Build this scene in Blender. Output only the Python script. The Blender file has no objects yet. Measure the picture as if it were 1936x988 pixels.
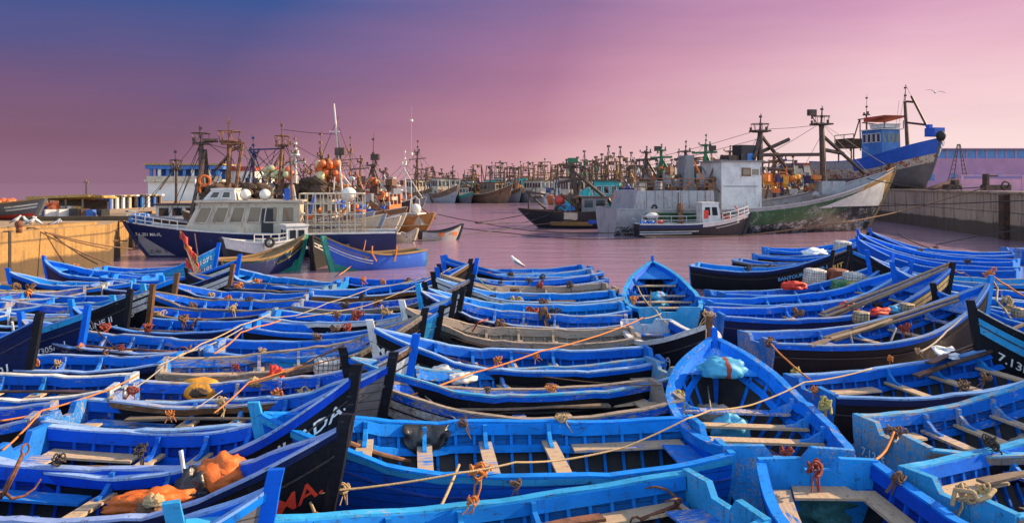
import bpy, math, random
from mathutils import Vector, Matrix

scene = bpy.context.scene
COL = scene.collection
R = random.Random(7)
PI = math.pi
H, F, CX, HY = 4.9, 1500.0, 968.0, 345.0      # eye height, focal length in pixels, principal column, horizon row


def at(u, v, z):                                # point of the pixel ray at height z
    d = F * (H - z) / (v - HY)
    return Vector(((u - CX) / F * d, d, z))


def atd(u, v, d):                               # point of the pixel ray at depth d
    return Vector(((u - CX) / F * d, d, H - (v - HY) / F * d))


def lerp(a, b, t):
    return a + (b - a) * t


def sm(x, a, b):
    t = min(1.0, max(0.0, (x - a) / (b - a)))
    return t * t * (3 - 2 * t)


# ------------------------------------------------------------------ materials
def nt(name):
    m = bpy.data.materials.new(name)
    m.use_nodes = True
    n = m.node_tree
    return m, n, n.nodes['Principled BSDF']


def N(n, t, **kw):
    o = n.nodes.new(t)
    for k, val in kw.items():
        if k in o.inputs:
            o.inputs[k].default_value = val
        else:
            setattr(o, k, val)
    return o


def ramp(n, fac, stops):
    r = n.nodes.new('ShaderNodeValToRGB')
    el = r.color_ramp.elements
    while len(el) < len(stops):
        el.new(0.5)
    for e, (p, c) in zip(el, stops):
        e.position = p
        e.color = (c[0], c[1], c[2], 1) if isinstance(c, (tuple, list)) else (c, c, c, 1)
    n.links.new(fac, r.inputs[0])
    return r.outputs[0]


def mixc(n, fac, a, b, mode='MIX'):
    m = n.nodes.new('ShaderNodeMix')
    m.data_type = 'RGBA'
    m.blend_type = mode
    m.clamp_factor = True
    for sock, val in ((m.inputs[0], fac), (m.inputs[6], a), (m.inputs[7], b)):
        if isinstance(val, bpy.types.NodeSocket):
            n.links.new(val, sock)
        elif isinstance(val, (tuple, list)):
            sock.default_value = (val[0], val[1], val[2], 1)
        else:
            sock.default_value = val
    return m.outputs[2]


def math_(n, op, a, b=None, c=None, clamp=False):
    m = n.nodes.new('ShaderNodeMath')
    m.operation = op
    m.use_clamp = clamp
    for i, val in enumerate((a, b, c)):
        if val is None:
            continue
        if isinstance(val, bpy.types.NodeSocket):
            n.links.new(val, m.inputs[i])
        else:
            m.inputs[i].default_value = val
    return m.outputs[0]


def coords(n, scale=(1, 1, 1), space='Object', rnd=True):
    tc = n.nodes.new('ShaderNodeTexCoord')
    mp = n.nodes.new('ShaderNodeMapping')
    mp.inputs['Scale'].default_value = scale
    n.links.new(tc.outputs[space], mp.inputs[0])
    if rnd:
        oi = n.nodes.new('ShaderNodeObjectInfo')
        k = math_(n, 'MULTIPLY', oi.outputs['Random'], 60.0)
        cb = n.nodes.new('ShaderNodeCombineXYZ')
        n.links.new(k, cb.inputs[0]); n.links.new(k, cb.inputs[1])
        n.links.new(cb.outputs[0], mp.inputs['Location'])
    return mp.outputs[0]


def noise(n, vec, scale, detail=4, rough=0.6):
    t = N(n, 'ShaderNodeTexNoise')
    t.inputs['Scale'].default_value = scale
    t.inputs['Detail'].default_value = detail
    t.inputs['Roughness'].default_value = rough
    n.links.new(vec, t.inputs['Vector'])
    return t.outputs['Fac']


def bump(n, b, h, strength=0.3, dist=0.02):
    bp = n.nodes.new('ShaderNodeBump')
    bp.inputs['Strength'].default_value = strength
    bp.inputs['Distance'].default_value = dist
    n.links.new(h, bp.inputs['Height'])
    n.links.new(bp.outputs[0], b.inputs['Normal'])


def boat_paint(name, wood=(0.32, 0.26, 0.20), dirt=0.75, grain=(1.2, 14, 14), rough=0.6, light=0.10, seams=0.0):
    """Paint whose colour is the object's colour and whose wear is the object's alpha."""
    m, n, b = nt(name)
    oi = n.nodes.new('ShaderNodeObjectInfo')
    v = coords(n)
    vg = coords(n, grain)
    big = noise(n, v, 1.7, 5, 0.65)
    fine = noise(n, vg, 2.2, 6, 0.7)
    chip = noise(n, coords(n, (1.0, 3.2, 3.2)), 4.5, 6, 0.72)
    # paint tone varies plank by plank and fades in patches
    tone = ramp(n, big, [(0.25, 0.72), (0.75, 1.2)])
    c = mixc(n, 1.0, oi.outputs['Color'], tone, 'MULTIPLY')
    fade = ramp(n, fine, [(0.45, 0.0), (0.8, light)])
    c = mixc(n, fade, c, mixc(n, 0.5, c, (0.06, 0.32, 0.75)))
    # worn to bare wood
    w = math_(n, 'ADD', math_(n, 'ADD', math_(n, 'MULTIPLY', big, 0.28), math_(n, 'MULTIPLY', fine, 0.42)), math_(n, 'MULTIPLY', chip, 0.30))
    thr = math_(n, 'MULTIPLY', oi.outputs['Alpha'], 0.42)
    thr = math_(n, 'SUBTRACT', 0.785, thr)
    wm = math_(n, 'MULTIPLY', math_(n, 'SUBTRACT', w, thr), 14.0, clamp=True)
    woodc = mixc(n, fine, tuple(x * 0.55 for x in wood), tuple(min(1, x * 1.5) for x in wood))
    c = mixc(n, wm, c, woodc)
    # grime spots
    g = ramp(n, chip, [(0.57, 0.0), (0.68, dirt)])
    c = mixc(n, g, c, (0.025, 0.02, 0.018))
    run = noise(n, coords(n, (9, 9, 1.1)), 1.5, 4, 0.6)
    c = mixc(n, ramp(n, run, [(0.58, 0.0), (0.70, 0.55)]), c, (0.03, 0.024, 0.022))      # drips and rubbed dirt
    if seams:
        s3 = n.nodes.new('ShaderNodeSeparateXYZ')
        n.links.new(coords(n, rnd=False), s3.inputs[0])
        fr = math_(n, 'FRACT', math_(n, 'ADD', math_(n, 'MULTIPLY', s3.outputs[2], 1 / seams), math_(n, 'MULTIPLY', fine, .06)))
        sl_ = math_(n, 'LESS_THAN', fr, 0.09)
        c = mixc(n, math_(n, 'MULTIPLY', sl_, .7), c, (0.01, 0.01, 0.012))
    n.links.new(c, b.inputs['Base Color'])
    b.inputs['Specular IOR Level'].default_value = 0.13
    n.links.new(ramp(n, fine, [(0.3, rough - 0.12), (0.8, rough + 0.3)]), b.inputs['Roughness'])
    hh = math_(n, 'SUBTRACT', fine, math_(n, 'MULTIPLY', wm, 0.35))
    bump(n, b, hh, 0.35, 0.012)
    return m


def ship_paint(name, col, col2=None, wear=0.35, rust=0.4, rough=0.5, rustcol=(0.16, 0.055, 0.018), scale=1.0, planks=0.0):
    """Ship paint: patches of a second colour, rust or dirt running down in streaks."""
    m, n, b = nt(name)
    v = coords(n)
    vs = coords(n, (1.6 * scale, 1.6 * scale, 0.22 * scale))
    big = noise(n, v, 0.9 * scale, 6, 0.7)
    st = noise(n, vs, 2.4, 5, 0.65)
    chip = noise(n, v, 5.5 * scale, 6, 0.75)
    c = mixc(n, 1.0, col, ramp(n, big, [(0.3, 0.7), (0.75, 1.2)]), 'MULTIPLY')
    if col2:
        k = math_(n, 'ADD', math_(n, 'MULTIPLY', big, 0.5), math_(n, 'MULTIPLY', chip, 0.5))
        t = 0.68 - 0.3 * wear
        c = mixc(n, ramp(n, k, [(t, 0.0), (t + 0.035, 1.0)]), c, col2)
    t = 0.72 - 0.28 * rust
    c = mixc(n, ramp(n, st, [(t, 0.0), (t + 0.14, 0.85)]), c, rustcol)
    n.links.new(c, b.inputs['Base Color'])
    b.inputs['Roughness'].default_value = rough
    h = st
    if planks:
        wv = N(n, 'ShaderNodeTexWave', wave_type='BANDS', bands_direction='Z', wave_profile='SAW')
        wv.inputs['Scale'].default_value = planks
        wv.inputs['Distortion'].default_value = 0.4
        n.links.new(coords(n, rnd=False), wv.inputs['Vector'])
        h = math_(n, 'ADD', math_(n, 'MULTIPLY', wv.outputs['Fac'], 0.8), chip)
    bump(n, b, h, 0.3, 0.03)
    return m


def simple(name, col, rough=0.6, var=0.3, scale=6, metal=0.0, bmp=0.2, dist=0.01, col2=None):
    m, n, b = nt(name)
    v = coords(n)
    f = noise(n, v, scale, 5, 0.65)
    if col2:
        c = mixc(n, ramp(n, f, [(0.42, 0.0), (0.6, 1.0)]), col, col2)
    else:
        c = mixc(n, 1.0, col, ramp(n, f, [(0.25, 1 - var), (0.75, 1 + var)]), 'MULTIPLY')
    n.links.new(c, b.inputs['Base Color'])
    b.inputs['Roughness'].default_value = rough
    b.inputs['Metallic'].default_value = metal
    if bmp:
        bump(n, b, f, bmp, dist)
    return m


def glass(name, col=(0.02, 0.025, 0.03)):
    m, n, b = nt(name)
    b.inputs['Base Color'].default_value = (*col, 1)
    b.inputs['Roughness'].default_value = 0.06
    b.inputs['Specular IOR Level'].default_value = 0.8
    return m


M = {}
M['paint'] = boat_paint('boat_paint')
M['tar'] = boat_paint('tarred_hull_paint', wood=(0.10, 0.085, 0.07), dirt=0.4, rough=0.5, light=0.04, seams=.15)
M['lining'] = boat_paint('inner_plank_paint', dirt=.8, seams=.125)
M['lower_shade'] = simple('painted_lower_shade', (0.012, 0.013, 0.022), 0.7, 0.6, 5, col2=(0.03, 0.026, 0.024))  # shade low inside the open boats, put into a near-black colour
M['plank'] = boat_paint('bare_thwart_wood', wood=(0.46, 0.34, 0.22), dirt=0.4, rough=0.62, light=0.35)
M['white_letter'] = simple('white_lettering', (0.75, 0.75, 0.72), 0.6, 0.25, 25)
M['red_letter'] = simple('red_lettering', (0.6, 0.04, 0.015), 0.6, 0.3, 25)
M['yellow_letter'] = simple('yellow_lettering', (0.65, 0.42, 0.06), 0.6, 0.3, 25)
M['blue_letter'] = simple('pale_blue_lettering', (0.15, 0.42, 0.75), 0.6, 0.3, 25)
M['black_letter'] = simple('black_lettering', (0.015, 0.015, 0.015), 0.6, 0.3, 25)
M['white'] = ship_paint('white_ship_paint', (0.62, 0.61, 0.58), (0.42, 0.38, 0.31), 0.25, 0.45)
M['cream'] = ship_paint('cream_ship_paint', (0.50, 0.44, 0.34), (0.34, 0.26, 0.16), 0.35, 0.55)
M['grey'] = ship_paint('grey_ship_paint', (0.20, 0.20, 0.205), (0.12, 0.11, 0.10), 0.35, 0.5)
M['lightgrey'] = ship_paint('light_grey_ship_paint', (0.33, 0.33, 0.34), (0.21, 0.20, 0.19), 0.35, 0.55)
M['navy'] = ship_paint('navy_hull_paint', (0.007, 0.018, 0.09), (0.12, 0.15, 0.24), 0.3, 0.3)
M['black'] = ship_paint('black_hull_paint', (0.014, 0.014, 0.018), (0.09, 0.08, 0.075), 0.25, 0.3)
M['peeling'] = ship_paint('black_hull_paint_peeling_to_white', (0.020, 0.020, 0.022), (0.42, 0.42, 0.42), 0.52, 0.2, scale=1.6)
M['green'] = ship_paint('green_hull_paint_flaking', (0.016, 0.09, 0.032), (0.20, 0.21, 0.18), 0.5, 0.45)
M['goldgrey'] = ship_paint('ochre_paint_and_sungold_bow', (0.30, 0.17, 0.055), (0.30, 0.22, 0.12), 0.3, 0.6, rustcol=(0.2, 0.10, 0.02))  # ochre paint; on the big trawler's bow it carries golden sunlight as colour
M['jet'] = simple('jet_black_hull', (0.006, 0.006, 0.008), 0.85, 0.4, 4, bmp=0.2)
M['blue'] = ship_paint('bright_blue_ship_paint', (0.015, 0.10, 0.50), (0.05, 0.2, 0.55), 0.3, 0.25)
M['midblue'] = ship_paint('mid_blue_ship_paint', (0.03, 0.15, 0.42), (0.3, 0.36, 0.42), 0.35, 0.3)
M['teal'] = ship_paint('turquoise_ship_paint', (0.03, 0.42, 0.43), (0.1, 0.5, 0.5), 0.3, 0.2)
M['seagreen'] = ship_paint('sea_green_bottom_paint', (0.02, 0.24, 0.17), (0.05, 0.32, 0.25), 0.4, 0.25)
M['rusty'] = ship_paint('rusty_steel', (0.13, 0.06, 0.03), (0.045, 0.03, 0.025), 0.5, 0.6)
M['brownhull'] = ship_paint('brown_hull_paint', (0.17, 0.095, 0.05), (0.30, 0.22, 0.15), 0.4, 0.6)
M['greyblue'] = ship_paint('grey_blue_planking', (0.20, 0.26, 0.34), (0.05, 0.1, 0.28), 0.45, 0.35, planks=1.2)
M['orangewood'] = ship_paint('orange_brown_planking', (0.36, 0.16, 0.04), (0.5, 0.34, 0.16), 0.4, 0.4, planks=1.4)
M['flaked'] = ship_paint('flaking_white_on_red_planking', (0.55, 0.50, 0.40), (0.22, 0.05, 0.025), 0.62, 0.55, planks=1.3)
M['bottomgrey'] = ship_paint('grey_antifouling', (0.13, 0.12, 0.125), (0.2, 0.18, 0.17), 0.3, 0.2)
M['orange'] = simple('orange_paint', (0.55, 0.12, 0.02), 0.55, 0.35, 5)
M['redpaint'] = simple('red_paint', (0.45, 0.035, 0.02), 0.5, 0.3, 5)
M['mast'] = simple('dark_mast_steel', (0.028, 0.02, 0.017), 0.5, 0.5, 3, col2=(0.09, 0.04, 0.02))
M['mastgreen'] = simple('green_mast_paint', (0.015, 0.12, 0.05), 0.5, 0.4, 3)
M['mastblue'] = simple('blue_mast_paint', (0.012, 0.035, 0.16), 0.5, 0.4, 3, col2=(0.03, 0.022, 0.02))
M['mastrust'] = simple('rust_brown_mast', (0.22, 0.09, 0.033), 0.6, 0.4, 3, col2=(0.07, 0.032, 0.02))
M['mastwhite'] = simple('white_pole_paint', (0.55, 0.52, 0.46), 0.5, 0.3, 3)
M['spar'] = simple('grey_wood_spar', (0.17, 0.125, 0.085), 0.7, 0.4, 9, bmp=0.4)
M['wire'] = simple('dark_wire', (0.02, 0.017, 0.016), 0.6, 0.2, 4, bmp=0)
M['glass'] = glass('dark_window_glass')
M['amberglass'] = glass('dusty_window_glass', (0.16, 0.12, 0.07))
M['dome'] = simple('white_dome_plastic', (0.66, 0.63, 0.56), 0.4, 0.12, 2, bmp=0)
M['rope_tan'] = simple('tan_rope', (0.42, 0.29, 0.14), 0.85, 0.4, 40, bmp=0.6)
M['rope_orange'] = simple('orange_rope', (0.52, 0.17, 0.035), 0.85, 0.4, 40, bmp=0.6)
M['rope_brown'] = simple('brown_rope', (0.16, 0.085, 0.045), 0.9, 0.5, 40, bmp=0.6)
M['rope_grey'] = simple('grey_rope', (0.30, 0.27, 0.23), 0.9, 0.4, 40, bmp=0.6)
M['rope_dark'] = simple('dark_rope', (0.045, 0.035, 0.03), 0.9, 0.4, 40, bmp=0.6)
M['rope_green'] = simple('green_rope', (0.10, 0.26, 0.12), 0.9, 0.4, 40, bmp=0.6)
M['rope_red'] = simple('dark_red_rope', (0.27, 0.05, 0.03), 0.9, 0.4, 40, bmp=0.6)
M['rope_yellow'] = simple('straw_rope', (0.40, 0.33, 0.10), 0.9, 0.5, 40, bmp=0.6)
M['tarp_orange'] = simple('orange_oilskin', (0.62, 0.13, 0.012), 0.55, 0.3, 5, bmp=0.5, dist=0.05)
M['tarp_yellow'] = simple('ochre_tarpaulin', (0.62, 0.27, 0.02), 0.6, 0.3, 5, bmp=0.5, dist=0.05)
M['tarp_black'] = simple('black_plastic', (0.022, 0.023, 0.026), 0.35, 0.4, 5, bmp=0.5, dist=0.04)
M['tarp_red'] = simple('red_cloth', (0.6, 0.035, 0.015), 0.65, 0.3, 6, bmp=0.4, dist=0.03)
M['bag_cyan'] = simple('turquoise_sack', (0.05, 0.33, 0.52), 0.6, 0.3, 6, bmp=0.4, dist=0.03)
M['bag_green'] = simple('sea_green_net', (0.05, 0.2, 0.2), 0.8, 0.5, 14, bmp=0.7, dist=0.03)
M['bag_white'] = simple('off_white_sack', (0.66, 0.62, 0.56), 0.6, 0.25, 7, bmp=0.4, dist=0.03)
M['sheet'] = simple('white_sheet', (0.75, 0.79, 0.82), 0.6, 0.1, 4, bmp=0.3, dist=0.03)
M['rust'] = simple('rusty_iron', (0.20, 0.065, 0.022), 0.75, 0.5, 20, bmp=0.5, col2=(0.07, 0.03, 0.02))
M['float_orange'] = simple('orange_float', (0.62, 0.13, 0.03), 0.45, 0.3, 4, bmp=0)
M['float_yellow'] = simple('pale_yellow_float', (0.5, 0.48, 0.26), 0.45, 0.2, 4, bmp=0)
M['tyre'] = simple('black_rubber', (0.014, 0.014, 0.014), 0.7, 0.3, 9)
M['plastic_blue'] = simple('blue_plastic', (0.02, 0.14, 0.5), 0.4, 0.2, 4, bmp=0)
M['plastic_red'] = simple('red_plastic', (0.6, 0.04, 0.02), 0.4, 0.2, 4, bmp=0)
M['net'] = simple('brown_fishing_net', (0.055, 0.038, 0.028), 0.9, 0.5, 9, bmp=0.9, dist=0.08, col2=(0.11, 0.06, 0.03))
M['feather'] = simple('gull_white', (0.7, 0.68, 0.63), 0.7, 0.1, 9, bmp=0)
M['feather_grey'] = simple('gull_grey', (0.28, 0.28, 0.3), 0.7, 0.1, 9, bmp=0)
M['beak'] = simple('gull_beak_yellow', (0.6, 0.32, 0.03), 0.5, 0.1, 9, bmp=0)


# floats wrapped in a square black net
def netted(name, col):
    m, n, b = nt(name)
    v = coords(n, rnd=False)
    br = N(n, 'ShaderNodeTexBrick')
    br.offset = 0.0
    br.inputs['Scale'].default_value = 1.0
    br.inputs['Brick Width'].default_value = 0.1
    br.inputs['Row Height'].default_value = 0.1
    br.inputs['Mortar Size'].default_value = 0.008
    br.inputs['Color1'].default_value = (*col, 1)
    br.inputs['Color2'].default_value = (*[c * 0.8 for c in col], 1)
    br.inputs['Mortar'].default_value = (0.02, 0.02, 0.02, 1)
    tc = n.nodes.new('ShaderNodeTexCoord')
    n.links.new(tc.outputs['UV'], br.inputs['Vector'])
    dirt = ramp(n, noise(n, v, 7, 5, 0.7), [(0.45, 1.0), (0.75, 0.45)])
    n.links.new(mixc(n, 1.0, br.outputs['Color'], dirt, 'MULTIPLY'), b.inputs['Base Color'])
    b.inputs['Roughness'].default_value = 0.6
    bump(n, b, br.outputs['Fac'], -0.5, 0.02)
    return m


for k, c in dict(white=(0.72, 0.7, 0.64), yellow=(0.55, 0.47, 0.06), green=(0.08, 0.3, 0.12), blue=(0.02, 0.16, 0.5),
                 orange=(0.5, 0.15, 0.03), tan=(0.42, 0.33, 0.2), brown=(0.33, 0.08, 0.03), amber=(0.62, 0.33, 0.02)).items():
    M['net_' + k] = netted('netted_float_' + k, c)


# masonry of the quays
def masonry(name, col, col2, wet):
    m, n, b = nt(name)
    v = coords(n, rnd=False)
    vs = coords(n, (1.2, 1.2, 0.18), rnd=False)
    f = noise(n, v, 0.7, 8, 0.7)
    s = noise(n, vs, 1.5, 6, 0.7)
    g = noise(n, v, 9, 6, 0.7)
    c = mixc(n, f, col, col2)
    c = mixc(n, ramp(n, s, [(0.48, 0.0), (0.66, 0.75)]), c, (0.075, 0.048, 0.03))
    gx = N(n, 'ShaderNodeTexBrick'); gx.inputs['Scale'].default_value = 1.0; gx.inputs['Brick Width'].default_value = 2.6; gx.inputs['Row Height'].default_value = .82; gx.inputs['Mortar Size'].default_value = .012
    gx.inputs['Color1'].default_value = (1, 1, 1, 1); gx.inputs['Color2'].default_value = (.8, .8, .8, 1); gx.inputs['Mortar'].default_value = (.35, .35, .35, 1)
    rot = n.nodes.new('ShaderNodeMapping'); rot.inputs['Rotation'].default_value = (PI / 2, 0, PI / 2); n.links.new(v, rot.inputs[0]); n.links.new(rot.outputs[0], gx.inputs['Vector'])
    c = mixc(n, 0.6, c, mixc(n, 1.0, c, gx.outputs['Color'], 'MULTIPLY'))
    c = mixc(n, 1.0, c, ramp(n, g, [(0.3, 0.75), (0.7, 1.15)]), 'MULTIPLY')
    sx = n.nodes.new('ShaderNodeSeparateXYZ')
    n.links.new(v, sx.inputs[0])
    zz = math_(n, 'ADD', sx.outputs[2], math_(n, 'MULTIPLY', f, 0.5))
    band = math_(n, 'MULTIPLY', math_(n, 'SUBTRACT', wet + 0.25, zz), 6.0, clamp=True)
    c = mixc(n, math_(n, 'MULTIPLY', band, 0.85), c, (0.045, 0.032, 0.02))      # weed and tide stain up to high water
    line = math_(n, 'LESS_THAN', math_(n, 'ABSOLUTE', math_(n, 'SUBTRACT', sx.outputs[2], wet + 0.9)), 0.05)
    c = mixc(n, math_(n, 'MULTIPLY', line, 0.6), c, (0.03, 0.025, 0.02))        # pour joint
    n.links.new(c, b.inputs['Base Color'])
    b.inputs['Roughness'].default_value = 0.85
    bump(n, b, math_(n, 'ADD', f, math_(n, 'MULTIPLY', g, 0.5)), 0.6, 0.06)
    return m


M['quay_gold'] = masonry('ochre_quay_masonry', (0.44, 0.26, 0.08), (0.30, 0.17, 0.055), 1.0)
M['quay_grey'] = masonry('grey_brown_pier_concrete', (0.56, 0.42, 0.29), (0.36, 0.26, 0.175), 1.4)
M['paving'] = simple('dusty_quay_paving', (0.30, 0.21, 0.12), 0.9, 0.35, 0.8, bmp=0.3, dist=0.03)
M['pinkwall'] = simple('pink_rendered_wall', (0.50, 0.25, 0.34), 0.85, 0.18, 0.6, bmp=0.2)
M['mauvewall'] = simple('mauve_rendered_wall', (0.36, 0.19, 0.31), 0.85, 0.18, 0.4, bmp=0.2)
M['bluewindow'] = simple('blue_painted_glazing', (0.05, 0.16, 0.40), 0.3, 0.3, 0.7, bmp=0)
M['thatch'] = simple('ochre_shack_roof', (0.36, 0.24, 0.07), 0.9, 0.5, 3, bmp=0.6, dist=0.06)
M['housewhite'] = simple('white_rendered_wall', (0.66, 0.63, 0.58), 0.85, 0.15, 0.8, bmp=0.2)
M['houseblue'] = simple('blue_house_trim', (0.04, 0.13, 0.42), 0.7, 0.25, 2, bmp=0.1)
M['roofred'] = simple('red_roof_band', (0.34, 0.05, 0.025), 0.75, 0.3, 2, bmp=0.2)


# ------------------------------------------------------------------ mesh builder
class MB:
    def __init__(s):
        s.v, s.f, s.m, s.uv = [], [], [], None

    def add(s, verts, faces, mi=0):
        o = len(s.v)
        s.v.extend([tuple(p) for p in verts])
        for i, fc in enumerate(faces):
            s.f.append([o + k for k in fc])
            s.m.append(mi[i] if isinstance(mi, list) else mi)

    def loft(s, rings, closed=True, caps=True, mi=0, wrap=False):
        n = len(rings[0])
        vs = [p for r in rings for p in r]
        fs = []
        cnt = len(rings) if wrap else len(rings) - 1
        for i in range(cnt):
            a, b = i * n, ((i + 1) % len(rings)) * n
            for j in range(n if closed else n - 1):
                k = (j + 1) % n
                fs.append((a + j, a + k, b + k, b + j))
        if caps and not wrap and closed:
            fs.append(tuple(range(n))[::-1])
            fs.append(tuple((len(rings) - 1) * n + j for j in range(n)))
        s.add(vs, fs, mi)

    def box(s, c, sz, rz=0.0, mi=0, tilt=0.0):
        c = Vector(c)
        hx, hy, hz = sz[0] / 2, sz[1] / 2, sz[2] / 2
        m = Matrix.Rotation(rz, 3, 'Z') @ Matrix.Rotation(tilt, 3, 'Y')
        vs = [c + m @ Vector((x, y, z)) for z in (-hz, hz) for x, y in ((-hx, -hy), (hx, -hy), (hx, hy), (-hx, hy))]
        s.add(vs, [(3, 2, 1, 0), (4, 5, 6, 7), (0, 1, 5, 4), (1, 2, 6, 5), (2, 3, 7, 6), (3, 0, 4, 7)], mi)

    def bar(s, p0, p1, w, h, mi=0):
        p0, p1 = Vector(p0), Vector(p1)
        d = (p1 - p0).normalized()
        up = Vector((0, 0, 1)) if abs(d.z) < 0.95 else Vector((1, 0, 0))
        a = d.cross(up).normalized() * (w / 2)
        b = a.cross(d).normalized() * (h / 2)
        s.loft([[p + a + b, p - a + b, p - a - b, p + a - b] for p in (p0, p1)], mi=mi)

    def tube(s, path, r, n=6, mi=0, r1=None, caps=True):
        path = [Vector(p) for p in path]
        rings, ref = [], None
        for i, p in enumerate(path):
            a, b = path[max(0, i - 1)], path[min(len(path) - 1, i + 1)]
            d = (b - a)
            d = d.normalized() if d.length > 1e-9 else Vector((0, 0, 1))
            if ref is None:
                ref = Vector((0, 0, 1)) if abs(d.z) < 0.9 else Vector((1, 0, 0))
            x = ref - d * ref.dot(d)
            if x.length < 1e-4:
                x = Vector((0, 1, 0)) - d * d.y
            x.normalize()
            y = d.cross(x)
            ref = x
            rr = r if r1 is None else lerp(r, r1, i / max(1, len(path) - 1))
            rings.append([p + (x * math.cos(2 * PI * k / n) + y * math.sin(2 * PI * k / n)) * rr for k in range(n)])
        s.loft(rings, caps=caps, mi=mi)

    def ball(s, c, r, sc=(1, 1, 1), nu=10, nv=7, mi=0, jit=0.0, rnd=None):
        c = Vector(c)
        vs = [c + Vector((0, 0, r * sc[2]))]
        for i in range(1, nv):
            th = PI * i / nv
            for j in range(nu):
                ph = 2 * PI * j / nu
                k = 1 + (rnd.uniform(-jit, jit) if rnd else 0)
                vs.append(c + Vector((math.sin(th) * math.cos(ph) * sc[0], math.sin(th) * math.sin(ph) * sc[1], math.cos(th) * sc[2])) * r * k)
        vs.append(c - Vector((0, 0, r * sc[2])))
        fs = [(0, 1 + j, 1 + (j + 1) % nu) for j in range(nu)]
        for i in range(nv - 2):
            a, b = 1 + i * nu, 1 + (i + 1) * nu
            fs += [(a + j, b + j, b + (j + 1) % nu, a + (j + 1) % nu) for j in range(nu)]
        a, e = 1 + (nv - 2) * nu, len(vs) - 1
        fs += [(a + (j + 1) % nu, a + j, e) for j in range(nu)]
        s.add(vs, fs, mi)

    def ring(s, c, R_, r, axis='Y', n=14, k=6, mi=0):
        c = Vector(c)
        rings = []
        for i in range(n):
            a = 2 * PI * i / n
            ring_ = []
            for j in range(k):
                b = 2 * PI * j / k
                rad = R_ + r * math.cos(b)
                p = (rad * math.cos(a), r * math.sin(b), rad * math.sin(a))
                if axis == 'X':
                    p = (p[1], p[0], p[2])
                if axis == 'Z':
                    p = (p[0], p[2], p[1])
                ring_.append(c + Vector(p))
            rings.append(ring_)
        s.loft(rings, wrap=True, mi=mi)

    def prism(s, poly, off, mi=0):
        off = Vector(off)
        a = [Vector(p) for p in poly]
        s.loft([a, [p + off for p in a]], mi=mi)

    def build(s, name, mats, parent=None, color=None, smooth=False):
        me = bpy.data.meshes.new(name)
        me.from_pydata(s.v, [], s.f)
        if not isinstance(mats, (list, tuple)):
            mats = [mats]
        for m in mats:
            me.materials.append(M[m] if isinstance(m, str) else m)
        if any(s.m):
            me.polygons.foreach_set('material_index', s.m)
        if smooth:
            me.polygons.foreach_set('use_smooth', [True] * len(me.polygons))
        me.update()
        o = bpy.data.objects.new(name, me)
        COL.objects.link(o)
        if parent is not None:
            o.parent = parent
        if color:
            o.color = color
        return o


def fixn(o):
    import bmesh
    bm = bmesh.new()
    bm.from_mesh(o.data)
    bmesh.ops.recalc_face_normals(bm, faces=bm.faces)
    bm.to_mesh(o.data)
    bm.free()
    return o


def tag(o, label, cat, group=None, kind=None):
    if label:
        o['label'] = label
    if cat:
        o['category'] = cat
    if group:
        o['group'] = group
    if kind:
        o['kind'] = kind
    return o


def thing(name, label, cat, loc=(0, 0, 0), rz=0.0, group=None):
    o = bpy.data.objects.new(name, None)
    COL.objects.link(o)
    o.location = loc
    o.rotation_euler = (0, 0, rz)
    o.empty_display_size = 0.2
    return tag(o, label, cat, group)


def structure(o):
    o['kind'] = 'structure'
    return o


def text_mesh(txt, size, bold=0.012):
    cu = bpy.data.curves.new('lettering', 'FONT')
    cu.body = txt
    cu.size = size
    cu.offset = bold * size
    cu.resolution_u = 2
    o = bpy.data.objects.new('lettering', cu)
    COL.objects.link(o)
    dg = bpy.context.evaluated_depsgraph_get()
    me = bpy.data.meshes.new_from_object(o.evaluated_get(dg))
    bpy.data.objects.remove(o)
    bpy.data.curves.remove(cu)
    return me


def text_obj(txt, size, fn, mat, parent, name='lettering'):
    """Lettering whose flat (x, y) points are laid on a surface by fn(x, y)."""
    me = text_mesh(txt, size)
    xs = [v.co.x for v in me.vertices]
    if not xs:
        return None
    w = max(xs)
    for v in me.vertices:
        v.co = fn(v.co.x, v.co.y, w)
    me.name = name
    me.materials.clear()
    me.materials.append(M[mat])
    me.update()
    o = bpy.data.objects.new(name, me)
    COL.objects.link(o)
    o.parent = parent
    return o


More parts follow.
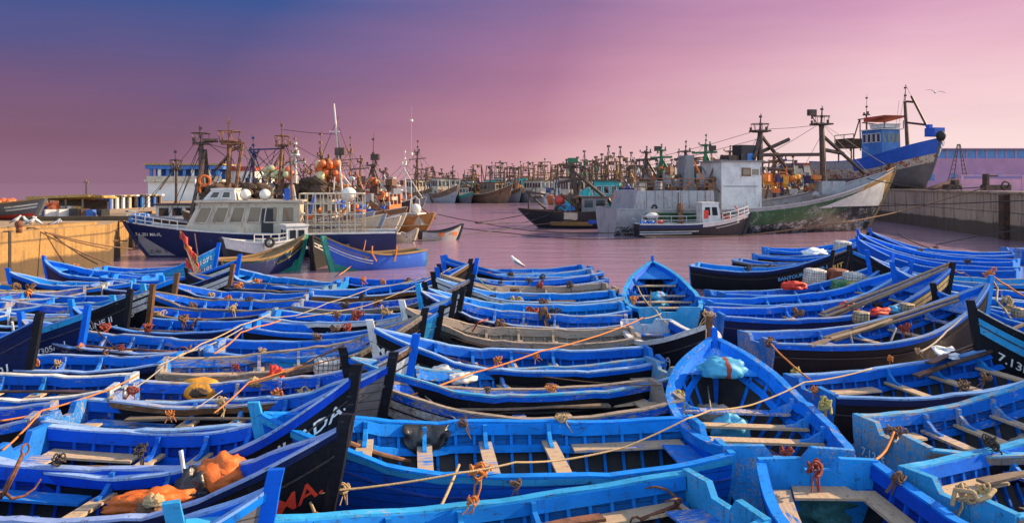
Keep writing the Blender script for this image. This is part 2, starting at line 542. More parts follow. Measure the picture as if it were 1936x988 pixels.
# ------------------------------------------------------------------ hull shape
class Hull:
    def __init__(s, L, B, zs, zm, zb, zk=-0.3, rake=0.9, bt=0.72, tm=0.42, step=0.0, full=2.1, tlow=0.36):
        s.L, s.B, s.zs, s.zm, s.zb, s.zk, s.rake = L, B, zs, zm, zb, zk, rake
        s.bt, s.tm, s.step, s.full, s.tlow = bt, tm, step, full, tlow

    def zg(s, t):
        a = s.tlow
        z = s.zm + (s.zs - s.zm) * ((a - t) / a) ** 2 if t < a else s.zm + (s.zb - s.zm) * ((t - a) / (1 - a)) ** 2.1
        return z + s.step * (sm(t, .30, .325) - sm(t, .575, .60)) + s.step * sm(t, .74, .77)

    def hb(s, t):
        if t < s.tm:
            k = 1 - (1 - s.bt) * ((s.tm - t) / s.tm) ** 2
        else:
            k = 1 - ((t - s.tm) / (1 - s.tm)) ** s.full
        return s.B / 2 * max(0.0, k)

    def pt(s, t, u):
        w = sm(t, .4, .98)
        ys = lerp(math.sin(u * PI / 2) ** .8 * (.9 + .1 * u), u ** .9, w)
        zs = lerp(1 - math.cos(u * PI / 2) ** 1.15, u, w) if u < 1 else 1.0
        z = s.zk + (s.zg(t) - s.zk) * zs
        x = s.L * t - s.rake * (1 - zs) ** 1.2 * t ** 4
        return x, s.hb(t) * ys, z

    def at_z(s, t, z):
        a, b = 0.0, 1.0
        for _ in range(16):
            m = (a + b) / 2
            if s.pt(t, m)[2] < z:
                a = m
            else:
                b = m
        return s.pt(t, (a + b) / 2)

    def at_xz(s, x, z):
        a, b = 0.0, 1.0
        for _ in range(18):
            m = (a + b) / 2
            zz = min(z, s.zg(m))
            if s.at_z(m, zz)[0] < x:
                a = m
            else:
                b = m
        return s.at_z((a + b) / 2, min(z, s.zg((a + b) / 2)))

    def ts(s, n, t0=0.0, t1=1.0):
        return [t0 + (t1 - t0) * (1 - (1 - i / n) ** 1.25) for i in range(n + 1)]

    def shell(s, mb, nt_=26, us=None, inset=0.0, floor=None, t0=0.0, t1=1.0, mi=None):
        us = us or [i / 8 for i in range(9)]
        rings = []
        ts = s.ts(nt_, t0, t1)
        for t in ts:
            P = []
            for u in us:
                x, y, z = s.pt(t, u)
                y = max(y - inset, 0.0)
                if floor is not None:
                    z = max(z, floor)
                P.append((x, y, z))
            rings.append([Vector(p) for p in P[::-1]] + [Vector((x, -y, z)) for x, y, z in P[1:]])
        n = len(rings[0])
        vs = [p for r in rings for p in r]
        fs, ms = [], []
        for i in range(len(rings) - 1):
            for j in range(n - 1):
                a, b = i * n, (i + 1) * n
                fs.append((a + j, a + j + 1, b + j + 1, b + j))
                k = (len(us) - 2 - j) if j < len(us) - 1 else j - (len(us) - 1)
                ms.append(mi((ts[i] + ts[i + 1]) / 2, (us[k] + us[k + 1]) / 2) if mi else 0)
        mb.add(vs, fs, ms)

    def strip(s, mb, side, n, t0, t1, ztop, h, yo, yi, mi=0, dz=0.0):
        """A plank that follows the sheer: ztop(t) its upper edge, h its height, from yo outside to yi inside (from the outer skin)."""
        rings = []
        for t in s.ts(n, t0, t1):
            z1 = ztop(t)
            x, y, _ = s.at_z(t, min(z1, s.zg(t)))
            x2, y2, _ = s.at_z(t, min(z1 - h, s.zg(t)))
            a, b = max(y - yo, 0.004), max(y - yi, 0.0)
            a2, b2 = max(y2 - yo, 0.004), max(y2 - yi, 0.0)
            rings.append([Vector((x, side * a, z1)), Vector((x, side * b, z1)), Vector((x2, side * b2, z1 - h)), Vector((x2, side * a2, z1 - h))])
        mb.loft(rings, mi=mi)
# ------------------------------------------------------------------ blue open boats
PAL = dict(cob=(0.001, 0.050, 0.53), azu=(0.001, 0.115, 0.65), lit=(0.004, 0.21, 0.72), cya=(0.03, 0.31, 0.62),
           old=(0.17, 0.15, 0.14), blk=(0.010, 0.010, 0.014), nav=(0.006, 0.014, 0.075), wht=(0.62, 0.62, 0.60), gold=(0.55, 0.40, 0.17),
           ora=(0.16, 0.075, 0.03))  # on the B-row stems, orange sunlight put into the colour


def mixp(a, b, t):
    return tuple(lerp(x, y, t) for x, y in zip(a, b))


BOATS = {}
ROWS = {
    'A': 'row under golden quay wall',
    'B': 'dark-stemmed row beside golden quay',
    'C': 'row pointing at golden quay',
    'D': 'row nosing into middle row',
    'E': 'middle row by end-on boats',
    'G': 'row sterned against end-on boats',
    'H': 'row below grey pier',
}
ORD = ['first', 'second', 'third', 'fourth', 'fifth', 'sixth', 'seventh', 'eighth', 'ninth', 'tenth', 'eleventh', 'twelfth', 'thirteenth', 'fourteenth']


def blue_boat(key, label, bow, zb, stern, inner='azu', outer='blk', strake='azu', wear=0.4, stemc='blk', cap=None, B=None, group=None,
              texts=(), seed=0, bench='azu', zs=0.95, capwear=None, panel=None, full=2.4):
    r = random.Random(seed * 7 + 3)
    code_row = key[0] if key[0] != 'I' else 'B'
    pb, ps = at(bow[0], bow[1], zb), at(stern[0], stern[1], zs)
    dx, dy = pb.x - ps.x, pb.y - ps.y
    L = math.hypot(dx, dy)
    rz = math.atan2(dy, dx)
    B = B or min(1.78 if code_row in 'BCDA' else 1.95, max(1.55, L * 0.34))
    hl = Hull(L, B, zs, zs - 0.12, zb - 0.25, zk=-0.45, rake=0.5, bt=0.74, step=r.choice([0.045, 0.055, 0.0, 0.05]), full=full)
    t = thing('blue_boat', label, 'rowing boat', (ps.x, ps.y, 0), rz, group)
    t.rotation_euler = (R.uniform(-0.045, 0.045), R.uniform(-.012, .012), rz)
    ci = mixp(PAL[inner], PAL[r.choice(['lit', 'cob', 'azu'])], r.uniform(0, 0.3))
    kv = r.uniform(.78, 1.22)
    ci = tuple(min(.8, x * kv) for x in ci)
    shade_drop = r.uniform(.36, .5)
    wear = min(.95, wear + r.uniform(-.1, .22))
    cw = tuple(ci) + (wear,)
    ccap = PAL[cap] if cap else mixp(mixp(ci, PAL['cya'], r.uniform(0.3, 0.7)), (.6, .68, .75), r.uniform(.1, .45))  # lighter blue cap; the near-white mix puts rim highlights into the colour
    ccap = tuple(ccap) + ((capwear if capwear is not None else min(0.9, wear + 0.12)),)
    co = tuple(PAL[outer]) + (wear * 0.8,)
    if code_row in 'BCD' and strake in ('azu', 'cob') and r.random() < .7:
        strake = 'nav'
    sth = r.uniform(.08, .15)
    cs = tuple(PAL[strake]) + (wear,)
    n = 26
    m = MB(); hl.shell(m, n); m.build('hull_planking', 'tar', t, co, smooth=True)
    m = MB(); hl.shell(m, n, us=[0, .15, .3, .42, .52, .6, .68, .76, .84, .92, 1.0], inset=0.05, floor=0.035, t0=0.004, t1=0.99, mi=lambda q, u: 1 if hl.pt(q, u)[2] < hl.zg(q) - shade_drop else 0)
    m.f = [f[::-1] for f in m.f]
    m.build('inner_lining', ['lining', 'lower_shade'], t, tuple(x * .6 for x in ci) + (wear,), smooth=True)  # lining darkened, its lower faces black: interior shade put into the colour
    # frames
    m = MB()
    nr = max(8, int(L / 0.33))
    for i in range(1, nr):
        tt = 0.03 + 0.9 * i / nr
        zt = hl.zg(tt) - 0.10
        for sd in (-1, 1):
            rings = []
            for k in range(4):
                z = lerp(zt, 0.035, k / 3)
                x, y, _ = hl.at_z(tt, z)
                y0, y1 = max(y - 0.045, 0.012), max(y - 0.10, 0.0)
                rings.append([Vector((x - .024, sd * y0, z)), Vector((x + .024, sd * y0, z)), Vector((x + .024, sd * y1, z)), Vector((x - .024, sd * y1, z))])
            m.loft(rings)
    m.build('frames', 'paint', t, tuple(mixp(ci, PAL['lit'], 0.2)) + (wear,))
    for sd in (-1, 1):
        m = MB(); hl.strip(m, sd, n, 0.0, 0.985, lambda q: hl.zg(q) + 0.03 + .008 * math.sin(q * 31 + sd), 0.034, -0.028, 0.112 + .0)
        m.build('gunwale', 'paint', t, ccap)
        m = MB(); hl.strip(m, sd, n, 0.012, 0.965, lambda q: hl.zg(q) - 0.002, 0.17, 0.098, 0.128)
        m.build('inwale', 'paint', t, tuple(mixp(ci, PAL['lit'], 0.12)) + (wear,))
        m = MB(); hl.strip(m, sd, n, 0.0, 0.99, lambda q: hl.zg(q) - 0.004, sth, -0.022, 0.02)
        m.build('sheer_strake', 'paint', t, cs)
        m = MB(); hl.strip(m, sd, n, 0.0, 0.99, lambda q: hl.zg(q) - 0.31, 0.035, -0.02, 0.02)
        m.build('rubbing_strake', 'tar', t, tuple(mixp(PAL[outer], PAL['old'], 0.25)) + (0.5,))
        m = MB(); hl.strip(m, sd, n, 0.012, 0.93, lambda q: hl.zg(q) - 0.33, 0.10, 0.102, 0.15)
        m.build('stringer', 'paint', t, tuple(mixp(ci, PAL['lit'], 0.15)) + (wear,))
        m = MB(); hl.strip(m, sd, 10, 0.03, 0.29, lambda q: hl.zg(q) - 0.30, 0.035, 0.10, 0.40)
        m.build('side_bench', 'plank', t, tuple(mixp(PAL[bench], PAL['cya'], 0.35)) + (r.uniform(.55, 1.15),))
    m = MB(); hl.strip(m, -1, 5, 0.83, 0.975, lambda q: hl.zg(q) - 0.15, 0.035, 0.098, 9); hl.strip(m, 1, 5, 0.83, 0.975, lambda q: hl.zg(q) - 0.15, 0.035, 0.098, 9)
    m.build('foredeck', 'plank', t, tuple(mixp(ci, PAL['cya'], 0.35)) + (min(1, wear + .1),))
    if panel:
        for sd in (-1, 1):
            m = MB(); hl.strip(m, sd, 6, 0.74, 0.985, lambda q: hl.zg(q) - 0.17, 0.34 , -0.016, 0.02)
            m.build('bow_panel', 'paint', t, tuple(PAL[panel]) + (wear,))
    # transom with its sculling notch
    us = [i / 6 for i in range(7)]
    side = [hl.pt(0.0, u) for u in us]
    y1, z1 = side[-1][1], side[-1][2]
    poly = [(-p[1], p[2]) for p in side[::-1]] + [(p[1], p[2]) for p in side[1:]]
    top = [(y1, z1 + .055), (0.36 * y1, z1 + .075), (0.22 * y1, z1 - .09), (-0.22 * y1, z1 - .09), (-0.36 * y1, z1 + .075), (-y1, z1 + .055)]
    pl = [Vector((-0.05, y, z)) for y, z in poly + top]
    m = MB(); m.prism(pl, (0.1, 0, 0))
    fixn(m.build('transom', 'paint', t, tuple(mixp(PAL[cap] if cap else ci, PAL['cya'], .4)) + (min(1, wear + .15),)))
    m = MB()
    x0, x1 = 0.055, 0.085 * L
    zd = hl.zg(0.05) - 0.31
    ya, yb = hl.at_z(0.01, zd)[1] - .42, hl.at_z(0.085, zd)[1] - .42
    m.prism([(x0, -ya, zd), (x1, -yb, zd), (x1, yb, zd), (x0, ya, zd)], (0, 0, 0.034))
    fixn(m.build('stern_seat', 'plank', t, tuple(mixp(PAL[bench], PAL['cya'], 0.35)) + (r.uniform(.55, 1.15),)))
    # stem post
    m = MB()
    rings = []
    zt = zb - 0.25
    for k in range(9):
        u = lerp(0.25, 1.0, k / 7) if k < 8 else 1.0
        x, _, z = hl.pt(1.0, u)
        if k == 8:
            z += 0.17 + r.uniform(-.04, .05); x += 0.04
        w = 0.06 if k < 8 else 0.05
        rings.append([Vector((x - .085, -w, z)), Vector((x + .075, -w * .8, z)), Vector((x + .075, w * .8, z)), Vector((x - .085, w, z))])
    m.loft(rings)
    fixn(m.build('stem_post', 'tar' if stemc in ('blk', 'nav') else 'paint', t, tuple(PAL[stemc]) + (0.5,)))
    # floor boards
    m = MB()
    for k in range(-2, 3):
        m.box((L * .44, k * 0.17, 0.055), (L * .60, 0.15, 0.03))
    m.build('floorboards', 'plank', t, (.03, .027, .025, .3))  # near-black boards: shade in the hull bottom put into the colour
    # thwarts with their standing knees
    tl = [0.345, 0.50, 0.645] + ([0.78] if L > 6.2 else [])
    for tt in tl:
        z = hl.zg(tt) - 0.31
        x, y, _ = hl.at_z(tt, z)
        y -= 0.105
        wx = r.uniform(0.2, 0.26)
        m = MB(); m.box((x, 0, z + .02), (wx, 2 * y, 0.042))
        th = m.build('thwart', 'plank', t, tuple(mixp(ci, PAL['lit'], .4)) + (r.uniform(.75, 1.3),))
        for sd in (-1, 1):
            zt = hl.zg(tt) - 0.005
            yg = hl.at_z(tt, zt)[1] - 0.132
            pr = [(yg, zt), (yg - .07, zt), (yg - .085, zt - .10), (y - .13, z + .16), (y - .22, z + .09), (y - .36, z + .068), (y - .38, z + .043), (y, z + .043), (yg, z + .15)]
            m = MB(); m.prism([(x - .033, sd * a, b) for a, b in pr], (.066, 0, 0))
            fixn(m.build('knee', 'paint', th, tuple(mixp(ci, PAL['cya'], r.uniform(.15, .5))) + (min(1, wear + .1),)))
    cam_side = -1 if math.cos(rz) > 0 else 1
    for (txt, size, xc, dz, mat, where) in texts:
        if where == 'bow':
            s_, d_ = cam_side, -cam_side
            xm = hl.L * xc

            def fn(a, b, w, s_=s_, d_=d_, xm=xm, dz=dz):
                x = xm + d_ * (a - w / 2)
                tt_ = min(0.97, x / hl.L)
                z = hl.zg(tt_) - dz + b
                X, Y, Z = hl.at_xz(x, z)
                return Vector((x, s_ * (Y + 0.012), z))
            text_obj(txt, size, fn, mat, t)
        else:
            text_obj(txt, size, lambda a, b, w: Vector((-0.062, -(a - w / 2) + xc, hl.zs - dz + b)), mat, t)
    BOATS[key] = (t, hl, ps, pb, rz)
    return t


def row(code, members, group):
    for i, (key, look, bow, zb, stern, kw) in enumerate(members):
        blue_boat(key, f"{look}, {ORD[i]} from sea in {ROWS[code]}", bow, zb, stern, group=group, seed=sum(map(ord, key)) + i, **kw)


row('A', [
    ('A1', 'blue boat, bow touching the quay', (84, 484), 1.65, (287, 521), dict(inner='azu', outer='nav', stemc='azu', bench='lit')),
    ('A2', 'blue boat', (14, 505), 1.65, (250, 532), dict(inner='lit', outer='nav', stemc='azu', bench='lit')),
    ('A3', 'blue boat, yellowed stern', (-90, 512), 1.65, (198, 539), dict(inner='lit', outer='blk', cap='gold', stemc='azu')),
    ('A4', 'blue boat, red-white stern', (-140, 527), 1.65, (160, 549), dict(inner='cob', outer='blk', cap='wht', wear=.5)),
    ('A5', 'blue boat', (-230, 543), 1.65, (95, 570), dict(inner='azu', outer='blk')),
    ('A6', 'blue boat, white stern', (-310, 565), 1.65, (15, 590), dict(inner='cob', outer='blk', cap='wht')),
], 'blue boats packed in the harbour')
row('B', [
    ('I1', 'pale blue high-bowed boat', (412, 456), 2.2, (190, 507), dict(inner='azu', outer='cya', strake='lit', stemc='azu', wear=.3,
        texts=[('TZ 81071', .26, .86, .42, 'white_letter', 'bow'), ('1-101', .24, .9, .8, 'white_letter', 'bow')])),
    ('I2', 'blue boat, white side', (452, 480), 1.95, (207, 522), dict(inner='azu', outer='blk', panel='wht', stemc='azu', wear=.45)),
    ('I3', 'white-sided boat', (439, 494), 1.95, (194, 536), dict(inner='azu', outer='blk', panel='wht', stemc='ora', wear=.55)),
    ('B1', 'black-hulled boat, rust-brown stem', (335, 514), 1.95, (30, 560), dict(inner='azu', outer='blk', strake='lit', stemc='ora')),
    ('B2', 'white-flanked boat', (293, 537), 1.95, (0, 578), dict(inner='cob', outer='blk', strake='wht', panel='wht', stemc='ora', wear=.5,
        texts=[('23', .24, .9, .55, 'white_letter', 'bow')])),
    ('B3', 'black boat lettered NE II', (249, 546), 1.95, (-50, 595), dict(inner='azu', outer='blk', strake='blk', stemc='blk',
        texts=[('MARINE II', .22, .84, .5, 'white_letter', 'bow'), ('8', .22, .93, .78, 'white_letter', 'bow')])),
    ('B4', 'black boat numbered 7305/1-1', (162, 576), 1.95, (-170, 620), dict(inner='azu', outer='nav', strake='cya', stemc='azu', wear=.5,
        texts=[('7305/1-1', .2, .87, .62, 'white_letter', 'bow')])),
    ('B5', 'navy boat with white bow script', (70, 577), 2.3, (-400, 683), dict(inner='azu', outer='nav', strake='nav', stemc='blk',
        texts=[('7-1-301', .24, .85, .75, 'white_letter', 'bow')])),
], 'blue boats packed in the harbour')
row('C', [
    ('C1', 'bright blue boat', (420, 492), 1.6, (637, 538), dict(inner='lit', outer='blk', wear=.3)),
    ('C2', 'blue boat with flag bundle', (353, 506), 1.6, (622, 543), dict(inner='azu', outer='blk', cap='old', wear=.55)),
    ('C3', 'blue boat', (306, 523), 1.6, (583, 557), dict(inner='azu', outer='nav', stemc='lit')),
    ('C4', 'blue boat, worn dark gunwale', (272, 538), 1.6, (566, 573), dict(inner='azu', outer='blk', cap='old', stemc='cya', wear=.5)),
    ('C5', 'blue boat', (213, 553), 1.55, (513, 589), dict(inner='cob', outer='blk', stemc='cya', cap='old', wear=.5)),
    ('C6', 'blue boat, pale stem', (137, 562), 1.6, (465, 614), dict(inner='azu', outer='blk', stemc='lit')),
    ('C7', 'blue boat with pale thwarts', (40, 590), 1.6, (403, 652), dict(inner='azu', outer='nav', stemc='azu', bench='lit')),
    ('C8', 'blue boat holding an anchor', (-146, 619), 1.7, (322, 679), dict(inner='azu', outer='blk')),
    ('C9', 'cobalt boat with whitewashed stern', (-309, 655), 1.7, (233, 722), dict(inner='cob', outer='blk', cap='wht', capwear=.4, wear=.5)),
    ('C10', 'cobalt boat, pale stern', (-420, 712), 1.7, (80, 778), dict(inner='cob', outer='blk', wear=.5)),
], 'blue boats packed in the harbour')
row('D', [
    ('D0', 'dark-sided blue boat', (902, 486), 2.0, (648, 529), dict(inner='azu', outer='blk', strake='blk', stemc='azu', cap='azu')),
    ('D1', 'blue boat, white stern', (889, 489), 2.0, (588, 553), dict(inner='azu', outer='blk', strake='ora', stemc='blk')),
    ('D2', 'blue boat, black stem', (892, 512), 2.0, (563, 574), dict(inner='cob', outer='blk', strake='old', stemc='blk', wear=.45)),
    ('D3', 'blue boat', (873, 541), 1.95, (512, 593), dict(inner='azu', outer='blk', panel='wht', strake='wht', stemc='blk')),
    ('D4', 'blue boat', (858, 545), 2.0, (476, 614), dict(inner='azu', outer='blk', panel='wht', strake='azu', stemc='blk', wear=.45)),
    ('D5', 'blue boat, teal bow flank', (834, 567), 2.0, (405, 653), dict(inner='azu', outer='cya', strake='lit', stemc='blk', wear=.45,
        texts=[('8175', .22, .91, .62, 'black_letter', 'bow')])),
    ('D6', 'blue boat, wood-grey gunwale', (802, 578), 2.0, (308, 691), dict(inner='azu', outer='blk', strake='old', stemc='blk', cap='old', wear=.5)),
    ('D7', 'blue boat, golden tarpaulin aboard', (784, 628), 2.0, (238, 738), dict(inner='cob', outer='blk', panel='wht', strake='ora', stemc='azu', wear=.5)),
    ('D8', 'blue boat, grey planked bow', (742, 666), 2.0, (125, 774), dict(inner='cob', outer='old', strake='cob', stemc='blk', wear=.5,
        texts=[('1109', .2, .9, .95, 'yellow_letter', 'bow')])),
    ('D9', 'blue boat lettered HADA', (672, 665), 2.42, (36, 832), dict(B=1.85, inner='cob', outer='blk', strake='cob', stemc='blk', wear=.25,
        texts=[('NHADA-', .27, .885, .43, 'white_letter', 'bow')])),
    ('D10', 'blue boat lettered in red', (650, 770), 2.1, (-105, 906), dict(B=1.85, inner='cob', outer='blk', strake='cob', stemc='blk', wear=.3,
        texts=[('FATIMA.', .32, .85, .66, 'red_letter', 'bow')])),
    ('D11', 'blue boat with square blue stem', (512, 882), 1.98, (-532, 1125), dict(inner='azu', outer='old', strake='lit', stemc='azu', wear=.3)),
], 'blue boats packed in the harbour')
row('E', [
    ('Ea', 'dark-hulled boat', (844, 475), 1.9, (1107, 504), dict(inner='azu', outer='nav', stemc='azu')),
    ('Eb', 'light blue boat', (838, 485), 1.9, (1125, 513), dict(inner='lit', outer='blk', stemc='azu')),
    ('Ec', 'blue boat', (831, 494), 1.9, (1133, 525), dict(inner='azu', outer='azu', stemc='nav')),
    ('Ed', 'bare brown wooden boat', (826, 505), 1.9, (1152, 541), dict(inner='old', outer='blk', strake='old', cap='old', wear=.8, stemc='azu', bench='old')),
    ('Ee', 'blue boat', (818, 515), 1.9, (1165, 556), dict(inner='lit', outer='blk', panel='wht', stemc='blk', strake='wht')),
    ('Eg', 'bright blue boat', (805, 528), 1.9, (1181, 579), dict(inner='lit', outer='nav', stemc='blk')),
    ('Eh', 'blue boat', (792, 537), 1.9, (1184, 605), dict(inner='azu', outer='blk', stemc='cya', strake='nav')),
    ('Ei', 'grey weathered wooden boat', (763, 562), 1.9, (1200, 629), dict(inner='old', outer='blk', strake='azu', cap='old', stemc='wht', wear=.75, bench='old',
        texts=[('175', .2, .88, .7, 'white_letter', 'bow')])),
    ('Ej', 'boat lettered MOUH on black bow', (701, 600), 1.95, (1235, 669), dict(inner='azu', outer='blk', strake='azu', stemc='wht', wear=.25,
        texts=[('MOUHA', .27, .905, .5, 'white_letter', 'bow'), ('7/1167', .27, .9, .8, 'white_letter', 'bow')])),
    ('Ek', 'blue boat with white sacks', (652, 647), 1.9, (1257, 693), dict(B=2.3, inner='lit', outer='blk', stemc='blk', cap='cya', wear=.45)),
    ('El', 'worn blue boat', (692, 686), 1.7, (1260, 738), dict(B=2.3, inner='azu', outer='blk', panel='wht', cap='old', stemc='blk', wear=.6)),
    ('Em', 'light blue boat, black sheet', (484, 754), 1.75, (1340, 822), dict(B=2.45, inner='lit', outer='azu', strake='cya', stemc='cya', cap='lit', wear=.3)),
    ('En', 'pale blue boat with rusty anchor', (334, 925), 1.9, (1368, 936), dict(B=2.3, inner='lit', outer='azu', strake='cya', stemc='cya', cap='cya', wear=.35)),
], 'blue boats packed in the harbour')
row('G', [
    ('G0a', 'blue boat', (1640, 437), 2.0, (1448, 470), dict(inner='azu', outer='nav', stemc='blk')),
    ('G0b', 'blue boat', (1634, 447), 2.0, (1428, 482), dict(inner='azu', outer='blk', stemc='nav')),
    ('G0c', 'boat with yellow bow lettering', (1604, 462), 2.0, (1395, 491), dict(inner='azu', outer='blk', stemc='blk', strake='old',
        texts=[('RIT', .3, .92, .7, 'yellow_letter', 'bow')])),
    ('G1', 'black boat lettered BANTOURA', (1575, 471), 2.05, (1315, 500), dict(inner='lit', outer='blk', strake='nav', stemc='blk', zs=1.05,
        texts=[('BANTOURA.1562/P-1', .21, .81, .5, 'blue_letter', 'bow')])),
    ('G2', 'blue boat with red cloth', (1690, 478), 2.2, (1353, 553), dict(inner='azu', outer='nav', stemc='azu')),
    ('G3', 'bright blue boat with netted floats', (1722, 491), 2.2, (1332, 568), dict(inner='azu', outer='azu', stemc='azu')),
    ('G4', 'blue boat with yellow block', (1796, 489), 2.45, (1350, 589), dict(inner='azu', outer='nav', panel='gold', strake='azu', stemc='blk')),
    ('G5', 'blue boat with lashed oars', (1872, 513), 2.4, (1430, 638), dict(inner='azu', outer='blk', strake='azu', stemc='lit', wear=.45, B=2.2)),
    ('G6', 'blue boat under a white sheet', (2097, 562), 2.4, (1530, 729), dict(inner='azu', outer='blk', strake='nav', stemc='blk', wear=.4, B=2.2)),
    ('G7', 'boat numbered 7.1215 on its stern', (2090, 637), 2.2, (1680, 816), dict(inner='azu', outer='blk', strake='old', stemc='blk', cap='cya', wear=.45, B=2.2,
        texts=[('7.1215', .2, .3, .55, 'white_letter', 'stern')])),
    ('G8', 'blue boat with coiled yellow rope', (2350, 656), 2.2, (1800, 927), dict(inner='azu', outer='blk', strake='old', stemc='blk', cap='cya', wear=.5, B=2.2)),
], 'blue boats packed in the harbour')
row('H', [
    ('H0', 'blue boat at the edge', (2180, 430), 2.0, (1912, 470), dict(inner='azu', outer='azu')),
    ('H1', 'long blue boat', (1646, 430), 2.2, (1915, 479), dict(inner='azu', outer='blk', stemc='azu')),
    ('H2', 'blue boat, upright bow', (1623, 434), 2.2, (1920, 493), dict(inner='azu', outer='azu', stemc='azu')),
    ('H3', 'blue boat, curved bow', (1621, 444), 2.2, (1925, 509), dict(inner='azu', outer='azu', stemc='azu')),
    ('H4', 'light blue boat', (1606, 467), 2.2, (1990, 531), dict(inner='cya', outer='blk', strake='lit', stemc='blk')),
    ('H5', 'black boat numbered 7108', (1639, 474), 2.3, (2050, 561), dict(inner='azu', outer='blk', strake='blk', stemc='azu',
        texts=[('7108', .34, .9, .7, 'white_letter', 'bow')])),
    ('H6', 'blue boat with orange bow mark', (1687, 496), 2.2, (2130, 586), dict(inner='azu', outer='azu', strake='azu', stemc='azu',
        texts=[('Y4.', .26, .93, .55, 'yellow_letter', 'bow')])),
    ('H6b', 'blue boat half hidden', (1765, 530), 2.0, (2200, 610), dict(inner='azu', outer='azu')),
    ('H7', 'black aqua-striped boat numbered 7.13P', (1836, 563), 2.35, (2400, 690), dict(inner='azu', outer='blk', strake='blk', panel='cya', stemc='blk', cap='wht', B=2.2,
        texts=[('7.13P', .25, .88, .82, 'white_letter', 'bow')])),
], 'blue boats packed in the harbour')
blue_boat('F1', 'blue boat moored end-on with its pointed bow toward open water', (1235, 484), 1.95, (1266, 584), inner='azu', outer='nav', strake='lit',
          stemc='azu', cap='cya', B=2.6, full=2.9, seed=5, group='blue boats packed in the harbour')
blue_boat('F2', 'short black and white boat numbered 1139 wedged between two end-on boats', (1340, 596), 1.95, (1222, 607), inner='azu', outer='blk', strake='wht',
          stemc='ora', cap='wht', B=2.0, seed=6, wear=.5, group='blue boats packed in the harbour',
          texts=[('1139', .28, .72, .62, 'white_letter', 'bow')])
blue_boat('F3', 'large blue boat seen end-on with a turquoise sack in its bow', (1345, 612), 2.0, (1486, 852), inner='azu', outer='azu', strake='lit',
          stemc='azu', cap='lit', B=2.6, full=3.1, seed=8, wear=.35, group='blue boats packed in the harbour')
blue_boat('F4', 'blue boat with a netted bundle, its square stern against the large end-on boat', (2120, 1185), 1.85, (1545, 874), inner='cob', outer='nav', strake='azu',
          stemc='azu', cap='lit', B=2.25, seed=9, wear=.35, group='blue boats packed in the harbour')
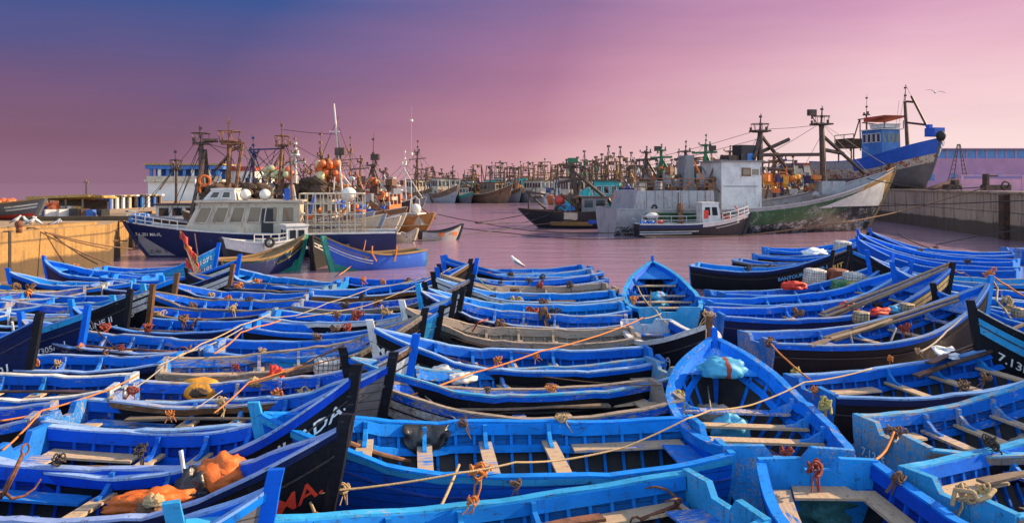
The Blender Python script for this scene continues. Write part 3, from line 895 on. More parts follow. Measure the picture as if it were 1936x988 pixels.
# ------------------------------------------------------------------ decked ships
class Ship:
    def __init__(s, name, label, cat, S, Bw, B, zs, zm, zb, mats, mi=None, rake=1.6, bt=0.7, full=2.2, drop=0.7, cap='white', group=None,
                 transom=None, deck='spar', nt_=20, z0=0.0, zk=-0.6, tlow=0.36, trk=0.3, stem=None):
        S, Bw = Vector((S[0], S[1], 0)), Vector((Bw[0], Bw[1], 0))
        s.S, d = S, Bw - S
        L = d.length
        s.d = d / L
        s.h = Hull(L, B, zs, zm, zb, zk=zk, rake=rake, bt=bt, full=full, tlow=tlow)
        s.L, s.B, s.z0 = L, B, z0
        s.t = thing(name, label, cat, (S.x, S.y, z0), math.atan2(d.y, d.x), group)
        s.side = -1 if d.x > 0 else 1               # the side the harbour mouth looks at
        us = [0, .2, .35, .45, .55, .65, .72, .79, .86, .93, 1.0]
        m = MB(); s.h.shell(m, nt_, us=us, mi=mi); m.build('hull', mats, s.t, smooth=True)
        m = MB(); s.h.shell(m, nt_, us=[.45, .7, 1.0], inset=0.12, t0=0.0, t1=0.99)
        m.f = [f[::-1] for f in m.f]
        m.build('bulwark_lining', transom or cap, s.t)
        m = MB()
        rings = []
        for t in s.h.ts(nt_, 0.0, 0.985):
            x, y, z = s.h.at_z(t, s.h.zg(t) - drop)
            y = max(0, y - 0.1)
            rings.append([Vector((x, y, z)), Vector((x, -y, z))])
        m.loft(rings, closed=False)
        m.build('deck', deck, s.t)
        m = MB()
        for sd in (-1, 1):
            s.h.strip(m, sd, nt_, 0.0, 0.992, lambda q: s.h.zg(q) + 0.07, 0.09, -0.07, 0.18)
        m.build('bulwark_rail', cap, s.t)
        side = [s.h.pt(0.0, k / 6) for k in range(7)]
        poly = [(-p[1], p[2]) for p in side[::-1]] + [(p[1], p[2]) for p in side[1:]]
        m = MB(); m.prism([(-0.06, y, z) for y, z in poly], (0.14, 0, 0))
        fixn(m.build('transom', transom or (mats[0] if isinstance(mats, (list, tuple)) else mats), s.t))
        m = MB()
        rings = []
        for k in range(8):
            x, _, z = s.h.pt(1.0, lerp(.2, 1, k / 7))
            rings.append([Vector((x - .15, -.11, z + .03)), Vector((x + .12, -.11, z + .03)), Vector((x + .12, .11, z + .03)), Vector((x - .15, .11, z + .03))])
        m.loft(rings)
        fixn(m.build('stem', (mats[0] if isinstance(mats, (list, tuple)) else mats) if not stem else stem, s.t))

    def q(s, u, v=None, off=0.0):
        """local point on the ship's centre plane (or a plane off metres towards the viewer) that shows at the pixel"""
        k = (u - CX) / F
        n = Vector((-s.d.y, s.d.x, 0)) * (s.side * off)
        A = s.S + n
        a = (k * A.y - A.x) / (s.d.x - k * s.d.y)
        dep = A.y + a * s.d.y
        z = 0 if v is None else H - (v - HY) / F * dep - s.z0
        return Vector((a, s.side * off, z))

    def house(s, x0, x1, w, z0, z1, mat, front=0.0, back=0.0, name='wheelhouse', roof=None, over=0.2, win=None, glass_='glass', wz=(0.5, 0.88), y=0.0, frame=None, nfront=3):
        """Deckhouse between x0 and x1 (x1 towards the bow); win = panes a side."""
        m = MB()
        m.prism([(x0, y - w / 2, z0), (x1 + front, y - w / 2, z0), (x1, y - w / 2, z1), (x0 + back, y - w / 2, z1)], (0, w, 0))
        hs = fixn(m.build(name, mat, s.t))
        if roof:
            m = MB(); m.box(((x0 + back + x1) / 2, y, z1 + .06), (x1 - x0 - back + 2 * over, w + 2 * over, .12))
            m.build('roof', roof, hs)
        if win:
            a, b = lerp(z0, z1, wz[0]), lerp(z0, z1, wz[1])
            fa = front * (1 - wz[0]); fb = front * (1 - wz[1])
            xs0, xs1 = x0 + back * wz[1] + .15, x1 - .12
            for sd in (-1, 1):
                for k in range(win):
                    p, r_ = (k + .14) / win, (k + .86) / win
                    sl = front * .8 / 1.0
                    c = [(lerp(xs0, xs1 + fa * 0.9, p), a), (lerp(xs0, xs1 + fa * .9, r_), a), (lerp(xs0, xs1 + fb * .9, r_), b), (lerp(xs0, xs1 + fb * .9, p), b)]
                    yy = y + sd * (w / 2 - 0.02)
                    m = MB(); m.prism([(i, yy, j) for i, j in c], (0, sd * .045, 0))
                    wo = fixn(m.build('window', glass_, hs))
                    if frame:
                        m = MB()
                        for i in range(4):
                            A, Bq = c[i], c[(i + 1) % 4]
                            m.bar((A[0], yy + sd * .04, A[1]), (Bq[0], yy + sd * .04, Bq[1]), .07, .07)
                        m.build('window_frame', frame, wo)
            for k in range(nfront):
                p, r_ = (k + .14) / nfront, (k + .86) / nfront
                ya, yb = y - w / 2 + .1 + p * (w - .2), y - w / 2 + .1 + r_ * (w - .2)
                m = MB(); m.prism([(x1 + fa - .02, ya, a), (x1 + fa - .02, yb, a), (x1 + fb - .02, yb, b), (x1 + fb - .02, ya, b)], (.045, 0, 0))
                fixn(m.build('window', glass_, hs))
        return hs

    def tubes(s, name, mat, segs, r, n=6, parent=None, r1=None):
        m = MB()
        for path in segs:
            m.tube(path, r, n, r1=r1)
        return m.build(name, mat, parent or s.t)

    def mast(s, base, top, r, mat='mast', lean=None, basket=None, lamp=None, cross=(), stays=(), whip=0.0, legs=(), horns=True):
        base, top = Vector(base), Vector(top)
        m = MB(); m.tube([base, top], r, 8, r1=r * .7)
        ms = m.build('mast', mat, s.t)
        if whip:
            m = MB(); m.tube([top, top + Vector((0.1, 0, whip))], r * .32, 5, r1=r * .12)
            for k in (0.35, 0.8):
                m.box(top + Vector((0.05, 0, whip * k)), (.22, .22, .2))
            m.build('antenna', mat, ms)
        if basket:
            zc, rad = basket
            c = Vector((lerp(base.x, top.x, (zc - base.z) / (top.z - base.z)), base.y, zc))
            m = MB()
            m.ring(c, rad, .04, 'Z', 12, 4); m.ring(c + Vector((0, 0, .75)), rad * 1.25, .04, 'Z', 12, 4)
            for k in range(7):
                a = 2 * PI * k / 7
                m.tube([c + Vector((rad * math.cos(a), rad * math.sin(a), 0)), c + Vector((rad * 1.25 * math.cos(a), rad * 1.25 * math.sin(a), .75))], .03, 4)
            m.box(c - Vector((0, 0, .05)), (rad * 1.7, rad * 1.5, .08))
            m.build('crows_nest', mat, ms)
        if lamp:
            p = Vector(lamp)
            m = MB(); m.box(p, (.85, .4, .62)); m.box(p + Vector((0, 0, -.45)), (.12, .12, .4)); m.bar(p + Vector((0, 0, -.4)), (lerp(base.x, top.x, .9), top.y, lerp(base.z, top.z, .9)), .07, .07)
            m.build('floodlight', 'mast', ms)
        for a, b in cross:
            m = MB(); m.tube([a, b], r * .5, 6); m.build('yard', mat, ms)
        if horns:
            m = MB()
            m.box(top + Vector((0, 0, -.15)), (r * 5, r * 4, .16)); m.box(top + Vector((r * 2, 0, .12)), (.16, .2, .35)); m.box(top + Vector((-r * 3, 0, .05)), (.14, .18, .3))
            m.build('masthead', mat, ms)
        if legs:
            m = MB()
            for a, b in legs:
                m.tube([a, b], r * .55, 6)
            m.build('mast_leg', mat, ms)
        if stays:
            m = MB()
            for a, b in stays:
                a, b = Vector(a), Vector(b)
                mid = (a + b) / 2 - Vector((0, 0, (a - b).length * .012))
                m.tube([a, mid, b], .022, 4)
            m.build('rigging', 'wire', ms)
        return ms

    def rail(s, pts, h, mat, bars=2, r=.035, every=1, name='rail'):
        m = MB()
        up = Vector((0, 0, h))
        pts = [Vector(p) for p in pts]
        for k in range(1, bars + 1):
            m.tube([p + up * (k / bars) for p in pts], r, 5)
        for p in pts[::every]:
            m.tube([p, p + up], r, 5)
        return m.build(name, mat, s.t)

    def deck_z(s, x, drop=0.7):
        return s.h.zg(min(.98, x / s.L)) - drop

    def hull_text(s, txt, size, x, z, mat, side=None, slope=0.0):
        sd = side or s.side
        d_ = -sd

        def fn(a, b, w):
            xx = x + d_ * (a - w / 2)
            zz = z + b + slope * (xx - x)
            X, Y, Z = s.h.at_xz(xx, zz)
            return Vector((xx, sd * (Y + .03), zz))
        return text_obj(txt, size, fn, mat, s.t)

    def hull_patch(s, name, mat, x0, x1, zf0, zf1, off=.02, n=8, side=None):
        """painted panel on the ship's side between x0 and x1; zf functions give its lower and upper edge"""
        sd = side or s.side
        m = MB()
        rows_ = []
        for i in range(n + 1):
            x = lerp(x0, x1, i / n)
            rr = []
            for k in range(5):
                z = lerp(zf0(x), zf1(x), k / 4)
                X, Y, Z = s.h.at_xz(x, z)
                rr.append(Vector((X, sd * (Y + off), Z)))
            rows_.append(rr)
        m.loft(rows_, closed=False)
        return m.build(name, mat, s.t, smooth=True)


def tyre_obj(c, rz, label, r_=.36, group='tyre fenders on the workboats'):
    m = MB(); m.ring((0, 0, 0), r_, r_ * .36, 'Y', 18, 8)
    o = m.build('tyre_fender', 'tyre', None, smooth=True)
    o.location = c; o.rotation_euler = (0, 0, rz)
    return tag(o, label, 'tyre fender')


def loc2w(s, p):
    return s.t.matrix_basis @ Vector(p)


# ---- navy vessel with the cream wheelhouse, lying at the golden quay
n1 = Ship('motor_vessel', 'navy blue vessel with long cream wheelhouse and white domes, beside the golden quay', 'fishing vessel',
          (-8.0, 54.5), (-25.4, 52.0), 4.8, 1.55, 1.55, 2.35, ['navy'], rake=2.0, cap='white', drop=.55, deck='spar')
q = n1.q
zd = 1.6
a, b = q(570).x, q(372).x
hs = n1.house(a, b - .5, 2.9, 1.35, 3.62, 'cream', front=1.2, back=-.0, roof='cream', over=.25, win=6, glass_='amberglass', wz=(.42, .86), frame='cream', nfront=4)
a2, b2 = q(452).x, q(404).x
n1.house(a2, b2 - .1, 2.2, 3.76, 4.4, 'white', front=.55, back=.1, name='upper_wheelhouse', roof='white', over=.05, win=2, glass_='glass', wz=(.2, .85), frame='white')
for u in (466, 503, 660):
    p = q(u, 373 if u < 600 else 377)
    r_ = .37 if u < 600 else .5
    m = MB(); m.ball((p.x, 0.4, 4.1), r_, nu=18, nv=12); m.tube([(p.x, .4, 3.68 if u < 600 else 2.9), (p.x, .4, 4.1 - r_ * .8)], .08, 6)
    m.build('radar_dome', 'dome', n1.t, smooth=True)
m = MB()
m.box((q(545).x, .3, 4.0), (.35, .5, 1.0)); m.build('exhaust_stack', 'blue', n1.t)
m = MB(); m.prism([(q(560).x, -.3, 3.75), (q(535).x, -.3, 3.75), (q(548).x, -.3, 4.75), (q(555).x, -.3, 4.75)], (0, .6, 0)); fixn(m.build('louvred_cowl', 'lightgrey', n1.t))
# white tubular cage aft
ztop = 4.15
x0, x1 = q(688).x, q(572).x
for zz, nm in ((4.15, 'upper_rail'),):
    segs = []
    for yy in (-1.7, 1.7):
        segs.append([(x0, yy, ztop), (x1, yy, ztop)])
        for zc in (2.1, 2.8, 3.5):
            segs.append([(x0, yy, zc), (x1, yy, zc)])
        for k in range(9):
            xx = lerp(x0, x1, k / 8)
            segs.append([(xx, yy, 1.1), (xx, yy, ztop)])
    for xx in (x0, x1):
        for zc in (2.8, ztop):
            segs.append([(xx, -1.7, zc), (xx, 1.7, zc)])
    n1.tubes('deck_cage', 'cream', segs, .045, 5)
n1.rail([(q(u).x, n1.side * lerp(2.1, .25, k / 6) if k < 6 else .2 * n1.side, n1.h.zg(q(u).x / n1.L)) for k, u in enumerate((352, 335, 318, 300, 282, 262, 242))], .55, 'white', 2, .035)
for u, nm in ((585, 'door'),):
    m = MB(); m.box((q(512).x, n1.side * 1.47, 2.35), (.75, .06, 1.7)); m.build('door', 'black', hs)
m = MB()
for k in range(16):
    m.ball((n1.L - R.uniform(.3, 1.6), R.uniform(-.4, .4), 2.3 + R.uniform(0, .45)), R.uniform(.12, .28), nu=6, nv=4)
m.build('anchor_gear', 'midblue', n1.t)
n1.hull_text('7-1-201 MA-FL', .3, q(285).x, 1.42, 'white_letter')
n1.hull_patch('bow_panel', 'lightgrey', n1.L - 3.3, n1.L - .9, lambda x: .12, lambda x: max(.14, .12 + (x - (n1.L - 3.3)) * .62))
n1.hull_text('Z.140', .3, n1.L - 2.0, .28, 'black_letter')
n1.mast((q(556).x, 1.0, 3.6), (q(553).x, 1.0, q(553, 300).z), .1, 'mastrust', horns=False, stays=[((q(553).x, 1, q(553, 305).z), (q(640).x, 0, 4.1)), ((q(553).x, 1, q(553, 305).z), (q(450).x, 0, 4.3))])

# ---- the pack of fishing boats moored behind it: masts, floats, nets
n2 = Ship('fishing_boat', 'dark fishing boat with two thick masts and lifebuoys behind the navy vessel', 'fishing vessel',
          (-16.5, 63.5), (-27.8, 59), 4.2, 1.7, 1.6, 2.6, ['black'], cap='lightgrey', group='fishing boats moored behind the navy vessel')
q = n2.q
n2.house(q(470).x, q(420).x, 2.6, 1.0, 3.2, 'white', front=.3, roof='roofred', win=3)
p = q(380, 268)
n2.mast((q(381).x, 0, 1.0), p, .25, 'mast', basket=(p.z - .1, .55), whip=q(381, 236).z - p.z,
        legs=[((p.x - .3, 0, p.z - .6), (q(356).x, 1.2, 1.5)), ((p.x - .3, 0, p.z - .6), (q(399).x, -1.0, 1.5)), ((p.x - .2, .5, p.z + .1), (p.x - 1.2, .5, p.z + .1))],
        stays=[(p, (q(330).x, 0, 2.4)), (p, (q(318).x, 0, 2.4)), (p, (q(432).x, 0, 7.5)), (p, (q(420).x, 0, 3))])
p = q(434, 268)
n2.mast((q(430).x, 0, 1.0), p, .25, 'mastrust', basket=(p.z + .05, .7), whip=q(436, 222).z - p.z,
        cross=[((p.x, 0, p.z - .2), (q(462).x, 0, q(462, 270).z)), ((p.x, 0, p.z - .7), (q(458).x, 0, q(458, 276).z))],
        legs=[((q(458).x, 0, q(458, 272).z), (q(434).x, .8, 1.5)), ((p.x, 0, p.z - 1), (q(408).x, -.8, q(408, 320).z))],
        stays=[(p, (q(490).x, 0, 6)), ((q(462).x, 0, q(462, 272).z), (q(500).x, 0, 5)), ((q(462).x, 0, q(462, 272).z), (q(520).x, 0, 4)), (p, (q(380).x, 0, 8))])
for v_ in (342, 358):
    p = q(387, v_, off=.6)
    m = MB(); m.ring(p, .38, .1, 'Y', 16, 6)
    m.build('lifebuoy', 'orange', n2.t)

m = MB()
for k in range(46):
    u = R.uniform(392, 500)
    p = q(u, R.uniform(352, 384))
    m.ball((p.x, R.uniform(-1.2, 1.2), p.z), R.uniform(.35, .6), (1.4, 1, .7), 8, 5, jit=.2, rnd=R)
m.build('net_heap', 'net', n2.t)
n3 = Ship('fishing_boat', 'fishing boat with blue lattice masts and pale yellow floats behind the cream wheelhouse', 'fishing vessel',
          (-16.0, 66.5), (-27, 65), 4.2, 1.8, 1.6, 2.6, ['brownhull'], cap='cream', group='fishing boats moored behind the navy vessel')
q = n3.q
p = q(480, 285)
n3.mast((q(478).x, 0, 1), p, .13, 'mastblue', whip=q(481, 255).z - p.z,
        legs=[(p, (q(455).x, 1.5, q(455, 372).z)), (p, (q(502).x, -1.5, q(502, 372).z)), (p, (q(466).x, .3, q(466, 372).z))],
        cross=[((q(470).x, 0, q(470, 283).z), (q(532).x, 0, q(532, 281).z))],
        stays=[(p, (q(455).x, 0, 5)), (p, (q(533).x, 0, 5.2)), ((q(470).x, 0, q(470, 283).z), (q(550).x, 0, q(550, 345).z))])
p = q(534, 272)
n3.mast((q(533).x, 0, 1), p, .22, 'mastrust', basket=(p.z - .1, .5), whip=q(534, 228).z - p.z,
        legs=[((p.x, 0, p.z - .6), (q(503).x, 1, q(503, 350).z)), ((p.x, .4, p.z - .5), (p.x + .3, 1, 2))],
        stays=[((p.x, 0, p.z + .5), (q(640).x, 0, q(640, 318).z)), (p, (q(600).x, 0, q(600, 330).z)), (p, (q(575).x, 0, q(575, 345).z)), (p, (q(470).x, 0, q(470, 330).z))])
n3.house(q(560).x, q(508).x, 2.8, 1.1, 2.9, 'rusty', roof='mast', win=3)
for (u, v_) in ((503, 322), (513, 318), (521, 326), (505, 333), (515, 331), (538, 324), (541, 330), (528, 335)):
    p = q(u, v_, off=R.uniform(.1, .7))
    m = MB(); m.ball(p, R.uniform(.27, .36), nu=12, nv=8); m.build('net_float', 'float_yellow', n3.t, smooth=True)
for (u, v_) in ((545, 322), (550, 328), (548, 335)):
    p = q(u, v_, off=R.uniform(.1, .5))
    m = MB(); m.ball(p, .3, nu=12, nv=8); m.build('net_float', 'float_orange', n3.t, smooth=True)

n4 = Ship('fishing_boat', 'fishing boat piled with dark nets and orange floats beside a tall white pole', 'fishing vessel',
          (-22.5, 69), (-11.5, 66), 4.4, 1.9, 1.7, 2.5, ['greyblue'], cap='lightgrey', group='fishing boats moored behind the navy vessel')
q = n4.q
n4.house(q(605).x, q(640).x, 2.8, 1.2, 3.6, 'cream', roof='mast', win=2)
m = MB()
x0, x1 = q(545).x, q(612).x
for k in range(60):
    xx = R.uniform(x0, x1); top = lerp(4.4, 5.2, (xx - x0) / (x1 - x0))
    m.ball((xx, R.uniform(-1.3, 1.3), R.uniform(2.0, top)), R.uniform(.4, .75), (1.3, 1, .8), 8, 5, jit=.18, rnd=R)
m.build('net_heap', 'net', n4.t)
for k in range(22):
    u, v_ = R.uniform(600, 642), R.uniform(303, 340)
    p = q(u, v_, off=R.uniform(-.6, .9))
    m = MB(); m.ball(p, R.uniform(.26, .4), (1, 1, 1.15), 11, 8); m.build('net_float', 'float_orange' if R.random() < .8 else 'float_yellow', n4.t, smooth=True)
p = q(622, 330)
n4.mast((p.x, 0, 1.4), p, .14, 'mastrust', cross=[((p.x - 1.3, 0, p.z + .3), (p.x + 1.3, 0, p.z + .5)), ((p.x - 1.2, .5, p.z - .8), (p.x + 1.4, .5, p.z - 1.2))])
n4.mast((q(618).x, 0, 4), q(617, 298), .12, 'mastrust')
p = q(640, 292)
n4.mast((q(662).x, -.8, 1.0), (q(640).x, -.8, q(640, 198).z), .10, 'mastwhite', horns=False, lamp=(q(652).x, -.8, q(652, 287).z),
        cross=[((q(632).x, -.8, q(632, 250).z), (q(650).x, -.8, q(650, 250).z))],
        stays=[((q(643).x, -.8, q(643, 255).z), (q(535).x, 0, q(535, 245).z)), ((q(645).x, -.8, q(645, 290).z), (q(700).x, 0, 3))])
n4.mast((q(608).x, .8, 3), q(605, 282), .09, 'mastrust', whip=1.6, horns=False)

n5 = Ship('trawler', 'black and white trawler with orange wheelhouse and square floodlight mast', 'fishing vessel',
          (-24.5, 82), (-12.0, 79), 5, 2.0, 1.9, 3.0, ['black'], cap='white', group='fishing boats moored behind the navy vessel')
q = n5.q
n5.house(q(700).x, q(746).x, 3.2, 1.4, 4.1, 'orange', roof='white', win=4, front=.2)
n5.house(q(672).x, q(700).x, 3.0, 1.4, 3.4, 'black', name='deck_store')
n5.house(q(702).x, q(722).x, 3.3, 1.5, 2.7, 'blue', name='blue_locker')
p = q(705, 310)
n5.mast((q(704).x, 0, 1.5), p, .2, 'mast', lamp=(q(708).x, .2, q(708, 297).z), whip=q(697, 252).z - p.z,
        legs=[(p, (q(676).x, .6, 2)), (p, (q(727).x, .6, 3))], stays=[(p, (q(755).x, 0, 4)), (p, (q(640).x, 0, 6))])
p = q(725, 322)
n5.mast((q(724).x, 0, 4), p, .12, 'mast', cross=[((q(719).x, 0, q(719, 349).z), (q(731).x, 0, q(731, 349).z))], stays=[(p, (q(706).x, 0, 4)), (p, (q(746).x, 0, 4))])
for k in range(14):
    p = q(R.uniform(700, 750), R.uniform(352, 392), off=R.uniform(1.6, 1.9))
    m = MB(); m.box(p, (R.uniform(.3, .9), R.uniform(.2, .5), R.uniform(.25, .6)), R.uniform(0, 3))
    m.build('deck_gear', R.choice(['white', 'orange', 'rusty', 'blue', 'cream', 'mast']), n5.t)
q = n4.q
# boat hulls showing their bows at the end of the pack
n6 = Ship('fishing_boat', 'grey-blue planked fishing boat with faded white bow next to the cage of the navy vessel', 'fishing vessel',
          (-22, 58.5), (-9.2, 57.5), 4.2, 1.9, 1.75, 2.6, ['greyblue', 'cream'], mi=lambda t, u: 1 if t > .8 else 0, cap='cream', group='fishing boats moored behind the navy vessel')
n6.rail([(n6.q(u).x, n6.side * lerp(1.9, 1.2, k / 4), n6.h.zg(n6.q(u).x / n6.L)) for k, u in enumerate((595, 615, 635, 655, 675))], .5, 'mastrust', 2)
n7 = Ship('fishing_boat', 'white-bowed wooden boat with rust streaks and a pale blue waterline', 'fishing vessel',
          (-17.5, 63.2), (-8.6, 60.8), 3.8, 1.6, 1.7, 2.35, ['cream', 'lightgrey', 'cream'], cap='white', group='fishing boats moored behind the navy vessel')
n7.hull_patch('waterline_stripe', 'midblue', n7.L - 3.2, n7.L - 1.3, lambda x: .28 + .1 * (x - n7.L + 3.2), lambda x: .5 + .14 * (x - n7.L + 3.2))
m = MB()
for k in range(26):
    m.ball((n7.L - R.uniform(.8, 4.5), R.uniform(-.6, .6), 1.9 + R.uniform(-.1, .35)), R.uniform(.15, .35), (1.4, 1, .7), 7, 5, jit=.15, rnd=R)
m.build('net_heap', 'rusty', n7.t)
n8 = Ship('fishing_boat', 'weathered tan boat tucked behind the white-bowed boat', 'fishing vessel',
          (-17.5, 68.5), (-9.0, 67), 3.6, 1.7, 1.7, 2.3, ['cream'], cap='lightgrey', group='fishing boats moored behind the navy vessel')
n9 = Ship('fishing_boat', 'orange-brown wooden boat with white wheelhouse dome and whip aerial', 'fishing vessel',
          (-15.5, 77.5), (-7.2, 73.5), 3.6, 1.5, 1.4, 2.1, ['orangewood'], cap='orangewood', group='fishing boats moored behind the navy vessel')
q = n9.q
n9.house(q(768).x, q(798).x, 1.6, 1.0, 1.95, 'cream', name='cuddy', front=.5, roof='white', over=.05)
m = MB(); m.ball((q(786).x, 0, 2.45), .48, (1.1, 1, 1), 14, 9); m.build('canopy_dome', 'dome', n9.t, smooth=True)
m = MB(); m.tube([(q(768).x, .6, 2), (q(770).x, .6, 3.4), (q(778).x, .6, 3.6), (q(786).x, .6, 3.3), (q(788).x, .6, 2)], .05, 6); m.build('arch_rail', 'mastwhite', n9.t)
n9.mast((q(779).x, 0, 2), (q(777).x, 0, q(777, 340).z), .06, 'mastwhite', whip=q(770, 200).z - q(777, 340).z, horns=False)
m = MB(); m.tube([(q(786).x, .7, 2.6), (q(815).x, .9, 1.5)], .08, 6); m.build('boom', 'mastrust', n9.t)
m = MB()
for k in range(14):
    m.ball((q(R.uniform(745, 790)).x, R.uniform(-1, 1), 1.2 + R.uniform(0, .35)), R.uniform(.2, .45), (1.5, 1, .6), 7, 5, jit=.15, rnd=R)
m.build('net_heap', 'rope_orange', n9.t)
na = Ship('fishing_boat', 'small dark fishing boat by the golden quay with a slim lattice mast', 'fishing vessel',
          (-20, 70), (-32.5, 67), 3.8, 1.8, 1.7, 2.5, ['navy'], cap='white', group='fishing boats moored behind the navy vessel')
q = na.q
p = q(333, 315)
na.mast((q(333).x, 0, 1), p, .13, 'mast', basket=(p.z - .2, .4), whip=q(334, 280).z - p.z, legs=[(p, (q(305).x, .8, 4.3))], stays=[(p, (q(262).x, 0, 2.6)), (p, (q(270).x, 0, 2.6)), (p, (q(380).x, 0, 9))])
na.house(q(300).x - 3.4, q(300).x, 2.6, 1.2, 3.0, 'white', roof='mast', win=3)

# ---- the small workboat with the tyre, the green boat, the black boat, the striped boat
w1 = Ship('workboat', 'small black and white workboat with square cabin and a tyre on its side', 'workboat',
          (-14.0, 50.2), (-17.6, 48.0), 2.3, 1.35, 1.2, 1.55, ['black', 'white'], mi=lambda t, u: 1 if u > .75 else 0, rake=.6, cap='white', drop=.4)
q = w1.q
w1.house(q(576).x, q(536).x, 1.4, .7, 2.15, 'white', win=2, roof='white', over=.06, wz=(.45, .85), nfront=2)
w1.rail([(q(u).x, w1.side * .9, w1.h.zg(min(.97, q(u).x / w1.L))) for u in (535, 520, 505, 490, 474)], .5, 'mastwhite', 2, .03)
tyre_obj(loc2w(w1, w1.q(510, 458, off=1.35)), w1.t.rotation_euler[2], 'black tyre with chalk marks hung on the small white workboat', .24)


def open_boat(name, label, bow, zb, stern, B, mats, mi, zs=.95, cap='cream', stripes=(), **kw):
    pb, ps = at(bow[0], bow[1], zb), at(stern[0], stern[1], zs)
    s_ = Ship(name, label, 'rowing boat', (ps.x, ps.y), (pb.x, pb.y), B, zs, zs - .12, zb, mats, mi=mi, rake=.7, cap=cap, drop=.45, **kw)
    for (dz, h, x0, x1, mat) in stripes:
        m = MB()
        for sd in (-1, 1):
            s_.h.strip(m, sd, 12, x0, x1, lambda t: s_.h.zg(t) - dz, h, -.016, .02)
        m.build('painted_stripe', mat, s_.t)
    for k in range(3):
        x = s_.L * (.25 + .2 * k)
        m = MB(); m.box((x, 0, zs - .25), (.22, B * .86, .05)); m.build('thwart', 'spar', s_.t)
    return s_


g1 = open_boat('wooden_boat', 'green-railed navy boat with sea green bottom, afloat beside the tyre workboat', (578, 444), 1.95, (392, 490), 2.1,
               ['seagreen', 'navy', 'green'], lambda t, u: 0 if u < .38 + .14 * t else (2 if u > .9 else 1), cap='goldgrey',
               stripes=[(.30, .055, .62, .97, 'green'), (.42, .05, .62, .97, 'rope_yellow'), (.04, .2, .78, .985, 'goldgrey')])
k1 = open_boat('wooden_boat', 'black-bowed boat seen end-on between the green boat and the striped boat', (588, 446), 1.95, (645, 452), 2.0,
               ['jet', 'jet'], None, cap='jet', stripes=[(.28, .05, .66, .97, 'white'), (.45, .05, .66, .97, 'white')])
k1.hull_text('2121', .2, k1.L - 1.0, 1.25, 'white_letter', side=1)
s1 = open_boat('wooden_boat', 'bright blue boat with white bow stripes and sea green bottom, on open water', (611, 447), 1.95, (796, 471), 2.0,
               ['seagreen', 'blue'], lambda t, u: 0 if u < .3 + .22 * t ** 2 else 1, cap='goldgrey',
               stripes=[(.22, .05, .62, .97, 'goldgrey'), (.38, .07, .58, .97, 'white'), (.54, .05, .58, .97, 'white')])
for u in (704, 750):
    p0 = s1.q(u, 468, off=1.06)
    m = MB(); m.tube([p0 + Vector((0, 0, .1)), p0 + Vector((.05, .05, -.3)), p0 + Vector((.2 * (1 if u > 720 else -1), .1, -.75))], .05, 6); o = m.build('hanging_rope', 'rope_orange', None)
    o.matrix_basis = s1.t.matrix_basis.copy()
    tag(o, 'orange rope tail over the side of the striped blue boat, ' + ('near its stern' if u > 720 else 'amidships'), 'rope')
r1 = open_boat('rowing_boat', 'small white rowing boat with dark cover and a tyre at its end', (789, 432), 1.15, (752, 440), 1.5, ['cream'], None, zs=.75, cap='lightgrey')
tyre_obj(loc2w(r1, (-.2, r1.side * .3, .5)), r1.t.rotation_euler[2] + 1.57, 'dark tyre at the end of the small white rowing boat', .28)
r2 = open_boat('rowing_boat', 'white rowing boat with black rail and two rust patches on its side', (874, 423), 1.35, (795, 436), 1.7, ['black', 'lightgrey'], lambda t, u: 0 if u < .35 else 1, zs=.85, cap='black')
for fx in (.42, .78):
    r2.hull_patch('rust_patch', 'orange', r2.L * fx - .25, r2.L * fx + .25, lambda x: .38, lambda x: .72)
# ------------------------------------------------------------------ ships on the far side of the basin
def clutter(s, n, u0, u1, v0, v1, off, mats, seed, size=(.25, .8)):
    r = random.Random(seed)
    for k in range(n):
        p = s.q(r.uniform(u0, u1), r.uniform(v0, v1), off=r.uniform(-off, off))
        m = MB()
        c = r.random()
        if c < .4:
            m.box(p, (r.uniform(*size), r.uniform(*size), r.uniform(*size)), r.uniform(0, 3))
        elif c < .7:
            a = r.uniform(-.6, .6)
            m.tube([p - Vector((a, 0, r.uniform(.3, .9))), p + Vector((a, 0, r.uniform(.3, .9)))], r.uniform(.05, .11), 6)
        elif c < .85:
            m.ring(p, r.uniform(.2, .4), .08, r.choice('XYZ'), 12, 5)
        else:
            m.ball(p, r.uniform(.2, .4), (1.2, 1, .9), 9, 6, jit=.1, rnd=r)
        m.build('deck_gear', r.choice(mats), s.t)


for s_, sd in ((n2, 1), (n3, 2), (n4, 3)):
    x0 = {1: (360, 470), 2: (460, 560), 3: (560, 690)}[sd]
    clutter(s_, 16, x0[0], x0[1], 345, 385, 1.2, ['rusty', 'cream', 'white', 'mastrust', 'rope_orange', 'mast', 'blue', 'net'], sd)
for s_, segs in ((n3, [((470, 283), (500, 372)), ((490, 284), (452, 372)), ((500, 284), (540, 372)), ((534, 280), (478, 340)), ((534, 262), (585, 372)), ((520, 284), (497, 372))]),
                 (n2, [((381, 285), (340, 380)), ((434, 285), (395, 380)), ((460, 272), (478, 350)), ((434, 262), (460, 300)), ((381, 262), (432, 300)), ((434, 290), (470, 372))]),
                 (n4, [((640, 292), (560, 372)), ((622, 330), (590, 372)), ((640, 240), (690, 372)), ((640, 220), (606, 300)), ((612, 340), (560, 330)), ((640, 330), (690, 395))])):
    s_.tubes('rigging', 'wire', [[s_.q(*a), s_.q(*b)] for a, b in segs], .025, 4)
nz = Ship('fishing_boat', 'rust-brown boat crowded with gear between orange floats and floodlight mast', 'fishing vessel',
          (-20, 74), (-9.5, 71.5), 4.0, 2.1, 2.0, 2.7, ['brownhull'], cap='cream', group='fishing boats moored behind the navy vessel')
clutter(nz, 46, 640, 750, 338, 398, 1.2, ['rusty', 'cream', 'white', 'mastrust', 'orange', 'mast', 'blue', 'net', 'lightgrey', 'rope_orange'], 12)
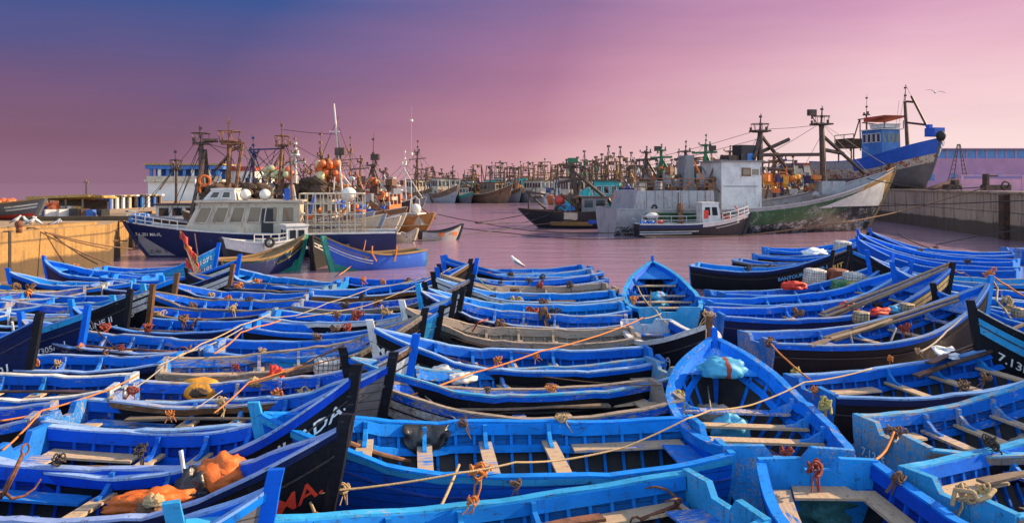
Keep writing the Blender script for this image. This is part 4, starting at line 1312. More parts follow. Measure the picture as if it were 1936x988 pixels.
nz.mast((nz.q(663).x, 0, 1), nz.q(668, 330), .12, 'mastrust', cross=[(nz.q(655, 340), nz.q(682, 338))], horns=True)
nz.tubes('spar', 'mastrust', [[nz.q(655, 355), nz.q(735, 408, off=1.0)], [nz.q(648, 350), nz.q(722, 404, off=1.0)], [nz.q(690, 372, off=.6), nz.q(732, 404, off=1.6)]], .09)

# ---- the big grey and green trawler
b1 = Ship('trawler', 'big grey trawler with flaking green band and sun-gold bow, black peeling hull', 'trawler', (9.0, 75.5), (39.6, 82.0), 8.0, 2.5, 2.35, 6.3,
          ['peeling', 'green', 'lightgrey', 'goldgrey'],
          mi=lambda t, u: (3 if t > .83 else 2) if u > .90 else ((3 if t > .80 else (1 if t > .08 else 2)) if u > .66 else 0),  # golden sun on the bow put into the colour of its upper bands
          rake=4.0, bt=.8, drop=.9, cap='lightgrey', nt_=30, tlow=.3, full=2.4, zk=-1.0, stem='goldgrey', transom='lightgrey')
q = b1.q
x0, x1 = q(1193, off=3).x, q(1348, off=3).x
hs = b1.house(x0, x1, 6.4, 1.5, 4.15, 'lightgrey', back=.55, front=.1, name='aft_deckhouse')
m = MB(); m.ring((x0 + 2.2, b1.side * 3.23, 2.6), .22, .08, 'Y', 14, 6); m.build('scupper', 'black', hs)
m = MB()
for k in range(1, 9):
    xx = lerp(x0 + .6, x1, k / 9)
    m.box((xx, b1.side * 3.22, 2.9), (.035, .05, 2.5))
m.build('plate_seam', 'grey', hs)
b1.rail([(lerp(x0 + .6, x1, k / 9), b1.side * 3.0, 4.15) for k in range(10)], 1.1, 'mastrust', 3, .04)
b1.rail([(lerp(x0 + .6, x1, k / 9), -b1.side * 3.0, 4.15) for k in range(10)], 1.1, 'mastrust', 3, .04)
clutter(b1, 75, 1200, 1352, 322, 366, 2.6, ['rusty', 'cream', 'grey', 'mastrust', 'lightgrey', 'mast', 'rope_orange', 'net'], 21, (.3, 1.0))
m = MB(); xa, xb = q(1283).x, q(1306).x
m.prism([(xa, -.9, 4.1), (xb, -.9, 4.1), (xb - .1, -.9, q(1300, 294).z), (xb - .9, -.9, q(1300, 294).z)], (0, 1.8, 0)); fixn(m.build('funnel', 'grey', b1.t))
wh = b1.house(q(1364, off=2.3).x, q(1440, off=2.3).x, 4.6, 2.3, 6.9, 'white', name='wheelhouse', roof='grey', over=.25)
for k, (u, v_) in enumerate(((1411, 325), (1428, 325))):
    p = q(u, v_, off=2.32)
    m = MB(); m.box(p, (.95, .06, .8)); wf = m.build('window_frame', 'mastrust' if k == 0 else 'white', wh)
    m = MB(); m.box(p + Vector((0, b1.side * .03, 0)), (.7, .05, .56)); m.build('window', 'amberglass', wf)
for k in range(4):
    m = MB(); m.box((q(1440, off=2.5).x + .03, lerp(-1.9, 1.9, k / 3), 6.0), (.06, .9, .8)); m.build('window', 'glass', wh)
m = MB(); m.box((q(1400, off=2.3).x, b1.side * 2.32, 4.55), (3.6, .05, .06)); m.build('handrail', 'grey', wh)
for (u, v_, sx_, sz_, mt) in ((1406, 290, 1.7, 1.6, 'black'), (1380, 305, 1.3, 1.2, 'mast'), (1412, 300, 1.0, 1.0, 'midblue'), (1365, 310, 1.2, .8, 'grey')):
    p = q(u, v_); m = MB(); m.box(p, (sx_, 1.4, sz_), .2); m.tube([p, (p.x, p.y, 7.1)], .2, 6); m.build('rooftop_box', mt, b1.t)
p = q(1437, 245)
b1.mast((q(1437).x, 0, 6.5), p, .34, 'mast', basket=(p.z - .2, .7), whip=1.6,
        legs=[((p.x, 0, p.z - .5), (q(1523).x, .8, q(1523, 350).z)), ((p.x, 0, p.z - .4), (q(1418).x, -.8, 7.2)), ((p.x, .5, q(1437, 290).z), (p.x + 3.5, .5, q(1437, 262).z))],
        cross=[((q(1430).x, 0, q(1430, 293).z), (q(1556).x, 0, q(1556, 292).z)), ((q(1445).x, .3, q(1445, 318).z), (q(1500).x, .3, q(1500, 322).z))],
        stays=[(p, q(1240, 298)), (q(1437, 262), q(1180, 322)), (p, q(1552, 236)), (p, q(1500, 345)), (q(1430, 262), q(1405, 310)), (q(1437, 262), q(1420, 310))])
p = q(1553, 232)
b1.mast((q(1558).x, 0, 4.0), p, .36, 'mast', basket=(p.z - .1, .65), whip=1.7, lamp=q(1535, 213),
        legs=[((p.x, 0, p.z - 1.2), (q(1640).x, .5, q(1640, 328).z)), ((p.x + .3, 0, q(1555, 283).z), (q(1598).x, .3, q(1598, 290).z))],
        stays=[(p, q(1688, 320)), (p, q(1640, 325)), (p, q(1437, 300)), (q(1553, 255), q(1500, 350))])
m = MB(); m.box((q(1563).x, 0, 4.4), (2.6, 2.4, 1.3)); m.build('mast_house', 'lightgrey', b1.t)
clutter(b1, 34, 1448, 1545, 330, 370, 2.0, ['rusty', 'orange', 'cream', 'mastrust', 'rope_orange', 'tarp_yellow', 'mastblue', 'lightgrey'], 22, (.3, .9))
b1.hull_patch('bow_panel', 'white', q(1548, off=3).x, b1.L - 1.6, lambda x: 2.45, lambda x: max(2.5, 2.45 + (x - q(1548, off=3).x) * .30), off=.04, n=12)
m = MB(); m.box((b1.L - .5, 0, 6.45), (.5, .5, .9)); m.tube([(b1.L - 2, 1.3, 6), (b1.L, 0, 6.5), (b1.L - 2, -1.3, 6)], .07, 6); m.build('fairlead', 'mastrust', b1.t)
p = q(1255, 375)
m = MB(); m.tube([(p.x, b1.side * 3.4, 1.0), (p.x, b1.side * 3.4, 4.0)], .05, 5); m.build('pole', 'mast', b1.t)
m = MB(); m.tube([(q(1253).x, b1.side * 4.2, .6), (q(1253).x, b1.side * 4.1, 3.0)], .28, 7); m.build('timber_fender', 'mastrust', b1.t)

# ---- workboat lying along it
w2 = Ship('workboat', 'black workboat with white wheelhouse and white bow rail alongside the big grey trawler', 'workboat', (11.3, 71.6), (21.8, 72.6), 2.9, 1.15, 1.15, 2.15,
          ['black', 'navy', 'white'], mi=lambda t, u: (2 if t > .52 else 1) if u > .84 else 0, rake=.9, cap='white', drop=.45, nt_=24)
q = w2.q
hs = w2.house(q(1322).x, q(1352).x, 1.7, .9, 3.0, 'white', front=.35, roof='white', over=.05, win=2, wz=(.5, .85), nfront=2)
m = MB(); m.box((q(1329).x, w2.side * .87, 2.05), (.42, .05, .75)); m.build('red_panel', 'plastic_red', hs)
for k, (dz, h_) in enumerate(((.62, .07), (.80, .09))):
    m = MB(); w2.h.strip(m, w2.side, 14, 0.0, .50 - .06 * k, lambda t: w2.h.zs - dz + 0.15 * t, h_, -.02, .02); m.build('painted_stripe', 'white', w2.t)
m = MB(); w2.h.strip(m, w2.side, 14, 0.05, .93, lambda t: .10, .08, -.02, .02); m.build('waterline_stripe', 'cream', w2.t)
w2.rail([(q(u).x, w2.side * 1.2, w2.h.zg(q(u).x / w2.L)) for u in (1207, 1235, 1262, 1290, 1316)], .75, 'lightgrey', 2, .04)
w2.rail([(q(u).x, w2.side * y_, w2.h.zg(min(.97, q(u).x / w2.L))) for u, y_ in ((1357, 1.25), (1372, 1.15), (1388, .95), (1402, .6), (1412, .3))], .7, 'white', 2, .04)
w2.hull_text('7', .55, q(1391).x, 1.22, 'white_letter', slope=.04)
m = MB(); w2.h.strip(m, w2.side, 8, .66, .9, lambda t: w2.h.zg(t) - .5, .06, -.02, .02); m.build('painted_stripe', 'white', w2.t)
clutter(w2, 9, 1358, 1408, 404, 411, .5, ['plastic_blue', 'redpaint', 'mast', 'orange', 'navy'], 31, (.25, .5))


def barrel(u, v_, label, mat, r_=.3, h_=.85, lie=False):
    p = w2.q(u, v_)
    wpos = loc2w(w2, (p.x, w2.side * .5, w2.deck_z(p.x, .45)))
    m = MB()
    prof = [(.92, 0), (1, .04), (1, .3), (1.05, .33), (1, .36), (1, .64), (1.05, .67), (1, .7), (1, .96), (.92, 1)]
    rings = [[Vector((r_ * a * math.cos(2 * PI * k / 14), r_ * a * math.sin(2 * PI * k / 14), b * h_)) for k in range(14)] for a, b in prof]
    m.loft(rings)
    o = m.build('barrel', mat, None, smooth=True)
    o.location = wpos
    return tag(o, label, 'barrel', 'barrels on the black workboat')


barrel(1213, 415, 'blue barrel at the very stern of the black workboat', 'plastic_blue')
barrel(1228, 412, 'blue barrel between another blue one and the red barrel on the workboat', 'plastic_blue')
barrel(1244, 418, 'red barrel on the stern deck of the black workboat', 'plastic_red')
m = MB(); m.ball((0, 0, .3), .42, (1.5, .9, .75), 14, 9, jit=.06, rnd=R)
o = m.build('white_sack', 'bag_white', None, smooth=True); p = w2.q(1236); o.location = loc2w(w2, (p.x, -w2.side * .45, 1.55)); tag(o, 'white sack lying on the barrels of the black workboat', 'sack')

# ---- black trawler stern to the open basin
b2 = Ship('trawler', 'low black trawler with raked bow, rusty patches and a cross-topped dark mast', 'trawler', (11.2, 85.5), (0.7, 86.5), 4.4, 2.0, 1.75, 2.1, ['black'], rake=3.0, cap='mast', drop=.5, nt_=20)
q = b2.q
b2.hull_patch('rust_patch', 'cream', q(1092, off=2).x, q(1066, off=2).x, lambda x: 1.0, lambda x: 1.75)
b2.hull_patch('rust_patch', 'goldgrey', q(1120, off=2).x, q(1040, off=2).x, lambda x: .32, lambda x: .75)
b2.hull_patch('blue_patch', 'blue', q(1148, off=2).x, q(1112, off=2).x, lambda x: .5, lambda x: .95)
b2.tubes('gallows', 'mast', [[q(994, 361), q(1032, 395)], [q(1032, 368), q(994, 361)], [q(1000, 364), q(1000, 396)], [q(1010, 372), q(1024, 372)], [q(1052, 398), q(1062, 366)]], .12)
p = q(1082, 310)
b2.mast((q(1094).x, 0, 1.5), p, .32, 'mast', horns=True, cross=[(q(1056, 345), q(1107, 336))], legs=[(q(1086, 325), q(1170, 395)), (q(1098, 330), q(1090, 390)), (q(1150, 375), q(1160, 400))],
        stays=[(p, q(1000, 362)), (p, q(1150, 380))])
m = MB(); m.box(q(1083, 303), (1.1, .9, .5)); m.build('light_box', 'mastgreen', b2.t)
b2.house(q(1148).x, q(1100).x, 2.8, 1.2, 3.3, 'grey', roof='mast', win=2)
for u in (1059, 1069):
    m = MB(); m.ring(q(u, 397, off=1.2), .55, .12, 'Y', 16, 6); m.tube([q(u, 397, off=1.0), q(u, 397, off=1.4)], .16, 8); m.build('winch_drum', 'midblue' if u > 1060 else 'mast', b2.t)
m = MB(); m.ball(q(1058, 380), .6, nu=12, nv=8); m.build('red_float', 'redpaint', b2.t, smooth=True)
b2.tubes('net_boom', 'rusty', [[q(1065, 368), q(1095, 395)], [q(1075, 366), q(1110, 393)], [q(1085, 366), q(1122, 388)]], .22)
clutter(b2, 14, 1064, 1150, 372, 400, 1.4, ['orange', 'rusty', 'mast', 'cream', 'rope_orange', 'net'], 41)

# ---- turquoise wheelhouse vessel
b3 = Ship('fishing_vessel', 'vessel with bright turquoise wheelhouse and an orange lifebuoy behind the big trawler', 'fishing vessel', (8.2, 93), (20, 90.5), 5, 2.2, 2.0, 3.0, ['navy', 'seagreen'], mi=lambda t, u: 1 if u < .5 else 0, cap='mast')
q = b3.q
hs = b3.house(q(1126).x, q(1172).x, 3.6, 1.2, 5.1, 'teal', roof='rusty', over=.3, win=3, wz=(.62, .85), frame='white')
m = MB(); m.ring(q(1165, 375, off=1.95), .55, .15, 'Y', 18, 7); m.build('lifebuoy', 'orange', b3.t)
b3.house(q(1174).x, q(1200).x, 3.2, 1.2, 4.2, 'blue', name='blue_deckhouse', roof='mast', win=2)
clutter(b3, 16, 1175, 1215, 340, 375, 1.4, ['mastgreen', 'white', 'cream', 'rusty', 'blue'], 51)
p = q(1145, 330)
b3.mast((q(1147).x, 0, 5), p, .16, 'mast', whip=1.2, stays=[(p, q(1100, 360)), (p, q(1200, 340))])

# ---- vessels behind the big trawler: mostly masts
for k, (S_, B_, lab, specs) in enumerate((
        ((8, 104), (22, 101), 'green-masted trawler behind the turquoise vessel', [(1222, 286, 'mast', None), (1250, 282, 'mastgreen', (1243, 281))]),
        ((17, 98), (30, 96), 'trawler with green mast standing behind the grey funnel', [(1334, 272, 'mastgreen', (1347, 280)), (1296, 284, 'mast', None)]),
        ((24, 112), (38, 109), 'fishing vessel with orange gear seen past the wheelhouse of the big trawler', [(1380, 284, 'mastrust', None), (1463, 292, 'mastrust', None), (1478, 300, 'mastblue', None)]))):
    sv = Ship('fishing_vessel', lab, 'fishing vessel', S_, B_, 4.6, 2.3, 2.2, 3.2, ['brownhull' if k else 'midblue'], cap='cream', group='vessels behind the big trawler')
    q = sv.q
    for (u, v_, mt, lamp) in specs:
        p = q(u, v_)
        sv.mast((q(u + 1).x, 0, 2), p, .26, mt, whip=1.3 if k == 1 else .7, lamp=q(*lamp) if lamp else None, cross=[((p.x - 1.4, 0, p.z - 1.1), (p.x + 1.4, 0, p.z - 1.0))],
                legs=[((p.x, 0, p.z - 1), (p.x + 2.6 * (1 if k else 1.2), .6, 2.5)), ((p.x, 0, p.z - 1), (p.x - 1.2, -.6, 2.5))], stays=[(p, (p.x + 6, 0, 3)), (p, (p.x - 6, 0, 3))])
    a = specs[0][0]
    sv.house(q(a - 14).x, q(a + 14).x, 3, 1.4, 4.6, ['white', 'cream', 'grey'][k], roof='mast', win=3)
    clutter(sv, 22, a - 25, a + 110 if k == 2 else a + 40, 315, 362, 1.5, ['orange', 'rope_orange', 'cream', 'mastblue', 'rusty', 'white', 'tarp_yellow'], 60 + k, (.3, 1.1))

MR = random.Random(17)
for k, (u0, d0, lab) in enumerate(((585, 84, 'rust-brown boat deep in the pack behind the net heap'), (725, 96, 'red-masted boat at the open end of the pack'), (655, 92, 'small cream boat deep in the pack behind the orange floats'),
                                   (745, 104, 'low grey boat beyond the pack of fishing boats'), (520, 82, 'dark boat behind the pale yellow floats'))):
    sv = Ship('fishing_boat', lab, 'fishing vessel', (((u0 - 60) - CX) / F * d0, d0 + 2), (((u0 + 60) - CX) / F * d0, d0), 4.2, 2.2, 2.0, 3.0, [['brownhull', 'black', 'cream', 'grey', 'navy'][k]], cap='cream', group='fishing boats moored behind the navy vessel', nt_=12)
    q = sv.q
    sv.house(q(u0 - 18).x, q(u0 + 8).x, 2.6, 1.2, 4.0, ['white', 'redpaint', 'cream', 'white', 'cream'][k], roof='mast', win=3)
    for j in range(3):
        um = u0 + MR.uniform(-45, 45); vt = MR.uniform(285, 335)
        p = q(um, vt)
        sv.mast((q(um + MR.uniform(-4, 4)).x, 0, 2), p, MR.uniform(.08, .16), MR.choice(['mast', 'mastrust', 'mastrust', 'mastwhite']), whip=MR.uniform(.6, 2.0), cross=[((p.x - 1.2, 0, p.z - 1.1), (p.x + 1.2, 0, p.z - .9))],
                legs=[((p.x, 0, p.z - .7), (p.x + MR.uniform(-2.5, 2.5), .6, 3))], stays=[(p, (p.x + 5, 0, 3)), (p, (p.x - 5, 0, 3)), (p, (p.x + 2, 0, 3))])
    clutter(sv, 18, u0 - 55, u0 + 55, 345, 392, 1.4, ['rusty', 'cream', 'white', 'mastrust', 'orange', 'mast', 'blue', 'net', 'rope_orange', 'redpaint'], 80 + k, (.3, .9))
clutter(n1, 14, 580, 685, 385, 412, 1.3, ['rusty', 'cream', 'white', 'rope_orange', 'orange', 'blue'], 97, (.2, .6))

# ---- blue ship on the slip
b4 = Ship('slipway_ship', 'old wooden ship with blue bow and flaking planks, standing ashore on the grey pier', 'ship', (44.8, 113), (49.8, 92.0), 7.4, 3.9, 3.7, 6.1,
          ['bottomgrey', 'flaked', 'blue', 'lightgrey'], mi=lambda t, u: 0 if u < .56 else ((2 if u > .70 else 1) if t > .48 else (3 if u > .8 else 1)),
          rake=2.6, bt=.75, cap='blue', z0=3.97, zk=0.0, nt_=34, full=4.8, drop=.8)
q = b4.q
hs = b4.house(q(1646).x, q(1684).x, 2.7, 3.0, q(1660, 247).z, 'midblue', front=.2, roof='white', over=.25, win=4, wz=(.66, .9), frame='white', nfront=4)
b4.house(q(1660).x, q(1686).x, 2.4, q(1660, 244).z, q(1660, 238).z, 'white', name='upper_bridge', roof='white', over=.1)
m = MB(); za = q(1675, 229).z; m.prism([(q(1653).x, -1.6, za), (q(1694).x, -1.6, za + .45), (q(1694).x, -1.6, za + .6), (q(1653).x, -1.6, za + .55)], (0, 3.2, 0)); fixn(m.build('awning', 'roofred', b4.t))
b4.tubes('awning_post', 'mast', [[(q(u).x, y_, q(u, 243).z), (q(u).x, y_, za)] for u in (1656, 1690) for y_ in (-1.4, 1.4)], .06)
p = q(1638, 215)
b4.mast((q(1640).x, 0, 3), p, .15, 'mast', whip=q(1638, 178).z - p.z, cross=[(q(1622, 226), q(1660, 222)), (q(1630, 232), q(1664, 236))], legs=[(q(1625, 226), q(1607, 285)), (q(1626, 226), q(1627, 285))])
p = q(1711, 192)
b4.mast((q(1717).x, 0, 4), p, .26, 'mast', whip=2.1, cross=[(q(1714, 192), q(1727, 193)), (q(1716, 232), q(1750, 236))], legs=[(q(1723, 182), q(1758, 250))],
        stays=[(q(1712, 170), q(1692, 270)), (q(1712, 160), q(1758, 250)), (q(1700, 190), q(1690, 270))], horns=False)
m = MB(); x0, x1 = q(1594).x, q(1630).x; zc = q(1610, 279).z
m.box(((x0 + x1) / 2, 0, zc + .5), (x1 - x0, 2.4, 1.2)); m.build('net_platform', 'net', b4.t)
b4.rail([(x0, b4.side * 1.3, zc), (lerp(x0, x1, .5), b4.side * 1.3, zc), (x1, b4.side * 1.3, zc)], 1.7, 'mast', 3, .06)
b4.tubes('platform_leg', 'mast', [[(x0 + .4, y_, 3), (x0 + .4, y_, zc)] for y_ in (-1, 1)] + [[(x1 - .4, y_, 3), (x1 - .4, y_, zc)] for y_ in (-1, 1)], .1)
p = q(1779, 257, off=.5)
m = MB(); m.ball(p, .6, (1, .8, 1), 14, 9, jit=.05, rnd=R); m.build('bow_fender', 'tyre', b4.t, smooth=True)
m = MB(); m.box(q(1767, 250), (1.6, 1.4, 1.0)); m.box(q(1757, 245), (.5, .5, 1.2)); m.build('windlass', 'blue', b4.t)
for k in range(5):
    b4.hull_patch('bow_stripe', 'white', b4.L - 3.2, b4.L - .35, lambda x, k=k: 3.1 + k * .42 + (x - b4.L + 3.2) * .33, lambda x, k=k: 3.28 + k * .42 + (x - b4.L + 3.2) * .33, side=-b4.side)
# ------------------------------------------------------------------ the fleet across the basin
FL = random.Random(11)


def far_trawler(label, S, B_, beam, zs, zb, mats, house, gantry, masts, mi=None, hmat='cream', rake=2.2, gmat='mastrust', win=4):
    s = Ship('trawler', label, 'trawler', S, B_, beam, zs, zs - .2, zb, mats, mi=mi, rake=rake, nt_=9, cap='cream', group='trawlers moored across the basin', zk=-.8)
    L = s.L
    if house:
        a, b, z1 = house
        s.house(a * L, b * L, beam * .62, zs - .8, z1, hmat, front=.2, roof='mast', over=.3, win=win, wz=(.55, .85), nfront=3)
    for (f, z1, wdt) in gantry:
        x = f * L
        segs = []
        for sd in (-1, 1):
            segs += [[(x, sd * wdt, zs - .6), (x + .2, sd * wdt * .72, z1)], [(x + 1.6, sd * wdt, zs - .6), (x + .2, sd * wdt * .72, z1)]]
        tw = FL.choice((.35, .8, .8))
        segs += [[(x + .2, -wdt * tw, z1), (x + .2, wdt * tw, z1)], [(x + .1, -wdt * .85, lerp(zs, z1, .62)), (x + .1, wdt * .85, lerp(zs, z1, .62))]]
        s.tubes('gantry', gmat, segs, FL.uniform(.09, .16), 5)
        m = MB()
        m.box((x + .2, FL.uniform(-.6, .6) * wdt, z1 - FL.uniform(.2, .5)), (.5, .7, .6))
        m.build('gantry_block', 'mast', s.t)
    for (f, z1, r_) in masts:
        m = MB(); m.tube([(f * L, 0, zs), (f * L + FL.uniform(-.3, .3), 0, z1)], r_, 5, r1=r_ * .6)
        zz = lerp(zs, z1, .8)
        m.tube([(f * L, -.9, zz), (f * L, .9, zz)], r_ * .6, 4); m.tube([(f * L - 1, 0, zz), (f * L + 1, 0, zz + .1)], r_ * .6, 4)
        m.box((f * L, 0, z1), (.4, .4, .35))
        m.build('mast', 'mast', s.t)
        m = MB()
        for t_ in (-.35, .35):
            m.tube([(f * L, 0, z1 - .3), ((f + t_) * L, 0, zs + .8)], .05, 4)
        m.build('rigging', 'wire', s.t)
    for k in range(6):
        m = MB(); m.box((FL.uniform(.1, .85) * L, FL.uniform(-.3, .3) * beam, zs + FL.uniform(0, .8)), (FL.uniform(.5, 1.4), FL.uniform(.5, 1.2), FL.uniform(.4, 1.1)), FL.uniform(0, 3))
        m.build('deck_gear', FL.choice(['rusty', 'orange', 'cream', 'mast', 'net', 'tarp_yellow', 'white']), s.t)
    return s


def X(u, d):
    return ((u - CX) / F * d, d)


two = lambda t, u: 1 if u > .78 else 0
far_trawler('small grey trawler at the open end of the distant fleet', X(772, 205), X(826, 196), 5, 2.6, 4.0, ['lightgrey', 'brownhull'], (.1, .45, 5.6), [(.75, 8.6, 1.6)], [(.3, 8.0, .16), (.85, 8.8, .16)], two)
far_trawler('dark trawler with white lower bow, second in the distant row', X(822, 199), X(866, 189), 5.5, 2.4, 4.4, ['lightgrey', 'brownhull'], (.1, .4, 6.0), [(.1, 7.4, 1.7)], [(.3, 8.2, .14), (.6, 6.5, .12)], lambda t, u: 0 if u < .75 and t > .3 else 1)
far_trawler('small greenish trawler with pale cabin before the brown hulls', X(862, 200), X(893, 186), 4, 1.7, 2.8, ['bottomgrey', 'seagreen'], (.25, .5, 3.8), [], [(.5, 6.8, .1)], two, win=3)
far_trawler('wide brown trawler with long bow, foremost of the distant row', X(889, 196), X(969, 187), 6, 2.3, 4.6, ['brownhull', 'rusty'], (.35, .72, 4.9), [(.16, 9.2, 2.0)], [(.5, 8.3, .14), (.75, 8.5, .14)], two, hmat='brownhull')
far_trawler('dark brown trawler tucked behind the long bow', X(940, 206), X(986, 192), 5, 2.2, 3.8, ['lightgrey', 'brownhull'], (.2, .5, 5.2), [(.5, 8.8, 1.7)], [(.7, 8.5, .13)], two)
far_trawler('grey trawler with cream bridge and long sheer in the distant row', X(978, 203), X(1038, 190), 6, 2.4, 4.6, ['lightgrey'], (.42, .95, 5.4), [(.2, 8.8, 2.0), (.7, 9.2, 2)], [(.5, 9.8, .16)], None, win=6)
far_trawler('little blue and white boat before the grey distant hulls', X(1056, 183), X(1028, 181), 3, 1.6, 2.0, ['white', 'midblue'], (.3, .7, 3.6), [], [], two, hmat='midblue', rake=.8, win=2)
far_trawler('white and orange bridged trawler behind the low black one', X(1046, 178), X(1098, 172), 6, 2.2, 4.0, ['orange'], (.25, .85, 5.6), [(.1, 8.8, 2)], [(.3, 8.6, .14)], None, hmat='white', win=7)
looks = ['rust-streaked', 'brown', 'dark-hulled', 'cream-housed', 'grey', 'green-gantried', 'white-housed', 'tall-masted', 'ochre', 'low']
us = [796, 813, 836, 860, 880, 902, 924, 943, 960, 979, 998, 1014, 1030, 1047, 1064, 1082, 1102, 1120, 1140, 1160, 1182, 1205]
for i, u in enumerate(us):
    d = 222 + 10 * (i % 3) + FL.uniform(-3, 3)
    dx = FL.uniform(-14, 16)
    gz = FL.uniform(6.6, 10.2) + (1.0 if u > 890 else -0.8) + (0.8 if 1000 < u < 1060 else 0)
    far_trawler(f"{looks[i % 10]} distant trawler, {['first', 'second', 'third'][i // 10]} such along the back rank" if False else
                f"{looks[i % 10]} trawler in the distant back rank, {['western end', 'middle', 'eastern end'][min(2, i // 8)]}" + ('' if i // 8 != 2 or i < 20 else ', last'),
                X(u + dx, d + 16), X(u, d), 6, 2.6, 4.6, [FL.choice(['brownhull', 'rusty', 'grey', 'cream', 'white', 'midblue', 'teal', 'orangewood'])], (.25, .55, FL.uniform(5, 6.4)),
                [(.08, gz, FL.uniform(1.8, 2.6)), (.62, gz - FL.uniform(-.3, 2.4), FL.uniform(1.2, 2.4))][:1 + (i % 3 > 0)], [(.2, gz + FL.uniform(-.4, 1.4), .12), (.42, gz + FL.uniform(-.6, 1.9), .13), (.8, gz - FL.uniform(0, 1.2), .13)],
                hmat=FL.choice(['cream', 'white', 'white', 'orange', 'teal']), gmat=FL.choice(['mastrust', 'mastrust', 'mast', 'mastgreen', 'goldgrey']), win=3)
for i, u in enumerate((1092, 1112, 1135, 1158, 1180, 1204, 1228, 1262, 1290, 1318, 1352, 1392, 1425)):
    d = 128 + 14 * (i % 3)
    gz = FL.uniform(8.0, 10.4)
    far_trawler(f"{['rusty', 'cream', 'green-legged', 'dark', 'tall-framed'][i % 5]} trawler packed behind the big grey trawler, {['turquoise wheelhouse side', 'above its aft deck', 'near its wheelhouse'][min(2, i // 5)]}",
                X(u - 30, d + 8), X(u + 22, d), 5, 2.4, 4.2, [FL.choice(['brownhull', 'orangewood', 'white', 'midblue', 'teal'])], (.25, .55, FL.uniform(4.6, 6.2)), [(.06, gz - .8, 1.7), (.62, gz - FL.uniform(.4, 1.6), 1.6)],
                [(.2, gz, .12), (.45, gz + FL.uniform(0, 1.6), .13), (.85, gz - FL.uniform(0, 1), .1)], hmat=FL.choice(['cream', 'white', 'midblue', 'lightgrey']), gmat=FL.choice(['mastrust', 'mast', 'mastgreen', 'goldgrey']), win=3)
for i, u in enumerate((1475, 1500)):
    far_trawler(['trawler with orange gear beyond the foredeck of the big trawler', 'blue-masted trawler beyond the foredeck of the big trawler'][i],
                X(u - 10, 150), X(u + 14, 138), 5, 2.6, 4.2, ['midblue'], (.3, .6, 5.6), [(.1, 9.0, 1.8), (.6, 8.2, 1.8)], [(.4, 9.6, .14)], gmat='mastblue' if i else 'mastrust', win=3)
# ------------------------------------------------------------------ quays and what stands on them
def block(name, poly, z0, z1, mat, label, cat, top=None):
    m = MB(); m.prism([(x, y, z0) for x, y in poly], (0, 0, z1 - z0))
    o = fixn(m.build(name, mat, None))
    tag(o, label, cat)
    if top:
        m = MB(); m.add([(x, y, z1 + .004) for x, y in poly], [tuple(range(len(poly)))])
        p = fixn(m.build('quay_paving', top, None))
        p['kind'] = 'structure'
    return o


ZL, ZR = 2.42, 3.95
block('stone_quay', [(-27.6, 20), (-25.5, 38), (-24.0, 47.3), (-29.5, 62), (-34, 80), (-34, 95), (-30, 100), (-30, 135), (-62, 135), (-62, 80), (-400, 80), (-400, 20)], -2, ZL, 'quay_gold',
      'golden sunlit stone quay wall with a dark tide stain', 'quay', 'paving')
m = MB(); m.prism([(-26.2, 38, ZL + .004), (-24.55, 46.9, ZL + .004), (-25.0, 47.0, ZL + .004), (-26.65, 38, ZL + .004)], (0, 0, .16))
tag(fixn(m.build('quay_kerb', 'quay_gold', None)), 'low stone kerb along the edge of the golden quay', 'kerb')
# mooring post groove
m = MB(); m.bar((-25.34, 39.9, -.5), (-25.34, 39.9, ZL + .05), .35, .3)
tag(m.build('quay_fender', 'tyre', None), 'dark vertical timber fender on the golden quay wall', 'fender')
block('concrete_pier', [(34.0, 6), (42.3, 65.6), (48.6, 110), (38, 112), (40, 260), (600, 260), (600, 6)], -2, ZR, 'quay_grey',
      'grey-brown concrete pier with black tide band', 'pier', 'paving')
m = MB(); p0, p1 = Vector((41.6, 62, ZR + .004)), Vector((48.35, 109, ZR + .004))
m.prism([p0, p1, p1 + Vector((.8, 0, 0)), p0 + Vector((.8, 0, 0))], (0, 0, .18))
tag(fixn(m.build('pier_kerb', 'quay_grey', None)), 'raised kerb along the top of the grey pier', 'kerb')
m = MB(); m.bar((42.35, 68.3, -1), (42.35, 68.3, ZR - .1), .75, .5)
tag(m.build('timber_fender_pile', 'mast', None), 'black timber fender pile standing against the grey pier', 'fender')

# --- left quay
lb = Ship('beached_boat', 'grey wooden boat with white stripes and red bottom, standing on the golden quay', 'boat', (-41, 54.5), (-30.6, 52), 3.0, .95, .9, 1.45, ['redpaint', 'bottomgrey', 'bottomgrey'], stem='bottomgrey',
          mi=lambda t, u: 0 if u < .4 else 2, z0=ZL, zk=0.0, cap='goldgrey', rake=.8)
for dz in (.25, .45):
    m = MB(); lb.h.strip(m, lb.side, 8, .78, .97, lambda t: lb.h.zg(t) - dz, .1, -.02, .02); m.build('painted_stripe', 'white', lb.t)


def pile(label, u0, u1, v0, v1, d, n, mat, r0, r1, name='float_heap'):
    for k in range(n):
        p = atd(FL.uniform(u0, u1), FL.uniform(v0, v1), d + FL.uniform(-.8, .8))
        r_ = FL.uniform(r0, r1)
        m = MB(); m.ball((0, 0, 0), r_, (1, 1, 1.1), 9, 7)
        o = m.build('net_float', mat, None, smooth=True); o.location = p
        tag(o, label, 'float', label)


